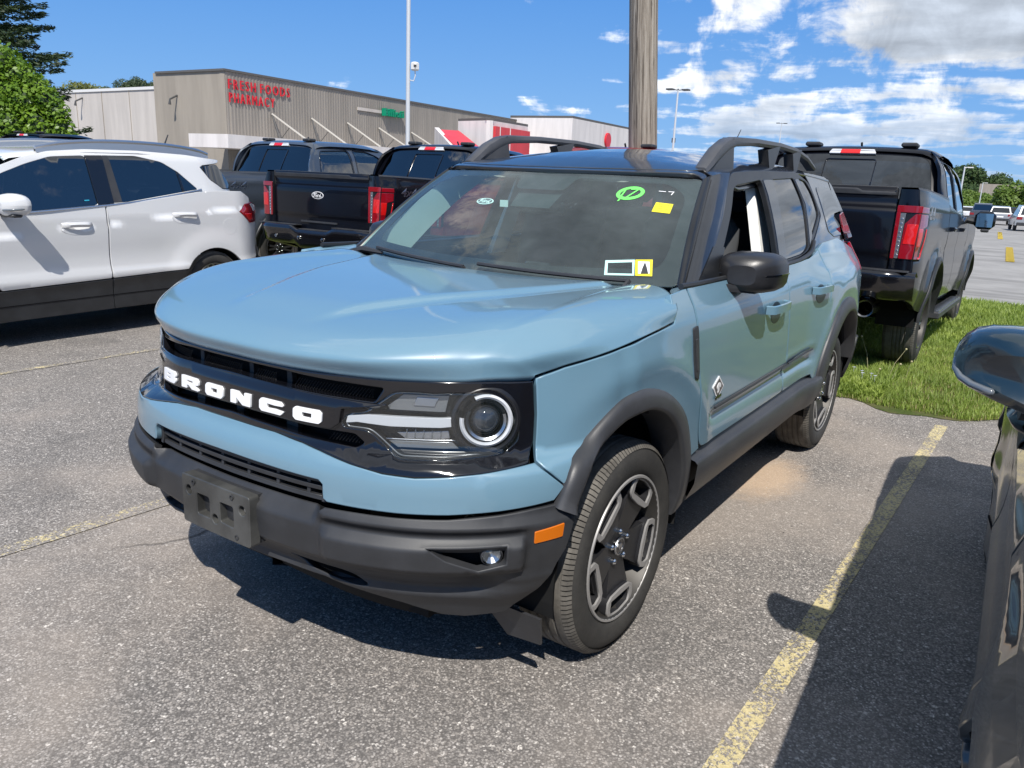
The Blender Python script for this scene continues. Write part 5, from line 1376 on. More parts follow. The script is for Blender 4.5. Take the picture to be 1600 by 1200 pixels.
k = MB(); a, c = flat(L1), flat(L0); t = (c-a).normalized(); n = Vector((t.y, -t.x, 0)); n = n if (a+n-flat(CAM)).length < (a-flat(CAM)).length else -n
V = []
for q in (a, c):
    for o, z in ((.10, HL2-.02), (.10, HL2+.22), (-.6, HL2+.22), (-.6, HL2-.02)): w_ = q+n*o; V.append((w_.x, w_.y, z))
k.add(V, [(0,1,2,3),(7,6,5,4),(0,4,5,1),(1,5,6,2),(2,6,7,3),(3,7,4,0)]); k.build('coping', M['wtrim'], low)
k = MB(); q = [a, c, c-n*22, a-n*22]; k.add([(w_.x, w_.y, z) for z in (ZB, HL2-.3) for w_ in q], [(0,1,2,3),(7,6,5,4),(1,2,6,5),(2,3,7,6),(3,0,4,7)]); k.build('rear_block', M['conc2'], low)
# panel joints on the pale wing
for f_ in (.12, .24, .36, .48, .60): 
    q = c+(a-c)*f_; k = MB(); k.box((-.03, -.03, ZB), (.03, .03, HL2-.05)); o_ = k.build('panel_joint', M['conc'], low); o_.location = (q.x+n.x*.01, q.y+n.y*.01, 0)
k = MB(); k.tube([c+n*.02+Vector((0,0,2.6)), a+n*.02+Vector((0,0,2.6))], .03, 4); k.build('panel_joint', M['conc'], low)
# white block building with red trim beyond
shop = thing('white_block_building', 'white block shopfront with red sloped awning and red panel', 'building')
HA = P_at(766, 188, 72).z; A0 = P_z(716, 189.2, HA); A1 = P_z(766, 188, HA); A2 = P_z(825, 198, HA)
wallbox('wall', A0, A1, HA, M['wblock'], shop, .4); _, tA, nA = wallbox('wall', A1, A2, HA, M['wblock'], shop, .4)
wallbox('coping', A0, A1, HA+.22, M['coping'], shop, .5, HA+.005); wallbox('coping', A1, A2, HA+.22, M['coping'], shop, .5, HA+.005)
def onA(u, v, off=0.0):
    o = flat(A1)-nA*off; d_ = dirpx(u, v); t = (o-CAM).dot(nA)/d_.dot(nA); P = CAM+d_*t; return (P-o).dot(tA), P.z
q0, q1 = onA(770, 197), onA(824, 205.5)
k = MB(); k.prism([(q0[0], 0), (q1[0], 0), (q1[0], q0[1]), (q0[0], q0[1])], lambda u, v, w_: tuple(flat(A1)+tA*float(u)-nA*(.06+w_)+Vector((0, 0, float(v)))), .25); k.build('red_panel', M['redroof'], shop)
for f_ in (.12, .4): 
    uu = q0[0]+(q1[0]-q0[0])*f_; k = MB(); k.prism([(uu-.05, 0), (uu+.05, 0), (uu+.05, q0[1]), (uu-.05, q0[1])], lambda u, v, w_: tuple(flat(A1)+tA*float(u)-nA*(.32+w_)+Vector((0, 0, float(v)))), .04); k.build('panel_seam', M['wtrim'], shop)
# red sloping awning
T0, T1 = P_at(682, 202, 74), P_at(717, 204, 74); B1_, B0_ = P_at(757, 236, 66), P_at(722, 236, 66)
k = MB(); dn = Vector((0, 0, -.25)); V = [T0, T1, B1_, B0_, T0+dn, T1+dn, B1_+dn, B0_+dn]; k.add(V, [(0,1,2,3),(7,6,5,4),(0,4,5,1),(1,5,6,2),(2,6,7,3),(3,7,4,0)]); k.build('sloped_awning', M['redroof'], shop)
Tn, Bn = P_at(679, 199, 74.2), P_at(716, 240, 66.2); k = MB(); nn2 = (T1-T0).normalized()*.4
V = [Tn, Bn, Vector((Bn.x, Bn.y, ZB)), Vector((Tn.x, Tn.y, ZB))]; V += [q+nn2 for q in V]; k.add(V, [(0,1,2,3),(7,6,5,4),(0,4,5,1),(1,5,6,2),(2,6,7,3),(3,7,4,0)]); k.build('side_wall', M['wblock'], shop)
big = thing('white_storefront_building', 'large white building with round red emblem behind the utility pole', 'building')
HB = P_at(880, 184, 98).z; D0 = P_z(806, 184, HB); D1 = P_z(895, 184.6, HB); D2 = P_z(984, 202.5, HB); D2 = flat(D1)+(flat(D2)-flat(D1))*1.15
D0 = flat(D1)+(flat(D0)-flat(D1))*1.1
wallbox('wall', D0, D1, HB, M['wblock'], big, .5); _, tD, nD = wallbox('wall', D1, D2, HB, M['wblock'], big, .5)
wallbox('coping', D0, D1, HB+.28, M['coping'], big, .6, HB+.005); wallbox('coping', D1, D2, HB+.28, M['coping'], big, .6, HB+.005)
wallbox('wall', D2, flat(D2)+nD*30, HB, M['wblock'], big, .5)
o = flat(D1); d_ = dirpx(948, 219); t = (o-CAM).dot(nD)/d_.dot(nD); Pc = CAM+d_*t; uc = (Pc-o).dot(tD)
k = MB(); k.prism([(uc+.95*math.cos(i*pi/12), Pc.z+.95*math.sin(i*pi/12)) for i in range(24)], lambda u, v, w_: tuple(o+tD*float(u)-nD*(.03+w_)+Vector((0, 0, float(v)))), .25); k.build('round_emblem', M['signred'], big)

# ------------------------------------------------------------------ poles
def wood_mat():
    m = pmat('weathered_wood', (.25, .2, .15), .9, spec=.15); b, p = mb(m); pos = objpos(b)
    mp = b.vmath('MULTIPLY', pos, (1, 1, .022)); n = b.noise(mp, 44, 7, .72, .25); n2 = b.noise(mp, 130, 4, .6); n3 = b.noise(b.vmath('MULTIPLY', pos, (1, 1, .3)), 3, 4, .6)
    c = b.ramp(n, [(.38, (.10, .082, .065)), (.46, (.24, .205, .165)), (.54, (.38, .335, .28)), (.64, (.50, .455, .39))]); c = b.mix(b.math('MULTIPLY', n2, .35), c, (.16, .13, .10, 1)); ck = b.math('MULTIPLY', b.sstep(b.noise(b.vmath('MULTIPLY', pos, (1, 1, .05)), 32, 3, .5), .60, .64), .8); c = b.mix(ck, c, (.045, .035, .028, 1)); c = b.mix(b.math('MULTIPLY', n3, .35), c, (.20, .18, .16, 1))
    m.node_tree.links.new(c, p.inputs['Base Color']); bp_ = b.n('ShaderNodeBump', ins={'Strength': .8, 'Distance': .012, 'Height': n}); m.node_tree.links.new(bp_.outputs[0], p.inputs['Normal']); return m
M['wood'] = wood_mat()
Pp = P_at(1004.7, 232, 9.6)
k = MB(); n = 36; V = []; rs = random.Random(5)
zs = np.linspace(float(gz(Pp.x, 0))-.2, 9.5, 60)
for z in zs:
    for i in range(n):
        a = 2*pi*i/n; r_ = (.178-.0035*z)*(1+.018*math.sin(5*a+.3*z)+.010*math.sin(11*a+1.0)+.008*noise.noise(Vector((math.cos(a)*4, math.sin(a)*4, z*.5))))
        V.append((r_*math.cos(a), r_*math.sin(a), z))
k.add(V, [(j*n+i, j*n+(i+1) % n, (j+1)*n+(i+1) % n, (j+1)*n+i) for j in range(len(zs)-1) for i in range(n)])
up_o = k.build('utility_pole', M['wood'], None, 60); up_o.location = (Pp.x, Pp.y, 0); _ax = Vector((fw.x, fw.y, 0)).normalized(); _R = Matrix.Rotation(math.radians(-4.3), 4, _ax); _pv = Vector((0, 0, Pp.z)); up_o.matrix_world = Matrix.Translation(Vector((Pp.x, Pp.y, 0))+_pv) @ _R @ Matrix.Translation(-_pv); tag(up_o, 'thick weathered wooden utility pole rising behind the blue-grey suv', 'utility pole')
M['polemetal'] = pmat('painted_pole', (.62, .63, .64), .4, .3)
lp_ = P_at(637, 224, 40); lpz = float(gz(lp_.x, 0))
lp = thing('light_pole', 'tall white metal pole with small camera on its side', 'light pole', (lp_.x, lp_.y, lpz))
k = MB(); k.tube([(0,0,0),(0,0,22)], [.11,.09], 14); k.build('shaft', M['polemetal'], lp, 40)
zc_ = P_at(637, 124, 40).z-lpz; rdir = Vector((rt2.x, rt2.y, 0)).normalized()
k = MB(); k.tube([Vector((0,0,zc_-.1)), rdir*.28+Vector((0,0,zc_-.15)), rdir*.36+Vector((0,0,zc_+.1)), rdir*.34+Vector((0,0,zc_+.35))], .03, 6); k.build('bracket', M['polemetal'], lp, 40)
k = MB(); q = rdir*.34+Vector((0,0,zc_+.55)); k.box((q.x-.17, q.y-.17, q.z-.22), (q.x+.17, q.y+.17, q.z+.18), .06); cm = k.build('camera_housing', M['wtrim'], lp, 40)
k = MB(); toC = (CAM-Vector((lp_.x, lp_.y, q.z))); toC.z = 0; toC.normalize(); c_ = q+toC*.19; k.box((c_.x-.05, c_.y-.05, c_.z-.06), (c_.x+.05, c_.y+.05, c_.z+.04)); k.build('camera_lens', M['fixture'], cm)
def lamp_post(u, vtop, depth, label, heads=2):
    P = P_at(u, vtop, depth); g_ = float(gz(P.x, 0)); o = thing('lamp_post', label, 'lamp post', (P.x, P.y, g_)); h = P.z-g_
    k = MB(); k.tube([(0,0,0),(0,0,h)], [.13,.08], 8); k.build('shaft', M['polemetal'], o, 40)
    k = MB(); r_ = rdir*.7; k.box((-.05, -.05, h-.02), (.05, .05, h+.12)); 
    for s_ in ((-1, 1) if heads == 2 else (1,)): k.tube([Vector((0,0,h)), r_*s_*.6+Vector((0,0,h+.05))], .04, 5); c_ = r_*s_+Vector((0,0,h+.05)); k.box((c_.x-.3, c_.y-.3, c_.z-.06), (c_.x+.3, c_.y+.3, c_.z+.06))
    k.build('lamp_head', M['fixture'] if heads == 2 else M['wtrim'], o); return o
lp1 = lamp_post(1059.5, 141, 70, 'grey lamp post standing just right of the wooden pole')
k = MB(); k.box((-.18,-.18,4.6),(.10,.10,5.1)); k.box((-.28,-.2,5.8),(.0,.05,6.2)); k.build('junction_box', M['fixture'], lp1)
lamp_post(1221.5, 193, 150, 'faint distant lamp post above the right roof rail')
lamp_post(1507.5, 262, 95, 'thin white pole rising right of the black pickup cab', 1)
lamp_post(1536, 286, 170, 'far lamp post among the right-hand trees', 1)

# ------------------------------------------------------------------ vegetation
def leaf_mat(name, c_a, c_b, c_c=None, trans=.25, rough=.55):
    m = bpy.data.materials.new(name); m.use_nodes = True; t = m.node_tree; t.nodes.clear(); b = NB(t); pos = worldpos(b)
    g = b.n('ShaderNodeObjectInfo'); wn = b.n('ShaderNodeTexWhiteNoise', noise_dimensions='3D')
    sn = b.n('ShaderNodeVectorMath', operation='SNAP'); t.links.new(pos, sn.inputs[0]); sn.inputs[1].default_value = (.17, .17, .17); t.links.new(sn.outputs[0], wn.inputs['Vector'])
    n = b.noise(pos, .8, 3, .6)
    f = b.math('ADD', b.math('MULTIPLY', wn.outputs['Value'], .55), b.math('MULTIPLY', b.sstep(n, .3, .7), .45))
    c = b.mix(f, (*c_a, 1), (*c_b, 1))
    p = b.n('ShaderNodeBsdfPrincipled', ins={'Roughness': rough, 'Specular IOR Level': .35}); t.links.new(c, p.inputs['Base Color'])
    tr = b.n('ShaderNodeBsdfTranslucent'); t.links.new(b.mix(.5, c, (c_b[0]*1.3, c_b[1]*1.5, c_b[2]*.6, 1)), tr.inputs[0])
    mx = b.n('ShaderNodeMixShader', ins={0: trans, 1: p.outputs[0], 2: tr.outputs[0]}); o = b.n('ShaderNodeOutputMaterial'); t.links.new(mx.outputs[0], o.inputs[0]); return m
M['vine'] = leaf_mat('vine_leaves', (.055, .125, .012), (.19, .30, .03), trans=.3, rough=.4)
M['spruce'] = leaf_mat('spruce_needles', (.014, .030, .014), (.045, .075, .026), trans=.1)
M['willow'] = leaf_mat('willow_leaves', (.10, .125, .030), (.19, .20, .055), trans=.3)
M['pine'] = leaf_mat('pine_needles', (.035, .06, .030), (.08, .11, .05), trans=.15)
M['hillgreen'] = leaf_mat('wood_leaves', (.030, .060, .018), (.075, .12, .035), trans=.2)
M['brightleaf'] = leaf_mat('light_leaves', (.085, .15, .025), (.17, .24, .045), trans=.3)
M['bark'] = plastic('bark', (.07, .055, .04), .9, 30, .8)
def quads_mesh(C, A, Bv, name, mat, parent=None, fold=None):
    """one small leaf quad per centre; A, Bv half-axis vectors"""
    n = len(C); V = np.empty((n, 4, 3)); V[:, 0] = C-A; V[:, 1] = C-Bv*.8; V[:, 2] = C+A; V[:, 3] = C+Bv*.8
    if fold is not None: V[:, 0] += fold; V[:, 2] += fold
    me = bpy.data.meshes.new('leaves'); me.vertices.add(n*4); me.vertices.foreach_set('co', V.reshape(-1).astype(np.float32))
    me.loops.add(n*4); me.polygons.add(n); me.loops.foreach_set('vertex_index', np.arange(n*4, dtype=np.int32)); me.polygons.foreach_set('loop_start', np.arange(0, n*4, 4, dtype=np.int32)); me.polygons.foreach_set('loop_total', np.full(n, 4, dtype=np.int32))
    me.update(calc_edges=True); return obj(name, me, parent, mat)
rng = np.random.default_rng(7)
def unit(v): return v/np.maximum(np.linalg.norm(v, axis=1), 1e-9)[:, None]
def crown(clumps, n, size, mat, parent, name='crown', up_bias=.35, aspect=.6, shell=.75):
    """leaves spread through the outer shells of many overlapping clumps"""
    c = np.array([q[0] for q in clumps]); r = np.array([q[1] if hasattr(q[1], '__len__') else (q[1],)*3 for q in clumps])
    w = (r[:, 0]*r[:, 2])**1.0; idx = rng.choice(len(c), n, p=w/w.sum()); d_ = unit(rng.normal(size=(n, 3)))
    rad = shell+(1-shell)*rng.random(n)+rng.normal(size=n)*.07
    C = c[idx]+d_*r[idx]*rad[:, None]
    nrm = unit(d_*.8+np.array([0, 0, up_bias])+rng.normal(size=(n, 3))*.55)
    a = unit(np.cross(nrm, rng.normal(size=(n, 3)))); b_ = np.cross(nrm, a); s = size*(.6+.8*rng.random(n))[:, None]
    return quads_mesh(C, a*s, b_*s*aspect, name, mat, parent)
def blobs(c, R, n, r0, r1, flat_=1.0, low=-.6):
    out = []
    for _ in range(n):
        d_ = Vector(rng.normal(size=3)).normalized(); d_.z = max(d_.z, low); q = float(rng.random())**.45
        out.append(((c[0]+d_.x*R[0]*q, c[1]+d_.y*R[1]*q, c[2]+d_.z*R[2]*q), (lambda s: (s, s, s*flat_))(float(rng.uniform(r0, r1))))) 
    return out
def trunk(parent, h, r, limbs=6, spread=2.0, base=.35):
    k = MB(); k.tube([(0,0,-.5),(.05,0,h*.4),(0,.08,h)], [r, r*.75, r*.3], 8); k.build('trunk', M['bark'], parent, 50)
    for i in range(limbs):
        a = i*2.4; z = h*(base+(1-base)*i/limbs); k = MB(); k.tube([(0,0,z),(math.cos(a)*spread*.5, math.sin(a)*spread*.5, z+h*.12),(math.cos(a)*spread, math.sin(a)*spread, z+h*.2)], [r*.4, r*.25, r*.08], 6); k.build('limb', M['bark'], parent, 50)
# vine-smothered tree at the left edge
v0 = P_at(-60, 210, 22); vt = thing('vine_covered_tree', 'bright green vine-smothered tree below the dark spruce', 'tree', (v0.x, v0.y, float(gz(v0.x, 0))))
trunk(vt, 4.0, .3)
cl = []
edge = [(0, 92, 1.0), (-40, 80, 1.1), (28, 112, .8), (55, 130, .7), (70, 150, .7), (88, 172, .6), (40, 150, 1.0), (10, 140, 1.1), (95, 195, .6), (60, 190, 1.0), (20, 190, 1.2), (108, 215, .5), (80, 225, .9), (-50, 140, 1.4), (-60, 200, 1.5), (-120, 120, 1.5), (-140, 190, 1.6), (30, 240, 1.3), (-40, 260, 1.5), (70, 270, 1.1), (105, 250, .8), (-120, 260, 1.5), (0, 300, 1.3), (60, 320, 1.0)]
for (u, v, r_) in edge:
    for dd_ in (0, 1.3):
        q = P_at(u-8*dd_, v+6, 22+dd_); cl.append((tuple(q-Vector(vt.location)), (r_*.62, r_*.62, r_*.58)))
crown(cl, 46000, .062, M['vine'], vt, aspect=.85, shell=.70, up_bias=.5)
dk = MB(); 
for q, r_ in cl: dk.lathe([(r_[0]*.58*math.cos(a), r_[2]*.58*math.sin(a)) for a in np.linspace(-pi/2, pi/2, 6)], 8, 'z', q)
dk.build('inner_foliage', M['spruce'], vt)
# spruce
s0 = P_at(5, 250, 34); sp = thing('spruce_tree', 'tall dark spruce at the left edge above the vines', 'tree', (s0.x, s0.y, float(gz(s0.x, 0))))
k = MB(); k.tube([(0,0,-.5),(0,0,17)], [.35,.04], 8); k.build('trunk', M['bark'], sp, 50)
C = []; A = []; Bq = []
zz_ = 1.2
while zz_ < 16.5:
    Lb = (17-zz_)*.215+.25; nb = 9
    for i in range(nb):
        a = rng.random()*2*pi; L_ = Lb*rng.uniform(.65, 1.12); droop = rng.uniform(-.25, .02); m_ = int(260*L_/3)+40
        t = rng.random(m_)**.75; w_ = (1-t)*.42*L_*.5+.07; side = rng.normal(size=m_)*w_*.6
        rr_ = t*L_; x = rr_*np.cos(a)-side*np.sin(a); y = rr_*np.sin(a)+side*np.cos(a); z = zz_+rr_*droop+.16*rr_**2/L_-np.abs(side)*.25+rng.normal(size=m_)*.06
        C.append(np.stack([x, y, z], 1)); d_ = np.stack([np.cos(a)+rng.normal(size=m_)*.5, np.sin(a)+rng.normal(size=m_)*.5, rng.normal(size=m_)*.35], 1); A.append(unit(d_)*rng.uniform(.07, .17, m_)[:, None]); Bq.append(unit(np.cross(d_, rng.normal(size=(m_, 3))))*.035)
    zz_ += rng.uniform(.28, .42)
quads_mesh(np.vstack(C), np.vstack(A), np.vstack(Bq), 'crown', M['spruce'], sp)
def tree(u, v, depth, R, h_c, n, leaf, mat, name, label, nb=14, flat_=.85, aspect=.7, group=None):
    P = P_at(u, v, depth); g_ = float(gz(P.x, 0)); o = thing(name, label, 'tree', (P.x, P.y, g_), group=group); top = P.z-g_
    trunk(o, max(top*.7, 1.5), max(.15, top*.03), 5, R[0]*.4)
    crown(blobs((0, 0, top-R[2]*.95), (R[0]*.75, R[1]*.75, R[2]*.72), nb, R[0]*.26, R[0]*.42, flat_), n, leaf, mat, o, aspect=aspect)
    return o
tree(131, 119, 95, (4.0, 3.6, 3.4), 0, 13000, .15, M['willow'], 'willow_tree', 'yellow-green round tree peeking over the pale concrete wing', nb=26)
for i, (u, v, r_) in enumerate(((150, 136, 1.7), (184, 124, 1.5), (206, 126, 1.4), (222, 125, 1.3), (238, 127, 1.3))):
    tree(u, v-8, 100+i, (r_*1.8, r_*1.8, 3.0), 0, 6000, .17, M['pine'], 'pine_tree', ['small pine between the round tree and the pine row', 'leftmost and tallest of the four pines over the roof', 'second pine from the left over the pale roof', 'third pine from the left over the pale roof', 'pine touching the tan store corner'][i], nb=16, flat_=1.0, aspect=.35)
# wooded hill and trees on the right horizon
hillc = []
for i in range(70):
    u = rng.uniform(1380, 1575); base_ = 262+max(0, (u-1520))*.36+max(0, 1440-u)*.25; v = base_+8+rng.uniform(0, 40); P = P_at(u, v, 300+rng.uniform(-12, 12)); r_ = rng.uniform(3.0, 5.0); hillc.append((tuple(P), (r_, r_, r_*.8)))
tag(crown(hillc, 60000, .55, M['hillgreen'], None, name='far_wood', shell=.6), 'dark wooded rise on the horizon behind the parked rows', 'wood', kind='stuff')
band = []
for i in range(150):
    u = rng.uniform(880, 1760); v = (296 if u > 1300 else 268)+rng.uniform(0, 16); P = P_at(u, v, 270+rng.uniform(-10, 10)); r_ = rng.uniform(2.2, 3.8); band.append((tuple(P), (r_, r_, r_*.9)))
for i in range(160):
    u = rng.uniform(1500, 2400); v = 300+rng.uniform(0, 20); P = P_at(min(u, 2300), v+6, 240); r_ = rng.uniform(3, 5); band.append((tuple(P), (r_, r_, r_)))
tag(crown(band, 60000, .45, M['hillgreen'], None, name='far_hedgerow', shell=.6), 'mixed treeline along the far edge of the lot', 'wood', kind='stuff')
for (u, v, dp, R, lab, mt) in ((1503, 290, 190, 6.5, 'yellow-green tree right behind the black pickup mirror', 'brightleaf'), (1524, 291, 200, 5.6, 'yellow-green tree left of the far lamp', 'brightleaf'), (1549, 293, 195, 5.4, 'light green tree beside the far lamp', 'brightleaf'), (1572, 296, 190, 4.6, 'low green tree above the silver suv', 'hillgreen'), (1601, 276, 150, 6.5, 'spreading tree at the right edge over the parked cars', 'brightleaf')):
    tree(u, v, dp, (R, R, R*.8), 0, 7000, .30, M[mt], 'broadleaf_tree', lab, nb=12, flat_=.8)
# weathered block on the horizon between the trees
k = MB(); q = P_at(1568, 300, 230); k.box((-4, -6, -6), (4, 6, .0)); o = k.build('concrete_block_building', M['conc'], None); o.location = (q.x, q.y, P_at(1568, 288.5, 230).z); tag(o, 'small grey block building among the far right trees', 'building')

# ------------------------------------------------------------------ grass
def grass(n, xr, yr, hmin, hmax, w_, name, label, mat, edge=True, clumpy=True, seed=1, avoid=None):
    r = np.random.default_rng(seed); x = r.uniform(*xr, n*2); y = r.uniform(*yr, n*2)
    if clumpy:
        f = .5+.5*np.sin(x*3.1+np.sin(y*2.3)*2)*np.sin(y*3.7+np.sin(x*1.7)*2); keep = r.random(n*2) < .35+.65*f
    else: keep = np.ones(n*2, bool)
    if edge: keep &= x < verge_edge(y)+.03-.30*r.random(n*2)**1.5*(.5+.5*np.sin(y*7+1.3*np.sin(y*3)))
    keep &= x > -11.9
    # bare, trodden patch by the truck's wheel and toward the edge
    bare = np.exp(-(((x+4.62)/.22)**2+((y-1.28)/.16)**2))+.8*np.exp(-(((x+4.5)/.18)**2+((y-1.62)/.20)**2)); keep &= r.random(n*2) > bare*.97
    x, y = x[keep][:n], y[keep][:n]; m = len(x); h = r.uniform(hmin, hmax, m)*(.55+.45*sst(verge_edge(y)-x, .0, .5))
    a = r.uniform(0, 2*pi, m); ln = r.uniform(.15, .75, m)*h; z0 = gz(x, y)+.008
    dx_, dy_ = np.cos(a), np.sin(a); ww = w_*r.uniform(.6, 1.3, m)
    V = np.empty((m, 5, 3)); px_, py_ = -dy_*ww, dx_*ww
    V[:, 0] = np.stack([x-px_, y-py_, z0], 1); V[:, 1] = np.stack([x+px_, y+py_, z0], 1)
    V[:, 2] = np.stack([x+px_*.7+dx_*ln*.35, y+py_*.7+dy_*ln*.35, z0+h*.6], 1); V[:, 3] = np.stack([x-px_*.7+dx_*ln*.35, y-py_*.7+dy_*ln*.35, z0+h*.6], 1)
    V[:, 4] = np.stack([x+dx_*ln, y+dy_*ln, z0+h*(1-.25*ln/h)], 1)
    me = bpy.data.meshes.new('g'); me.vertices.add(m*5); me.vertices.foreach_set('co', V.reshape(-1).astype(np.float32)); b0_ = np.arange(m)[:, None]*5
    L_ = np.hstack([b0_+np.array([[0, 1, 2, 3]]), b0_+np.array([[3, 2, 4]])]).reshape(-1); me.loops.add(m*7); me.polygons.add(m*2); me.loops.foreach_set('vertex_index', L_.astype(np.int32))
    ls = np.stack([np.arange(m)*7, np.arange(m)*7+4], 1).reshape(-1); lt = np.tile([4, 3], m); me.polygons.foreach_set('loop_start', ls.astype(np.int32)); me.polygons.foreach_set('loop_total', lt.astype(np.int32)); me.update(calc_edges=True)
    return tag(obj(name, me, None, mat), label, 'grass', kind='stuff')
M['grass'] = leaf_mat('grass_blades', (.13, .20, .035), (.36, .44, .10), trans=.35, rough=.5)
M['drygrass'] = leaf_mat('dry_grass', (.24, .20, .09), (.42, .36, .18), trans=.3, rough=.6)
grass(90000, (-7.0, -3.95), (.2, 2.9), .03, .11, .0028, 'grass', 'short lit grass right of the black pickup', M['grass'])
grass(70000, (-12, -6.8), (-.5, 4.5), .05, .12, .0055, 'grass', 'grass verge running to the far kerb', M['grass'], seed=2)
grass(34000, (-7.0, -4.0), (.2, 2.8), .02, .08, .0030, 'dry_grass', 'straw-coloured blades among the near grass', M['drygrass'], seed=3)
grass(60000, (-12, -3.95), (-14, .3), .04, .11, .006, 'grass', 'grass under and between the parked pickups', M['grass'], seed=4)
grass(14000, (-12, -3.95), (3, 12), .04, .12, .008, 'grass', 'grass verge past the right edge', M['grass'], seed=5)
grass(7000, (-5.1, -4.05), (.55, 1.0), .05, .14, .0060, 'weeds', 'broad weedy leaves at the edge of the verge', M['grass'], seed=6)
# tall weed stems with small heads beside the truck's tyre
M['stem'] = pmat('dry_stem', (.42, .38, .22), .8); M['flower'] = pmat('pale_flower', (.62, .64, .80), .6)
for i, (x, y, h, lx, ly) in enumerate(((-4.75, .93, .30, -.08, .10), (-4.62, .98, .22, .05, .06), (-4.85, .78, .36, .02, -.10), (-4.55, .88, .16, .0, .02), (-4.9, 1.05, .20, .03, .03))):
    z = float(gz(x, 0)); o = thing('weed_stem', ['tall bent weed stem leaning right by the truck tyre', 'shorter weed stem beside the bent one', 'tallest straight weed stem in front of the dark underbody', 'short weed stem nearest the lot', 'small weed stem right of the tyre'][i], 'weed', (x, y, z))
    k = MB(); k.tube([(0,0,0),(lx*.4, ly*.4, h*.6),(lx, ly, h)], [.0022,.0018,.0012], 5); k.build('stem', M['stem'], o)
    k = MB(); k.lathe([(.0,-.010),(.008,-.004),(.009,.003),(.0,.010)], 7, 'z', (lx, ly, h)); k.build('head', M['stem'], o)
for i, (x, y) in enumerate(((-4.42, .80), (-4.45, .86), (-4.60, .70), (-4.38, .90), (-4.50, .78))):
    k = MB(); z = float(gz(x, 0))+.13; 
    for j in range(5): a = 2*pi*j/5; k.add([(0,0,.004),(.011*math.cos(a-.4),.011*math.sin(a-.4),.006),(.015*math.cos(a),.015*math.sin(a),.004),(.011*math.cos(a+.4),.011*math.sin(a+.4),.006)], [(0,1,2,3)])
    k.tube([(0,0,-.12),(0,0,0)], .001, 4); o = k.build('wildflower', M['flower'], None); o.location = (x, y, z); tag(o, 'tiny pale blue wildflower in the weeds by the rear wheel', 'flower', 'wildflowers by the rear wheel')
# yellow dashes and markings on the far pavement
for (u, v0_, v1_) in ((1577, 387, 410), (1562, 363, 374)):
    a, c = P_ground(u, v0_), P_ground(u+1, v1_); k = MB(); w_ = .11; s_ = Vector((0, w_, 0)); m_ = .02
    k.add([a-s_+Vector((0,0,m_)), a+s_+Vector((0,0,m_)), c+s_+Vector((0,0,m_)), c-s_+Vector((0,0,m_))], [(0,1,2,3),(3,2,1,0)]); o = k.build('lane_marking', pmat('lane_yellow', (.66, .50, .07), .8)); o['kind'] = 'structure'

# loose grit, bits of stone and straw lying on the asphalt
def grit(n, xr, yr, smin, smax, col, name, label, seed, bias=None):
    r = np.random.default_rng(seed); x = r.uniform(*xr, n); y = r.uniform(*yr, n)
    if bias is not None: x = bias(y, r.random(n))
    s_ = r.uniform(smin, smax, n)*r.random(n)**.5; V = []; F_ = []
    base = np.array([(1,0,0),(.2,.9,0),(-.9,.4,0),(-.6,-.8,0),(.5,-.9,0),(.1,.05,.7)])
    for i in range(n):
        a = r.uniform(0, 2*pi); R_ = np.array([[math.cos(a), -math.sin(a), 0], [math.sin(a), math.cos(a), 0], [0, 0, 1]]); P = (base*(1+r.normal(size=(6, 1))*.2))@R_.T*s_[i]*[1, .75, .7]
        k_ = len(V); V += [(x[i]+q[0], y[i]+q[1], float(gz(x[i], 0))+q[2]+.0005) for q in P]; F_ += [(k_+j, k_+(j+1) % 5, k_+5) for j in range(5)]
    return tag(obj(name, mesh(V, F_), None, col), label, 'gravel', kind='stuff')
M['grit'] = plastic('pale_grit', (.42, .40, .37), .9, 80, .3, var=.5); M['grit2'] = plastic('dark_grit', (.12, .11, .10), .9, 80, .3, var=.5)
grit(2600, (-4.1, 2.0), (-4.5, 2.0), .002, .007, M['grit'], 'loose_grit', 'pale loose grit scattered over the asphalt', 21)
grit(1200, (-4.1, 2.0), (-4.5, 2.0), .002, .008, M['grit2'], 'loose_grit', 'dark crumbs of asphalt scattered over the lot', 22)
grit(2500, (0, 1), (-5, 3), .002, .009, M['grit'], 'loose_grit', 'grit and crumbs gathered along the edge of the verge', 23, bias=lambda y, q: verge_edge(y)+.25*q**2-.08)

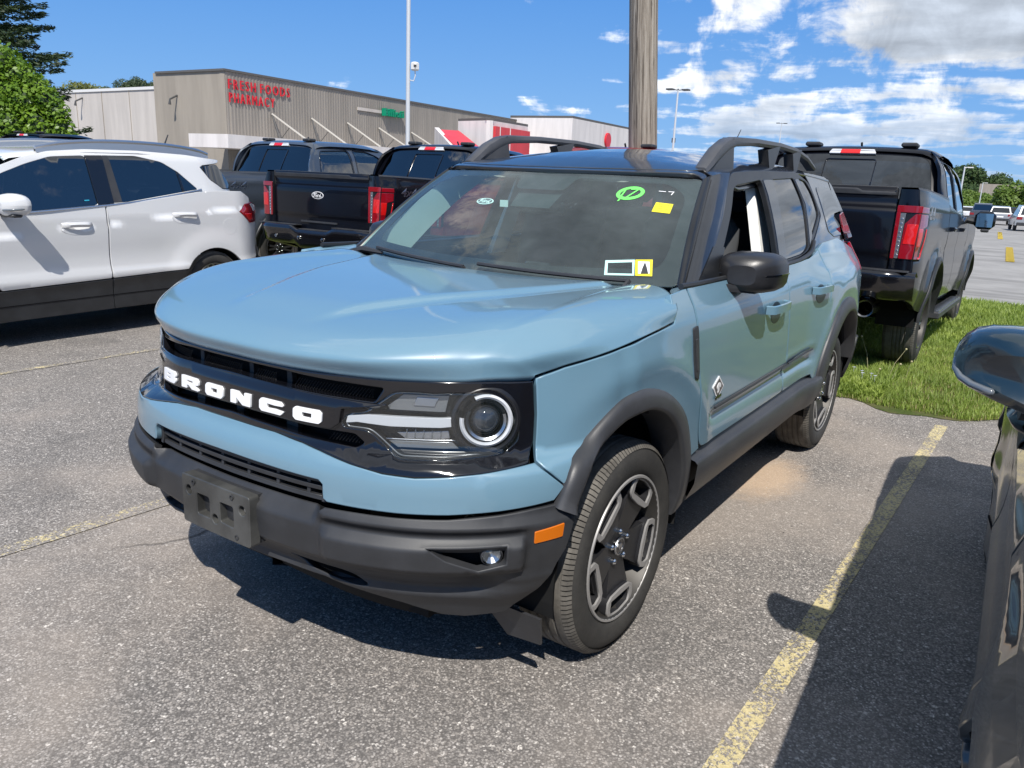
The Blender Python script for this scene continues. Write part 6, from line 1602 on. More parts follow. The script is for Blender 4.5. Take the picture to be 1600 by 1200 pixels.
# ================================================================== pickups
def glyph_mesh(txt, h):
    cu = bpy.data.curves.new('t', 'FONT'); cu.body = txt; cu.size = h/.72; cu.shear = .25; cu.offset = .012*h; cu.resolution_u = 2; cu.extrude = .002
    ob = bpy.data.objects.new('t', cu); COL.objects.link(ob); me = ob.to_mesh(); V = np.array([v.co[:] for v in me.vertices]); F_ = [tuple(p_.vertices) for p_ in me.polygons]
    ob.to_mesh_clear(); bpy.data.objects.remove(ob); bpy.data.curves.remove(cu); return V, F_
def make_pickup(name, label, pm, loc, yaw, pitch, badge=False, dull='pl', glass='tglass', decal=True, exhaust=True, seat_through=False, roofm=None):
    t = thing(name, label, 'pickup truck', loc, (0, -pitch, yaw)); pm_ = M[pm]
    def half(x, z):
        x = np.asarray(x, float); z = np.asarray(z, float)
        y = 1.005-.012*sst(z, 1.12, 1.30)-.028*sst(z, 1.30, 1.47)-.035*(1-sst(z, .46, .70))-.010*gau(z, .98, .06)
        y = y-.30*np.clip((x-4.0)/.65, 0, 1)**2-.05*np.clip((-x-.85)/.32, 0, 1.2)**2
        r = np.hypot(x-0, z-.42); r2 = np.hypot(x-3.69, z-.42)
        return y+.030*(1-sst(r, .52, .66))+.030*(1-sst(r2, .52, .66))
    def S(extra=0.0): return lambda x, z: np.stack([x+0*z, half(x, z)+extra, z+0*x], -1)
    arc = lambda cx, r, a0=8, a1=172, n=22, zz=.42: [(cx+r*math.cos(math.radians(a0+(a1-a0)*i/n)), zz+r*math.sin(math.radians(a0+(a1-a0)*i/n))) for i in range(n+1)]
    both = dict(both=True, sgn=-1)
    bed = [(-1.135,1.455),(-1.145,1.335),(-.93,1.31),(-.96,1.16),(-1.0,.925),(-1.13,.925),(-1.12,.62),(-.58,.50)]+arc(0, .515)[::-1]+[(.62,.47),(.635,1.455)]
    bed = fillet(bed, .012, 2); BS = panel('bed_side', bed, S(0), pm_, t, res=.05, thick=.05, **both)
    rdoor = fillet([(.665,.50),(1.66,.50),(1.66,1.335),(.665,1.405)], .03); RDs = panel('rear_door', rdoor, S(0), pm_, t, res=.07, **both)
    fdoor = fillet([(1.675,.50),(2.62,.50),(2.82,.72),(2.86,1.30),(2.5,1.325),(2.3,1.27),(1.675,1.335)], .03); FDs = panel('front_door', fdoor, S(0), pm_, t, res=.07, **both)
    fen = [(2.64,.50)]+[(2.84,.72),(2.88,1.30),(4.55,1.22),(4.62,.78),(4.22,.62)]+arc(3.69, .515, 8, 172)+[(3.05,.50)]
    panel('front_fender', [(2.88,1.30),(2.84,.72),(2.66,.50),(3.14,.46)]+arc(3.69, .515)[::-1]+[(4.3,.6),(4.62,.78),(4.55,1.22)], S(0), pm_, t, res=.07, **both)
    # rear: tailgate with step, ledge, lip; stake pockets on the rails
    TX = [(.70,-.0),(.93,.0),(.97,.012),(1.25,.016),(1.31,.012),(1.325,-.004),(1.385,-.010),(1.40,.02),(1.465,.030),(1.48,.0)]
    tz = np.array([q[0] for q in TX]); to = np.array([q[1] for q in TX])
    def TG(y, z): return np.stack([-1.145-np.interp(z, tz, to)+.03*(np.abs(y)/.79)**3, y+0*z, z+0*y], -1)
    tg = panel('tailgate', fillet([(-.785,.80),(.785,.80),(.785,1.47),(-.785,1.47)], .02), TG, pm_, t, res=.045, thick=.06, sgn=-1)[0]
    panel('tailgate_cap', fillet([(-.78,1.405),(.78,1.405),(.78,1.475),(-.78,1.475)], .012), lambda y, z: TG(y, z)-np.array([.004, 0, 0]), M[dull], tg, res=.06, thick=.08, sgn=-1)
    k = MB(); k.box((-1.16, -.30, .885), (-1.135, .30, .905)) ; k.build('trim_strip', M['pl2'], tg)
    for sd in (1, -1):
        bs = BS[0 if sd > 0 else 1]
        # rear corner skin beside the tailgate, rail cap, pillar above the lamp
        zz = np.linspace(.62, 1.455, 14); hx = half(-1.13*np.ones(14), zz); sec = [np.stack([np.full(14, -1.135), hx-.004, zz], 1), np.stack([np.full(14, -1.150), hx-.03, zz], 1), np.stack([np.full(14, -1.150), np.full(14, .80), zz], 1), np.stack([np.full(14, -1.09), np.full(14, .795), zz], 1)]
        grid('bed_corner', np.stack(sec, 1)*[1, sd, 1], pm_, bs, flip=(sd < 0))
        xs = np.linspace(-1.13, .635, 12); hy = half(xs, np.full(12, 1.455)); grid('rail_cap', np.stack([np.stack([xs, hy-.002, np.full(12, 1.452)], 1), np.stack([xs, hy-.015, np.full(12, 1.470)], 1), np.stack([xs, hy-.13, np.full(12, 1.470)], 1), np.stack([xs, hy-.14, np.full(12, 1.30)], 1)], 1)*[1, sd, 1], M[dull], bs, flip=(sd < 0))
        k = MB(); k.box((-1.10, sd*.79, .70), (.62, sd*.83, 1.45)); k.build('bed_liner', M['under'], bs)
        # tail lamp: wraps from the rear face to the side
        lo = [(-.955,.94),(-.798,.94),(-.798,1.335),(-.97,1.335)]
        def LR(y, z, s=sd): return np.stack([-1.158+.02*sst(np.abs(y), .93, 1.0), y+0*z, z+0*y], -1)
        lamp = panel('tail_lamp', fillet([(sd*.797,.935),(sd*.965,.935),(sd*.972,1.335),(sd*.797,1.335)], .012), LR, M['lampdark'], t, res=.05, thick=.04, sgn=-1)[0]
        def lp(poly, mat, off, nm='lamp_lens'):
            panel(nm, fillet([(sd*a_, c_) for a_, c_ in poly], .006, 2), lambda y, z: LR(y, z)-np.array([off, 0, 0]), mat, lamp, res=.05, thick=.012, sgn=-1, edge=.002)
        lp([(.799,1.285),(.972,1.285),(.974,1.335),(.799,1.335)], M['redlens'], .008); lp([(.799,.937),(.826,.937),(.826,1.285),(.799,1.285)], M['redlens'], .008)
        lp([(.826,.94),(.852,.94),(.862,1.28),(.826,1.28)], M['lampgrey'], .003, 'lamp_reflector')
        for j in range(9): lp([(.832,.955+.034*j),(.850,.955+.034*j),(.850,.972+.034*j),(.832,.972+.034*j)], M['satin'], .005, 'lamp_cell')
        lp([(.856,.94),(.955,.94),(.968,1.28),(.93,1.275),(.866,1.20)], M['redlens'], .006); lp([(.872,1.05),(.955,1.05),(.962,1.20),(.885,1.20)], M['redglow'], .010)
        # side wrap
        ls = fillet([(-1.150,.935),(-1.01,.935),(-.965,1.165),(-.945,1.30),(-.96,1.335),(-1.155,1.335)], .01)
        panel('lamp_side', ls, S(.003), M['lampdark'], lamp, res=.06, thick=.02, sgn=-1, mirror=sd < 0)
        panel('lamp_lens', fillet([(-1.150,1.285),(-.950,1.285),(-.955,1.33),(-1.155,1.33)], .006), S(.008), M['redlens'], lamp, res=.06, thick=.006, sgn=-1, mirror=sd < 0)
        panel('lamp_lens', fillet([(-1.148,.94),(-1.085,.94),(-1.06,1.17),(-.97,1.19),(-.957,1.275),(-1.148,1.275)], .008), S(.008), M['redlens'], lamp, res=.06, thick=.006, sgn=-1, mirror=sd < 0)
        panel('lamp_lens', fillet([(-1.140,1.03),(-1.08,1.03),(-1.065,1.17),(-1.140,1.17)], .008), S(.010), M['redglow'], lamp, res=.06, thick=.004, sgn=-1, mirror=sd < 0)
        panel('lamp_lens', [(-1.075,.94),(-1.02,.94),(-.972,1.17),(-.985,1.17),(-1.03,.955),(-1.07,.955)], S(.009), M['redglow'], lamp, res=.06, thick=.004, sgn=-1, mirror=sd < 0)
        # cladding lips, running board, handles, mirror
        hy = None
        A1_ = arc(0, .515, -2, 182, 30); A2_ = arc(0, .475, -2, 182, 30)
        for cx in (0, 3.69):
            a1, a2 = np.array(arc(cx, .52, -2, 182, 30)), np.array(arc(cx, .47, -2, 182, 30)); X = np.stack([S(o)(P[:, 0], P[:, 1]) for P, o in ((a1, -.01), (a1, .012), (a2, .020), (a2, -.06))], 1)*[1, sd, 1]; grid('wheel_lip', X, M['cladding'], bs, flip=(sd < 0))
            k = MB(); k.lathe([(.50, -.30), (.50, .0)], 24, 'y', (cx, sd*.97 if sd > 0 else -.97+.30, .42), math.radians(-8), math.radians(188)); k.build('wheel_arch_liner', M['under'], t)
        k = MB(); k.box((.66, sd*.93, .33), (2.95, sd*1.05, .40), .012); rb = k.build('running_board', M['pl2'], t)
        k = MB(); k.box((.70, sd*.96, .4005), (2.90, sd*1.04, .408)); k.build('step_tread', M['satin'], rb)
        for xb in (.9, 1.8, 2.7): k = MB(); k.box((xb-.03, sd*.6, .36), (xb+.03, sd*.95, .39)); k.build('step_bracket', M['under'], rb)
        for x0, dr in ((.78, RDs), (1.80, FDs)):
            k = MB(); yv = float(half(np.array(x0), np.array(1.17))); k.box((x0, sd*(yv+.02), 1.165), (x0+.20, sd*(yv+.045), 1.20), .01); k.box((x0+.0, sd*(yv-.005), 1.16), (x0+.04, sd*(yv+.03), 1.20)); k.box((x0+.16, sd*(yv-.005), 1.16), (x0+.20, sd*(yv+.03), 1.20)); k.build('door_handle', pm_, dr[0 if sd > 0 else 1])
        k = MB(); k.box((2.62, sd*1.06, 1.20), (2.74, sd*1.27, 1.40), .045); dm = k.build('door_mirror', pm_ if pm != 'grey' else M['black'], t, 40)
        k = MB(); k.tube([(2.70, sd*.96, 1.30), (2.68, sd*1.12, 1.27)], .035, 8); k.build('mirror_arm', M['pl'], dm)
        k = MB(); k.box((2.608, sd*1.085, 1.225), (2.622, sd*1.245, 1.375)); k.build('mirror_glass', M['mglass'], dm)
        k = MB(); k.box((2.60, sd*1.14, 1.168), (2.70, sd*1.22, 1.205), .012); k.build('mirror_lamp', M['pl'], dm)
    # 4x4 lettering on the bed sides
    if decal:
        V, F_ = glyph_mesh('4x4', .10)
        for sd in (1, -1):
            V2 = V.copy(); V2[:, 0] *= 1.25; x = -.84+(V2[:, 0] if sd < 0 else V2[:, 0].max()-V2[:, 0]); z = 1.245+V2[:, 1]; P = np.stack([x, sd*(half(x, z)+.003+V2[:, 2]), z], 1)
            k = MB(); k.add(P, F_ if sd < 0 else [f for f in F_]); k.build('bed_lettering', M['satin'], BS[0 if sd > 0 else 1])
    if badge: oval_badge(lambda o: (lambda y, z: TG(y, z)-np.array([.003+o, 0, 0])), 0.01, 1.205, .098, .043, tg, M['letter'], M['gloss'], M['letter'], 'oval_badge', lift=(0, .0015, .003), wd=.075, sgn=-1) if False else None
    if badge:
        FT = lambda o: (lambda y, z: TG(-y, z)-np.array([.003+o, 0, 0]))
        oval_badge(FT, -.01, 1.205, .098, .043, tg, M['letter'], M['gloss'], M['letter'], 'oval_badge', lift=(0, .0015, .0040), wd=.09, sgn=1)
    # bumper
    yy = np.linspace(-1.0, 1.0, 41); a = np.abs(yy); cut = 1-sst(a, .26, .34)
    prof = [(-1.13,.80,.80),(-1.24,.845,.80),(-1.285,.835,.79),(-1.29,.79,.745),(-1.27,.735,.69),(-1.25,.64,.60),(-1.20,.62,.575)]
    secs = []
    for x, zs_, zc_ in prof:
        xx_ = x+.14*np.clip((a-.72)/.30, 0, 1)**2; z_ = zs_*(1-cut)+zc_*cut; secs.append(np.stack([xx_, yy, z_], 1))
    bmp = grid('rear_bumper', np.stack(secs, 1), M['gloss'] if pm == 'black' and not badge else M['gloss'], t, flip=True)
    k = MB(); k.box((-1.245, .30, .842), (-1.14, .95, .852)); k.box((-1.245, -.95, .842), (-1.14, -.30, .852)); k.box((-1.25, -.24, .797), (-1.14, .24, .808)); stp = k.build('bumper_step', M['pl2'], bmp)
    for y0 in (-.62, .62): k = MB(); k.lathe([(.018,0),(.018,-.006),(.010,-.006),(.010,0)], 12, 'x', (-1.266, y0, .70)); k.build('parking_sensor', M['satin'], bmp)
    k = MB(); k.box((-1.25, -.16, .60), (-1.20, .16, .70), .01); k.build('plate_recess', M['under'], bmp)
    for y0 in (-.20, .20):
        k = MB(); k.lathe([(.022,0),(.022,-.008),(.014,-.010)], 12, 'x', (-1.285, y0, .70)); k.build('bumper_bolt', M['satin'], bmp)
    k = MB(); k.box((-1.22, -.06, .50), (-1.05, .06, .60)); k.build('hitch_receiver', M['under'], bmp)
    if exhaust:
        k = MB(); k.lathe([(.055,0.0),(.066,-.01),(.066,.30),(.056,.30),(.050,.02)], 24, 'x', (-1.285, -.70, .545)); ex = k.build('exhaust_tip', M['darkchrome'], t, 40); k = MB(); k.tube([(-1.0,-.70,.545),(-.5,-.5,.5),(0,-.4,.5)], .045, 8); k.build('exhaust_pipe', M['under'], ex)
    # cab: greenhouse
    GZ = lambda extra=0.0: (lambda x, z: np.stack([x+0*z, .965-.26*(np.clip(z, 1.2, 2)-1.32)-.12*np.clip((z-1.66)/.25, 0, 1)**2.2-.05*np.clip((.95-x)/.3, 0, 1)**2-.10*np.clip((x-2.55)/.7, 0, 1)+extra, z+0*x], -1))
    fo = fillet([(.68,1.395),(.705,1.60),(.80,1.80),(.93,1.885),(1.4,1.925),(2.05,1.925),(2.35,1.885),(3.02,1.36),(2.95,1.30),(2.48,1.315),(2.28,1.265),(1.66,1.325)], .05, 4)
    rw = fillet([(.88,1.405),(.93,1.71),(.98,1.80),(1.58,1.83),(1.60,1.355)], .05, 4); fwn = fillet([(1.71,1.345),(1.70,1.83),(2.02,1.825),(2.22,1.76),(2.74,1.35),(2.5,1.345),(2.32,1.29)], .05, 4)
    for sd in (1, -1):
        fr = panel('cab_side', fo, GZ(0), pm_, t, holes=[rw, fwn], res=.06, thick=.03, sgn=-1, mirror=sd < 0)[0]
        panel('side_window', shrink(rw, rw.mean(0), -.02), GZ(-.010), M[glass], t, res=.1, thick=.004, sgn=-1, mirror=sd < 0); panel('side_window', shrink(fwn, fwn.mean(0), -.02), GZ(-.010), M['sglass' if seat_through else glass], t, res=.1, thick=.004, sgn=-1, mirror=sd < 0)
        panel('window_surround', shrink(rw, rw.mean(0), -.06), GZ(.004), M['gloss'], fr, holes=[rw], res=.06, thick=.006, edge=.002, sgn=-1, mirror=sd < 0); panel('window_surround', shrink(fwn, fwn.mean(0), -.05), GZ(.004), M['gloss'], fr, holes=[fwn], res=.06, thick=.006, edge=.002, sgn=-1, mirror=sd < 0)
    # cab back wall and rear glass
    def RG(y, z): return np.stack([.662+.26*np.clip((z-1.42)/.46, -.2, 1.2)**1.15*(z > 1.42)+.05*(np.abs(y)/.8)**4, y+0*z, z+0*y], -1)
    back = fillet([(-.90,1.30),(.90,1.30),(.905,1.45),(.80,1.80),(.70,1.885),(.40,1.915),(-.40,1.915),(-.70,1.885),(-.80,1.80),(-.905,1.45)], .04, 4); rg = fillet([(-.80,1.435),(.80,1.435),(.72,1.79),(.64,1.845),(.3,1.86),(-.3,1.86),(-.64,1.845),(-.72,1.79)], .05, 4)
    bw = panel('cab_back', back, RG, pm_, t, holes=[rg], res=.06, sgn=-1)[0]
    rgl = panel('rear_window', shrink(rg, rg.mean(0), -.01), lambda y, z: RG(y, z)-np.array([.004, 0, 0]), M['tglass'], t, res=.1, thick=.004, sgn=-1)[0]
    k = MB(); q = fillet([(-.24,1.455),(.24,1.455),(.24,1.81),(-.24,1.81)], .03); q = resample(q, .05); P = RG(q[:, 0], q[:, 1])-np.array([.010, 0, 0]); P = [Vector(v) for v in P]; k.tube(P+[P[0]], .006, 5, False); k.build('sliding_pane_frame', M['gloss'], rgl)
    k = MB(); k.box((.60, -.97, .48), (.66, .97, 1.32)); k.build('cab_front_wall', pm_, t)
    # corner pillar between back wall and side
    zz = np.linspace(1.30, 1.90, 12); 
    for sd in (1, -1):
        xb = np.interp(zz, [1.30,1.40,1.60,1.80,1.885], [.665,.68,.705,.80,.93]); e = GZ(0)(xb, zz); yb = np.interp(zz, [1.30,1.45,1.80,1.885], [.90,.905,.80,.70]); i_ = RG(yb, zz); m_ = (e+i_)/2+np.stack([np.full(12, -.014), np.full(12, .016), np.zeros(12)], 1)
        grid('corner_pillar', np.stack([e, m_, i_], 1)*[1, sd, 1], pm_, bw, flip=(sd < 0))
    # roof
    xs = np.array([.90,.93,1.0,1.2,1.7,2.1,2.3,2.38]); zr = np.array([1.895,1.925,1.945,1.962,1.970,1.955,1.925,1.900]); yv = np.linspace(-.79, .79, 25)
    X = np.stack([np.stack([np.full(25, x)+(.0), yv*(.97 if i in (0, 7) else 1), z-.030*(yv/.79)**2-.055*np.clip((np.abs(yv)-.62)/.17, 0, 1)**2], 1) for i, (x, z) in enumerate(zip(xs, zr))], 0); rf = grid('roof', X, roofm or pm_, t)
    k = MB(); P = [RG(np.linspace(-.66, .66, 14), np.full(14, 1.905))]; 
    hm = panel('high_brake_lamp', fillet([(-.225,1.868),(.225,1.868),(.205,1.912),(-.205,1.912)], .014), lambda y, z: RG(y, z)-np.array([.030, 0, 0]), M['lampwhite'], t, res=.06, thick=.03, sgn=-1)[0]
    panel('red_lens', fillet([(-.075,1.869),(.115,1.869),(.110,1.911),(-.075,1.911)], .004), lambda y, z: RG(y, z)-np.array([.033, 0, 0]), M['redglow'], hm, res=.06, thick=.008, sgn=-1)
    for y0 in (-.50, .42): k = MB(); k.box((.98, y0-.075, 1.94), (1.14, y0+.075, 1.985), .014); k.build('roof_mount', M['pl'], rf)
    k = MB(); k.tube([(1.6,.05,1.96),(1.55,.05,2.03)], .012, 5); k.build('antenna', M['pl'], rf)
    # windshield, hood, nose
    yv = np.linspace(-.78, .78, 15); X = np.stack([np.stack([2.38+.75*f_-.10*(yv/.78)**2, yv*(1+.1*f_), 1.895-.02*(yv/.78)**2-.53*f_+.02*math.sin(pi*f_)], 1) for f_ in np.linspace(0, 1, 6)], 0); grid('windshield', X, M['sglass'], t)
    yv = np.linspace(-.99, .99, 25); X = np.stack([np.stack([np.full(25, x)-.16*(yv/.99)**2*(i/7), yv*w_, z-.03*(yv/.99)**2-.05*np.clip((np.abs(yv)-.85)/.14, 0, 1)**2], 1) for i, (x, z, w_) in enumerate(((2.95,1.35,.97),(3.2,1.375,.97),(3.7,1.375,.97),(4.2,1.345,.96),(4.5,1.31,.93),(4.62,1.27,.91),(4.66,1.20,.90)))], 0); grid('hood', X, pm_, t)
    k = MB(); k.box((4.25, -.93, .62), (4.60, .93, 1.20), .08); gr = k.build('grille', M['gloss'], t)
    k = MB(); k.box((4.45, -.95, .42), (4.75, .95, .72), .07); k.build('front_bumper', pm_, t)
    for sd in (1, -1): k = MB(); k.box((4.45, sd*.62, .92), (4.64, sd*.95, 1.16), .03); k.build('headlight', M['lampwhite'], t)
    # floor, cabin, chassis
    k = MB(); k.box((-1.0, -.80, .62), (.62, .80, .70)); k.box((-1.08, -.45, .40), (4.4, .45, .60)); k.box((.66, -.90, .42), (2.9, .90, .58)); k.box((3.0, -.60, .5), (4.4, .60, 1.1)); k.build('chassis', M['under'], t)
    k = MB(); k.tube([(0,-.8,.40),(0,.8,.40)], .05, 8); k.lathe([(0,-.15),(.14,-.1),(.14,.1),(0,.15)], 12, 'y', (0,0,.40)); k.build('rear_axle', M['under'], t)
    for (x, y) in ((1.15, .42), (1.15, -.42), (2.05, .42), (2.05, -.42)): k = MB(); k.box((x-.12, y-.25, .9), (x+.05, y+.25, 1.48), .05); k.box((x-.12, y-.13, 1.50), (x, y+.13, 1.68), .04); k.build('seat', M['fabric'], t)
    return t
pw_black = pmat('gloss_black_wheel', (.03, .03, .032), .15, coat=.8)
T_right = make_pickup('pickup_truck', 'black pickup parked on the grass directly behind the blue-grey suv', 'black', (-5.606, .037, .057), 3.153, -.037)
T_badge = make_pickup('pickup_truck', 'black pickup with white oval emblem centred on its tailgate', 'black', (-5.491, -5.377, -.014), 3.160, -.026, badge=True, exhaust=False)
T_grey = make_pickup('pickup_truck', 'dark grey pickup between the white suv and the black badged pickup', 'grey', (-5.481, -8.419, -.023), 3.169, .003, exhaust=False, glass='mglass2')
T_red = make_pickup('pickup_truck', 'red pickup mostly hidden behind the blue-grey suv windshield', 'red', (-5.55, -2.75, .0), 3.156, -.03, exhaust=False)
T_far = make_pickup('pickup_truck', 'black pickup at the far left behind the white suv roof', 'black', (-7.342, -20.56, .161), 3.272, .008, exhaust=False)
pw = make_wheel(T_right, R=.405, r=.262, w=.275, style='multi', matr=pw_black, spokes=6, th0=15)
pw2 = make_wheel(T_grey, R=.405, r=.258, w=.275, style='multi', matr=pw_black, spokes=6, th0=5)
ws_mats = {}
for T, src in ((T_right, pw), (T_badge, pw), (T_red, pw), (T_far, pw), (T_grey, pw2)):
    for x in (0, 3.69):
        for sd in (1, -1):
            c = copy_tree(src, T); c.location = (x, sd*.855, .400 if T is not T_right else .385); c.rotation_euler = (0, math.radians(x*7), 0 if sd > 0 else pi)
def kill(o):
    for ch in list(o.children): kill(ch)
    bpy.data.objects.remove(o)
kill(pw); kill(pw2)

# ================================================================== small suvs (the white one and the dark one)
def make_suv(name, label, pm, clad, loc, yaw, pitch, dark=False, mirror_x=1.93, mirror_y=.98):
    t = thing(name, label, 'suv', loc, (0, -pitch, yaw)); pm_ = M[pm]; cl_ = M[clad]
    def half(x, z):
        x = np.asarray(x, float); z = np.asarray(z, float); zc = .90+.075*(2.0-x)-.012*(2-x)*np.clip(x, 0, 2)*0
        y = .878-.016*sst(z, zc-.012, zc+.012)+.010*gau(z, zc-.05, .05)*0-.020*np.clip((z-1.02)/.2, 0, 1.4)-.018*(1-sst(z, .40, .52))
        y = y-.014*gau(z, .70, .13)*sst(x, .25, .6)*(1-sst(x, 2.1, 2.4))+.012*gau(z, .535, .04)
        y = y-.24*np.clip((x-2.72)/.6, 0, 1)**2-.34*np.clip((-x-.30)/.5, 0, 1.3)**2
        for cx in (0, 2.52): y = y+.018*(1-sst(np.hypot(x-cx, z-.32), .40, .60))
        return y
    def S(e=0.0): return lambda x, z: np.stack([x+0*z, half(x, z)+e, z+0*x], -1)
    arc = lambda cx, r, a0=10, a1=170, n=20: [(cx+r*math.cos(math.radians(a0+(a1-a0)*i/n)), .31+r*math.sin(math.radians(a0+(a1-a0)*i/n))) for i in range(n+1)]
    both = dict(both=True, sgn=-1)
    RQ = panel('quarter_panel', [(.03,1.245),(.035,1.05),(.075,.80),(.22,.62)]+arc(0, .388, 52, 172)+[(-.44,.50),(-.62,.56),(-.80,.70),(-.80,.92),(-.58,.925),(-.49,.925),(-.33,1.043),(-.44,1.115),(-.56,1.125),(-.54,1.18),(-.40,1.243),(-.1,1.25)], S(), pm_, t, res=.045, **both)
    RDr = panel('rear_door', fillet([(.024,1.235),(.028,1.05),(.068,.795),(.21,.61),(.30,.515),(1.082,.495),(1.078,.80),(1.066,1.128),(.856,1.142),(.12,1.24)], .012, 2), S(), pm_, t, res=.045, **both)
    FDr = panel('front_door', fillet([(1.094,.495),(2.02,.475),(2.10,.60),(2.10,1.055),(1.82,1.080),(1.078,1.127),(1.090,.80)], .012, 2), S(), pm_, t, res=.045, **both)
    panel('front_fender', [(2.112,1.053),(2.112,.60),(2.045,.48),(2.16,.48)]+arc(2.52, .388, 30, 150)[::-1]+[(2.95,.45),(3.25,.50),(3.3,.80),(3.15,.92),(2.6,1.01)], S(), pm_, t, res=.05, **both)
    # lower cladding
    panel('lower_cladding', [(.34,.505),(1.078,.485),(1.084,.22),(.42,.215),(.37,.36)], S(.004), cl_, t, res=.05, **both)
    panel('lower_cladding', [(1.088,.485),(2.05,.465),(2.16,.46),(2.14,.22),(1.088,.22)], S(.004), cl_, t, res=.05, **both)
    for z_ in (.345,):
        for sd in (1, -1): k = MB(); P = S(.006)(np.linspace(.42, 2.1, 12), np.full(12, z_))*[1, sd, 1]; k.tube([Vector(q) for q in P], .004, 4); k.build('cladding_seam', M['dark'], t)
    G = lambda e=0.0: (lambda x, z: np.stack([x+0*z, .853-.36*(z-1.10)-.05*np.clip((z-1.5)/.12, 0, 1)**2-.22*np.clip((-x+.02)/.5, 0, 1.2)**2-.16*np.clip((x-1.6)/.9, 0, 1)**2+e, z+0*x], -1))
    outl = fillet([(2.42,1.03),(2.32,1.16),(2.08,1.315),(1.87,1.44),(1.65,1.525),(1.43,1.575),(1.1,1.602),(.6,1.607),(.1,1.585),(-.12,1.560),(-.34,1.545),(-.30,1.515),(-.02,1.487),(-.10,1.35),(-.26,1.262),(-.42,1.255),(-.42,1.235),(.12,1.235),(.856,1.132),(1.82,1.068)], .03, 3)
    fw_ = fillet([(1.125,1.135),(1.12,1.548),(1.43,1.530),(1.65,1.466),(1.86,1.385),(2.22,1.165),(2.26,1.065),(1.82,1.088)], .04, 3)
    rw_ = fillet([(1.0,1.148),(.985,1.552),(.645,1.558),(.40,1.510),(.25,1.42),(.083,1.262),(.12,1.258),(.856,1.155)], .03, 3)
    qw = fillet([(-.0,1.479),(-.256,1.502),(-.409,1.334),(-.43,1.262),(-.255,1.264),(-.094,1.351)], .02, 3)
    for sd in (1, -1):
        fr = panel('body_side_upper', outl, G(0), pm_, t, holes=[fw_, rw_], res=.05, thick=.03, sgn=-1, mirror=sd < 0)[0]
        panel('front_window', shrink(fw_, fw_.mean(0), -.02), G(-.006), M['mglass2'], t, res=.08, thick=.004, sgn=-1, mirror=sd < 0)
        panel('rear_window', shrink(rw_, rw_.mean(0), -.02), G(-.006), M['tglass'], t, res=.08, thick=.004, sgn=-1, mirror=sd < 0)
        panel('quarter_window', qw, G(.005), M['tglass'], t, res=.06, thick=.004, sgn=-1, mirror=sd < 0)
        panel('centre_pillar', [(.985,1.148),(1.135,1.130),(1.13,1.550),(.97,1.555)], G(.006), M['gloss'], fr, res=.06, thick=.01, sgn=-1, mirror=sd < 0)
        panel('window_divider', [(.235,1.245),(.26,1.243),(.272,1.435),(.25,1.42)], G(.002), M['gloss'], fr, res=.06, thick=.01, sgn=-1, mirror=sd < 0)
        panel('centre_pillar', [(.90,1.155),(.99,1.148),(.98,1.553),(.91,1.557)], G(-.001), M['pl'], fr, res=.06, thick=.003, sgn=-1, mirror=sd < 0)
        k = MB(); P = np.array([(2.15,1.058),(1.82,1.081),(1.3,1.115),(.856,1.146),(.45,1.198),(.12,1.248),(.05,1.262)]); P3 = G(.006)(P[:, 0], P[:, 1])*[1, sd, 1]; k.tube([Vector(q) for q in crom(P3, 4)], .009, 6); k.build('chrome_strip', M['satin'] if not dark else M['gloss'], t, 40)
        k = MB(); xs_ = np.array([1.50,1.30,1.0,.6,.2,-.08,-.18]); zr = np.array([1.600,1.640,1.668,1.675,1.660,1.625,1.595]); k.tube([Vector(q) for q in crom(np.stack([xs_, np.full(7, sd*.61), zr], 1), 4)], .018, 8); rl = k.build('roof_rail', M['satin'] if not dark else M['pl'], t, 40)
        k = MB(); V = []; 
        for x, z in zip(xs_, zr): V += [(x, sd*.60, z), (x, sd*.62, z), (x, sd*.625, 1.56), (x, sd*.595, 1.56)]
        k.add(V, [(4*i, 4*i+4, 4*i+7, 4*i+3) for i in range(6)]+[(4*i+1, 4*i+2, 4*i+6, 4*i+5) for i in range(6)]); k.build('rail_base', M['satin'] if not dark else M['pl'], rl)
        # handles over a flat disc, the recess's shade put into its colour
        for x0, z0, dr in ((1.225, .972, FDr), (.175, 1.028, RDr)):
            dd = dr[0 if sd > 0 else 1]
            panel('handle_recess_shade', [(x0+.13+.140*math.cos(a_*pi/12), z0-.024+.060*math.sin(a_*pi/12)) for a_ in range(24)], S(.0015), pmat('handle_scoop_shade', tuple(x*.75 for x in ((.74, .75, .76) if not dark else (.01, .02, .03))), .5), dd, res=.05, thick=.003, edge=.001, sgn=-1, mirror=sd < 0)
            k = MB(); pts = [(x0,z0,.002),(x0+.03,z0+.002,.030),(x0+.13,z0+.006,.040),(x0+.22,z0+.004,.032),(x0+.26,z0,.004)]; P3 = [S(o_)(np.array(a_), np.array(c_))*[1, sd, 1] for a_, c_, o_ in pts]; P3 = crom(P3, 4); V = []
            for q in P3: 
                for u_, w_ in ((-.022,0),(0,.014),(.022,0),(0,-.008)): V.append(q+np.array([0, w_*sd, u_]))
            nP = len(P3); k.add(V, [(i_*4+j, i_*4+(j+1) % 4, (i_+1)*4+(j+1) % 4, (i_+1)*4+j) for i_ in range(nP-1) for j in range(4)]); k.build('door_handle', pm_, dd, 60)
            if x0 > 1: k = MB(); q = S(.034)(np.array(x0+.245-.21 if False else x0+.02), np.array(z0)); k.lathe([(.0,.002),(.010,.0),(.010,-.01)], 12, 'y', (x0+.03 if False else x0+.012, sd*(float(half(x0, z0))+.022), z0)); k.build('key_lock', M['fixture'], dd)
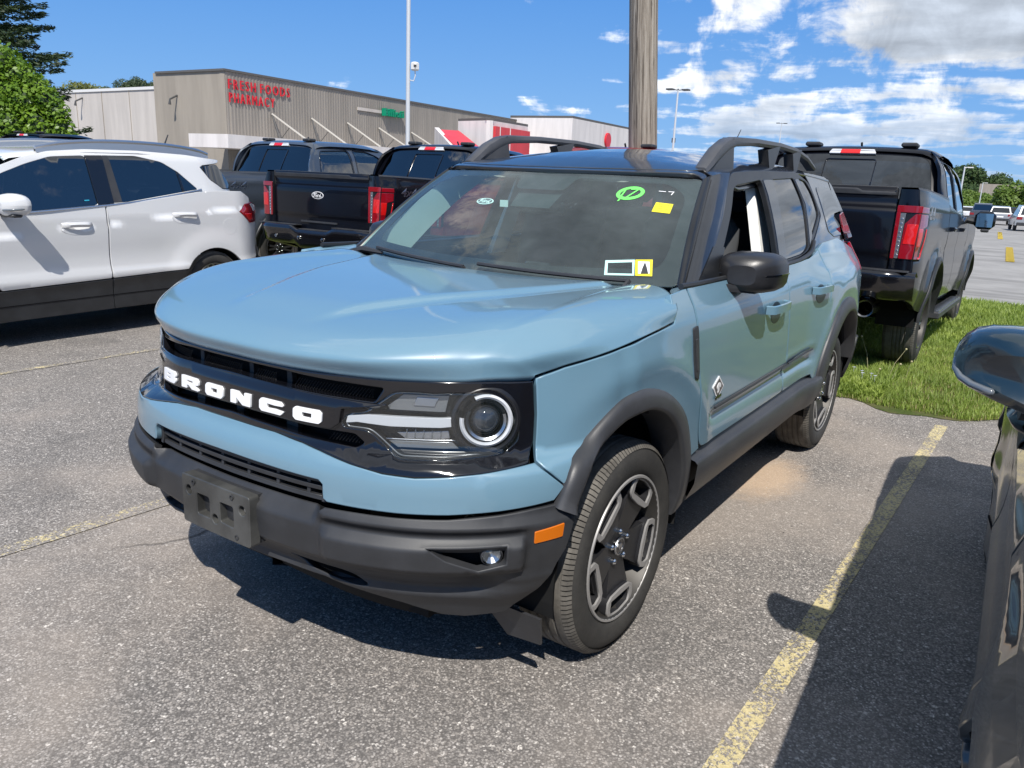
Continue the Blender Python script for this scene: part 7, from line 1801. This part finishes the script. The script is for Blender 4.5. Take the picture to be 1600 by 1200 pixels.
        if sd > 0: panel('fuel_door', [(-.20+.085*math.cos(a_*pi/12), .90+.085*math.sin(a_*pi/12)) for a_ in range(24)], S(.0015), pm_, RQ[0], res=.05, thick=.0035, edge=.003, sgn=-1)
        tl = panel('tail_lamp', fillet([(-.332,1.043),(-.442,1.115),(-.60,1.13),(-.72,1.10),(-.74,.925),(-.487,.922)], .015, 3), S(.006), M['redlens'], t, res=.06, thick=.02, sgn=-1, mirror=sd < 0)[0]
        panel('clear_lens', fillet([(-.53,1.115),(-.60,1.12),(-.70,1.09),(-.70,1.04),(-.60,1.035)], .01), S(.010), M['lampwhite'], tl, res=.06, thick=.006, sgn=-1, mirror=sd < 0)
        panel('lens_highlight', fillet([(-.40,1.02),(-.55,1.02),(-.55,.95),(-.48,.95)], .01), S(.009), M['redglow'], tl, res=.06, thick=.004, sgn=-1, mirror=sd < 0)
        for cx in (0, 2.52): k = MB(); k.lathe([(.395, -.28), (.395, .0)], 24, 'y', (cx, sd*.85 if sd > 0 else -.85+.28, .31), math.radians(-10), math.radians(190)); k.build('wheel_arch_liner', M['under'], t)
        # black arch lip
        a1, a2 = np.array(arc(0, .39, 5, 60, 12)), np.array(arc(0, .36, 5, 60, 12)); grid('arch_lip', np.stack([S(o)(P[:, 0], P[:, 1]) for P, o in ((a1, .004), (a2, .004), (a2, -.04))], 1)*[1, sd, 1], cl_, t, flip=(sd < 0))
        # mirror
        mt = thing; 
        secs = []; y0 = mirror_y
        for x, hw, hh in ((.075,.03,.02),(.068,.08,.055),(.04,.112,.080),(-.01,.124,.090),(-.05,.122,.088),(-.062,.112,.080)):
            n = 22; secs.append([(mirror_x+x-.055*max(0, (hw*abs(math.cos(2*pi*i/n))**.7*(1 if math.cos(2*pi*i/n) > 0 else -1)+.0)/.12)**2, sd*(y0+(abs(math.cos(2*pi*i/n))**.75)*(1 if math.cos(2*pi*i/n) > 0 else -1)*hw), 1.155+(abs(math.sin(2*pi*i/n))**.75)*(1 if math.sin(2*pi*i/n) > 0 else -1)*hh) for i in range(n)])
        X = np.array(secs)
        if dark:
            pr = crom([(-.20,.075),(-.10,.092),(.02,.094),(.085,.078),(.118,.035),(.122,-.005),(.108,-.035),(.04,-.062),(-.06,-.095),(-.14,-.145),(-.20,-.15)], 2, True)[:22]; n = len(pr)
            cy, cz = pr[:, 0].mean(), pr[:, 1].mean(); secs = []
            for x, f_ in ((.085,.55),(.078,.80),(.055,.93),(.015,1.0),(-.04,1.0),(-.06,.94)):
                secs.append([(mirror_x+x-.05*max(0, (u)/.12)**2, sd*(y0+cy+(u-cy)*f_), 1.164+cz+(v_-cz)*f_) for u, v_ in pr])
            X = np.array(secs)
        dm = grid('door_mirror', np.concatenate([X, X[:, :1]], 1), pm_, t, flip=(sd > 0))
        for idx, nm, mm in ((0, 'mirror_nose', pm_), (-1, 'mirror_glass', M['mglass'])):
            nr = X.shape[1]; k = MB(); V = [X[idx].mean(0)]+list(X[idx]); k.add(V, [(0, i+1, (i+1) % nr+1) for i in range(nr)]); k.build(nm, mm, dm, 60)
        k = MB()
        if dark: k.box((mirror_x-.05, sd*.80-.05, 1.02), (mirror_x+.03, sd*.80+.05, 1.09), .012)
        else: k.box((mirror_x-.05, sd*.975-.115, 1.062), (mirror_x+.035, sd*.975+.10, 1.09), .012); k.build('mirror_base', M['pl'], dm)
        k = MB(); k.tube([(mirror_x-.02, sd*.80, 1.08), (mirror_x-.01, sd*.90, 1.085)], .03, 8); k.build('mirror_arm', M['pl'], dm)
        # repeater: a curved clear strip round the outer front edge
        th = np.linspace(-.15, 1.0, 14) if False else np.linspace(0, 1, 14); P = []
        for f_ in th: P.append(Vector((mirror_x+.068-.115*f_**1.8, sd*(y0+.025+.103*math.sin(min(1, f_*1.05)*pi/2)), 1.118+.010*f_)))
        if dark: P = [Vector((mirror_x+x-.050*(max(0, y)/.12)**2, sd*(y0+y), 1.164+z)) for x, y, z in ((.018,.110,.020),(.026,.113,.006),(.038,.112,-.012),(.055,.098,-.026),(.070,.075,-.033),(.080,.050,-.036),(.085,.035,-.038),(.086,.03,-.038))]
        k = MB(); k.tube(P, [.003]+[.0085]*(len(P)-2)+[.004], 8); rp = k.build('turn_repeater', pmat('repeater_lens', (.12, .135, .15), .15, coat=1.0), dm, 60)
    # roof, windshield, hood, nose, tail
    yv = np.linspace(-1, 1, 25); st = [(-.34,1.553,.50),(-.2,1.572,.58),(.1,1.605,.648),(.6,1.628,.667),(1.1,1.622,.667),(1.45,1.595,.655),(1.72,1.555,.625),(1.76,1.535,.62)]
    X = np.stack([np.stack([x+.05*(1-yv**2)*(1 if x > 1.5 else -.6 if x < 0 else 0), yv*w_, z-.02*yv**2-.028*np.clip((np.abs(yv)-.85)/.15, 0, 1)**2], 1) for x, z, w_ in st], 0); grid('roof', X, pm_, t)
    X = np.stack([np.stack([1.81+.80*f_-.05*(1+2*f_)*yv**2, yv*(.62+.10*f_), 1.535-.44*f_+.02*math.sin(pi*f_)-.015*yv**2], 1) for f_ in np.linspace(0, 1, 7)], 0); grid('windshield', X, M['sglass'], t)
    X = np.stack([np.stack([x-.20*yv**2*((x-2.4)/.85), yv*w_, z-.03*yv**2-.05*np.clip((np.abs(yv)-.85)/.15, 0, 1)**2], 1) for x, z, w_ in ((2.42,1.055,.80),(2.7,1.06,.82),(3.0,1.02,.80),(3.2,.96,.76),(3.28,.88,.74))], 0); grid('hood', X, pm_, t)
    X = np.stack([np.stack([x-.22*yv**2, yv*.80, np.full(25, z)], 1) for x, z in ((3.20,.93),(3.30,.86),(3.33,.70),(3.36,.50),(3.33,.32),(3.20,.22))], 0); grid('front_bumper', X, pm_, t); k = MB(); k.box((3.05,-.42,.62),(3.345,.42,.80),.02); k.build('grille', M['gloss'], t)
    for sd in (1, -1): k = MB(); k.box((3.0, sd*.46, .74), (3.28, sd*.70, .86), .04); k.build('headlight', M['lampwhite'], t)
    X = np.stack([np.stack([x+.16*yv**2, yv*w_, np.full(25, z)], 1) for x, z, w_ in ((-.38,1.545,.50),(-.40,1.50,.52),(-.56,1.27,.60),(-.66,1.13,.64),(-.74,.92,.68),(-.78,.72,.70),(-.80,.66,.70))], 0); grid('tailgate', X, pm_, t, flip=True)
    X = np.stack([np.stack([x+.15*yv**2, yv*w_, np.full(25, z)], 1) for x, z, w_ in ((-.41,1.50,.50),(-.575,1.27,.57))], 0); X[..., 0] -= .012; grid('rear_glass', X, M['tglass'], t, flip=True)
    X = np.stack([np.stack([x+.22*yv**2, yv*w_, np.full(25, z)], 1) for x, z, w_ in ((-.80,.72,.74),(-.845,.66,.77),(-.86,.56,.78))], 0); bb = grid('rear_bumper', X, pm_, t, flip=True)
    X = np.stack([np.stack([x+.22*yv**2, yv*w_, np.full(25, z)], 1) for x, z, w_ in ((-.86,.56,.785),(-.86,.42,.78),(-.80,.30,.76))], 0); grid('bumper_valance', X, cl_, bb, flip=True)
    k = MB(); k.box((-.70, -.55, .22), (3.1, .55, .46)); k.box((.42, -.80, .22), (2.1, .80, .42)); k.box((2.2, -.5, .4), (3.1, .5, .9)); k.build('underbody', M['under'], t)
    k = MB(); k.box((2.05, -.74, .5), (2.4, .74, 1.02)); k.build('dashboard', M['trim'], t)
    for (x, y) in ((1.25, .36), (1.25, -.36), (.35, .36), (.35, -.36)): k = MB(); k.box((x-.16, y-.24, .75), (x+.0, y+.24, 1.25), .06); k.box((x-.15, y-.12, 1.27), (x-.04, y+.12, 1.43), .04); k.build('seat', M['fabric'], t)
    k = MB(); k.tube([(-.02,.0,1.60),(-.10,.0,1.62),(-.18,.0,1.78)], [.03,.012,.006], 6); k.build('antenna', M['pl'], t)
    return t
S_white = make_suv('parked_suv', 'white compact suv with silver roof rails and black sill cladding', 'white', 'cladding', (-2.694, -5.936, .02), .031, -.010)
S_dark = make_suv('parked_suv', 'dark teal car at the right edge with only its mirror and flank in view', 'teal', 'teal', (-1.62, 2.73, 0), 0.035, 0.0, dark=True, mirror_x=1.78, mirror_y=.925)
sw = make_wheel(S_white, R=.332, r=.215, w=.205, style='multi', matr=M['satin'], spokes=5, th0=10)
for T in (S_white, S_dark):
    for x in (0, 2.52):
        for sd in (1, -1): c = copy_tree(sw, T); c.location = (x, sd*.765, .330); c.rotation_euler = (0, math.radians(x*9), 0 if sd > 0 else pi)
kill(sw)
k = MB(); P = [(0, 0, 0)]; 
# small blue parking tag on the white suv's window
panel('window_label', [(1.20,1.17),(1.245,1.168),(1.245,1.178),(1.20,1.18)], lambda x, z: np.stack([x+0*z, .853-.36*(z-1.10)+.001, z+0*x], -1), pmat('cyan_label', (.03, .35, .5), .4), S_white, res=.05, thick=.001, sgn=-1)

# ================================================================== cars far across the lot
def far_car(label, pm, x, y, yaw, kind='suv', L=4.6, Wd=1.85, Hh=1.68):
    t = thing('distant_car', label, 'car', (x, y, float(gz(x, 0))), (0, 0, yaw), group='cars parked across the far lot'); pm_ = M[pm]; h = Wd/2
    zt = Hh; 
    if kind == 'suv': low = [(-L/2,.42),(-L/2-.0,.95),(-L/2+.10,1.02),(L/2-1.25,1.04),(L/2-.15,.92),(L/2,.70),(L/2,.35)]; up_ = [(-L/2+.10,1.0),(-L/2+.45,zt-.07),(-L/2+.8,zt),(.3,zt),(1.0,1.0)]
    elif kind == 'truck': low = [(-L/2,.50),(-L/2,1.12),(L/2-1.3,1.12),(L/2-.1,1.05),(L/2,.45)]; up_ = [(-.55,1.1),(-.40,zt-.05),(.0,zt),(.75,zt),(1.3,1.1)]
    else: low = [(-L/2,.42),(-L/2,.90),(-L/2+.2,.98),(L/2-1.3,.95),(L/2-.1,.80),(L/2,.35)]; up_ = [(-L/2+.45,.97),(-L/2+1.0,zt-.03),(.0,zt),(.8,.97)]
    def loft(pl, w0_, w1_, z0_, z1_, bev):
        k = MB(); n = len(pl); V = []
        for x_, z_ in pl:
            w_ = w0_+(w1_-w0_)*np.clip((z_-z0_)/(z1_-z0_), 0, 1); V += [(x_, -w_, z_), (x_, w_, z_)]
        k.add(V, [(2*i, 2*i+2, 2*i+3, 2*i+1) for i in range(n-1)]+[tuple(2*i for i in range(n))[::-1], tuple(2*i+1 for i in range(n)), (0, 1, 2*n-1, 2*n-2)]); return k
    loft(low, h*.98, h*.95, .9, 1.1, 0).build('body', pm_, t); loft(up_, h*.90, h*.70, 1.0, zt, 0).build('cabin', pm_, t)
    # glazing on rear and sides
    (x0, z0), (x1, z1) = up_[0], up_[1]; k = MB(); f0, f1 = .16, .88; xa, za, xb, zb_ = x0+(x1-x0)*f0, z0+(z1-z0)*f0, x0+(x1-x0)*f1, z0+(z1-z0)*f1; e = .015
    wa = h*(.90-.20*(za-1)/(zt-1))*.88; wb = h*(.90-.20*(zb_-1)/(zt-1))*.88
    k.add([(xa-e,-wa,za),(xa-e,wa,za),(xb-e,wb,zb_),(xb-e,-wb,zb_)], [(0,3,2,1)]); k.build('rear_window', M['tglass'], t)
    for sd in (1, -1):
        za, zb_ = 1.06, zt-.12; wa = h*(.90-.20*(za-1)/(zt-1))+.012; wb = h*(.90-.20*(zb_-1)/(zt-1))+.012; xr = up_[-2][0]
        k = MB(); k.add([(up_[0][0]+.3, sd*wa, za), (up_[-1][0]-.1, sd*wa, za), (xr-.02, sd*wb, zb_), (up_[1][0]+.2, sd*wb, zb_)], [(0,1,2,3) if sd < 0 else (3,2,1,0)]); k.build('side_window', M['tglass'], t)
        k = MB(); k.box((-L/2-.02, sd*h*.62, .80), (-L/2+.10, sd*h*.97, .98), .01); k.build('tail_lamp', M['redlens'], t)
        for xw in (-L/2+.85, L/2-.85): k = MB(); k.lathe([(0,-.09),(.30,-.09),(.34,-.06),(.34,.06),(.30,.09),(.2,.07),(0,.07)][::-1], 18, 'y', (xw, sd*(h-.10), .34)); k.build('wheel', M['tyre'], t, 40)
    k = MB(); k.box((-L/2-.06, -h*.92, .40), (-L/2+.05, h*.92, .62), .03); k.build('bumper', M['pl'], t)
    k = MB(); k.box((-L/2-.012, -.26, .70), (-L/2, .26, .82)); k.build('number_plate', M['letter'], t); return t
def far_at(label, pm, u, v, yaw, kind, **kw):
    P = P_ground(u, v); return far_car(label, pm, P.x, P.y, yaw, kind, **kw)
far_at('silver suv seen from behind, second from the right edge', 'silver', 1558, 351, pi+.10, 'suv', Hh=1.66)
far_at('grey suv seen from behind at the right edge', 'silver', 1603, 361, pi+.14, 'suv', Hh=1.74, Wd=1.92)
far_at('dark pickup left of the silver suv in the far row', 'grey', 1531, 349, pi+.08, 'truck', L=5.4, Hh=1.82, Wd=2.0)
far_at('white car half hidden behind the black pickup mirror', 'white', 1512, 346, pi+.08, 'car', Hh=1.5)
far_at('black suv beyond the silver suv', 'black', 1576, 341, pi+.10, 'suv')
far_at('white van-like suv far behind at the right', 'white', 1588, 336, pi+.1, 'suv', Hh=1.9)
far_at('black suv beside the white one at far right', 'black', 1600, 338, pi+.1, 'suv', Hh=1.8)
far_at('white suv on the far side of the silver suv', 'white', 1570, 334, pi+.2, 'suv')
far_at('red car deep in the far row', 'red', 1548, 335, pi+.2, 'car', Hh=1.5)
far_at('dark sedan deep in the far row by the trees', 'black', 1527, 335, pi+.2, 'car', Hh=1.5)
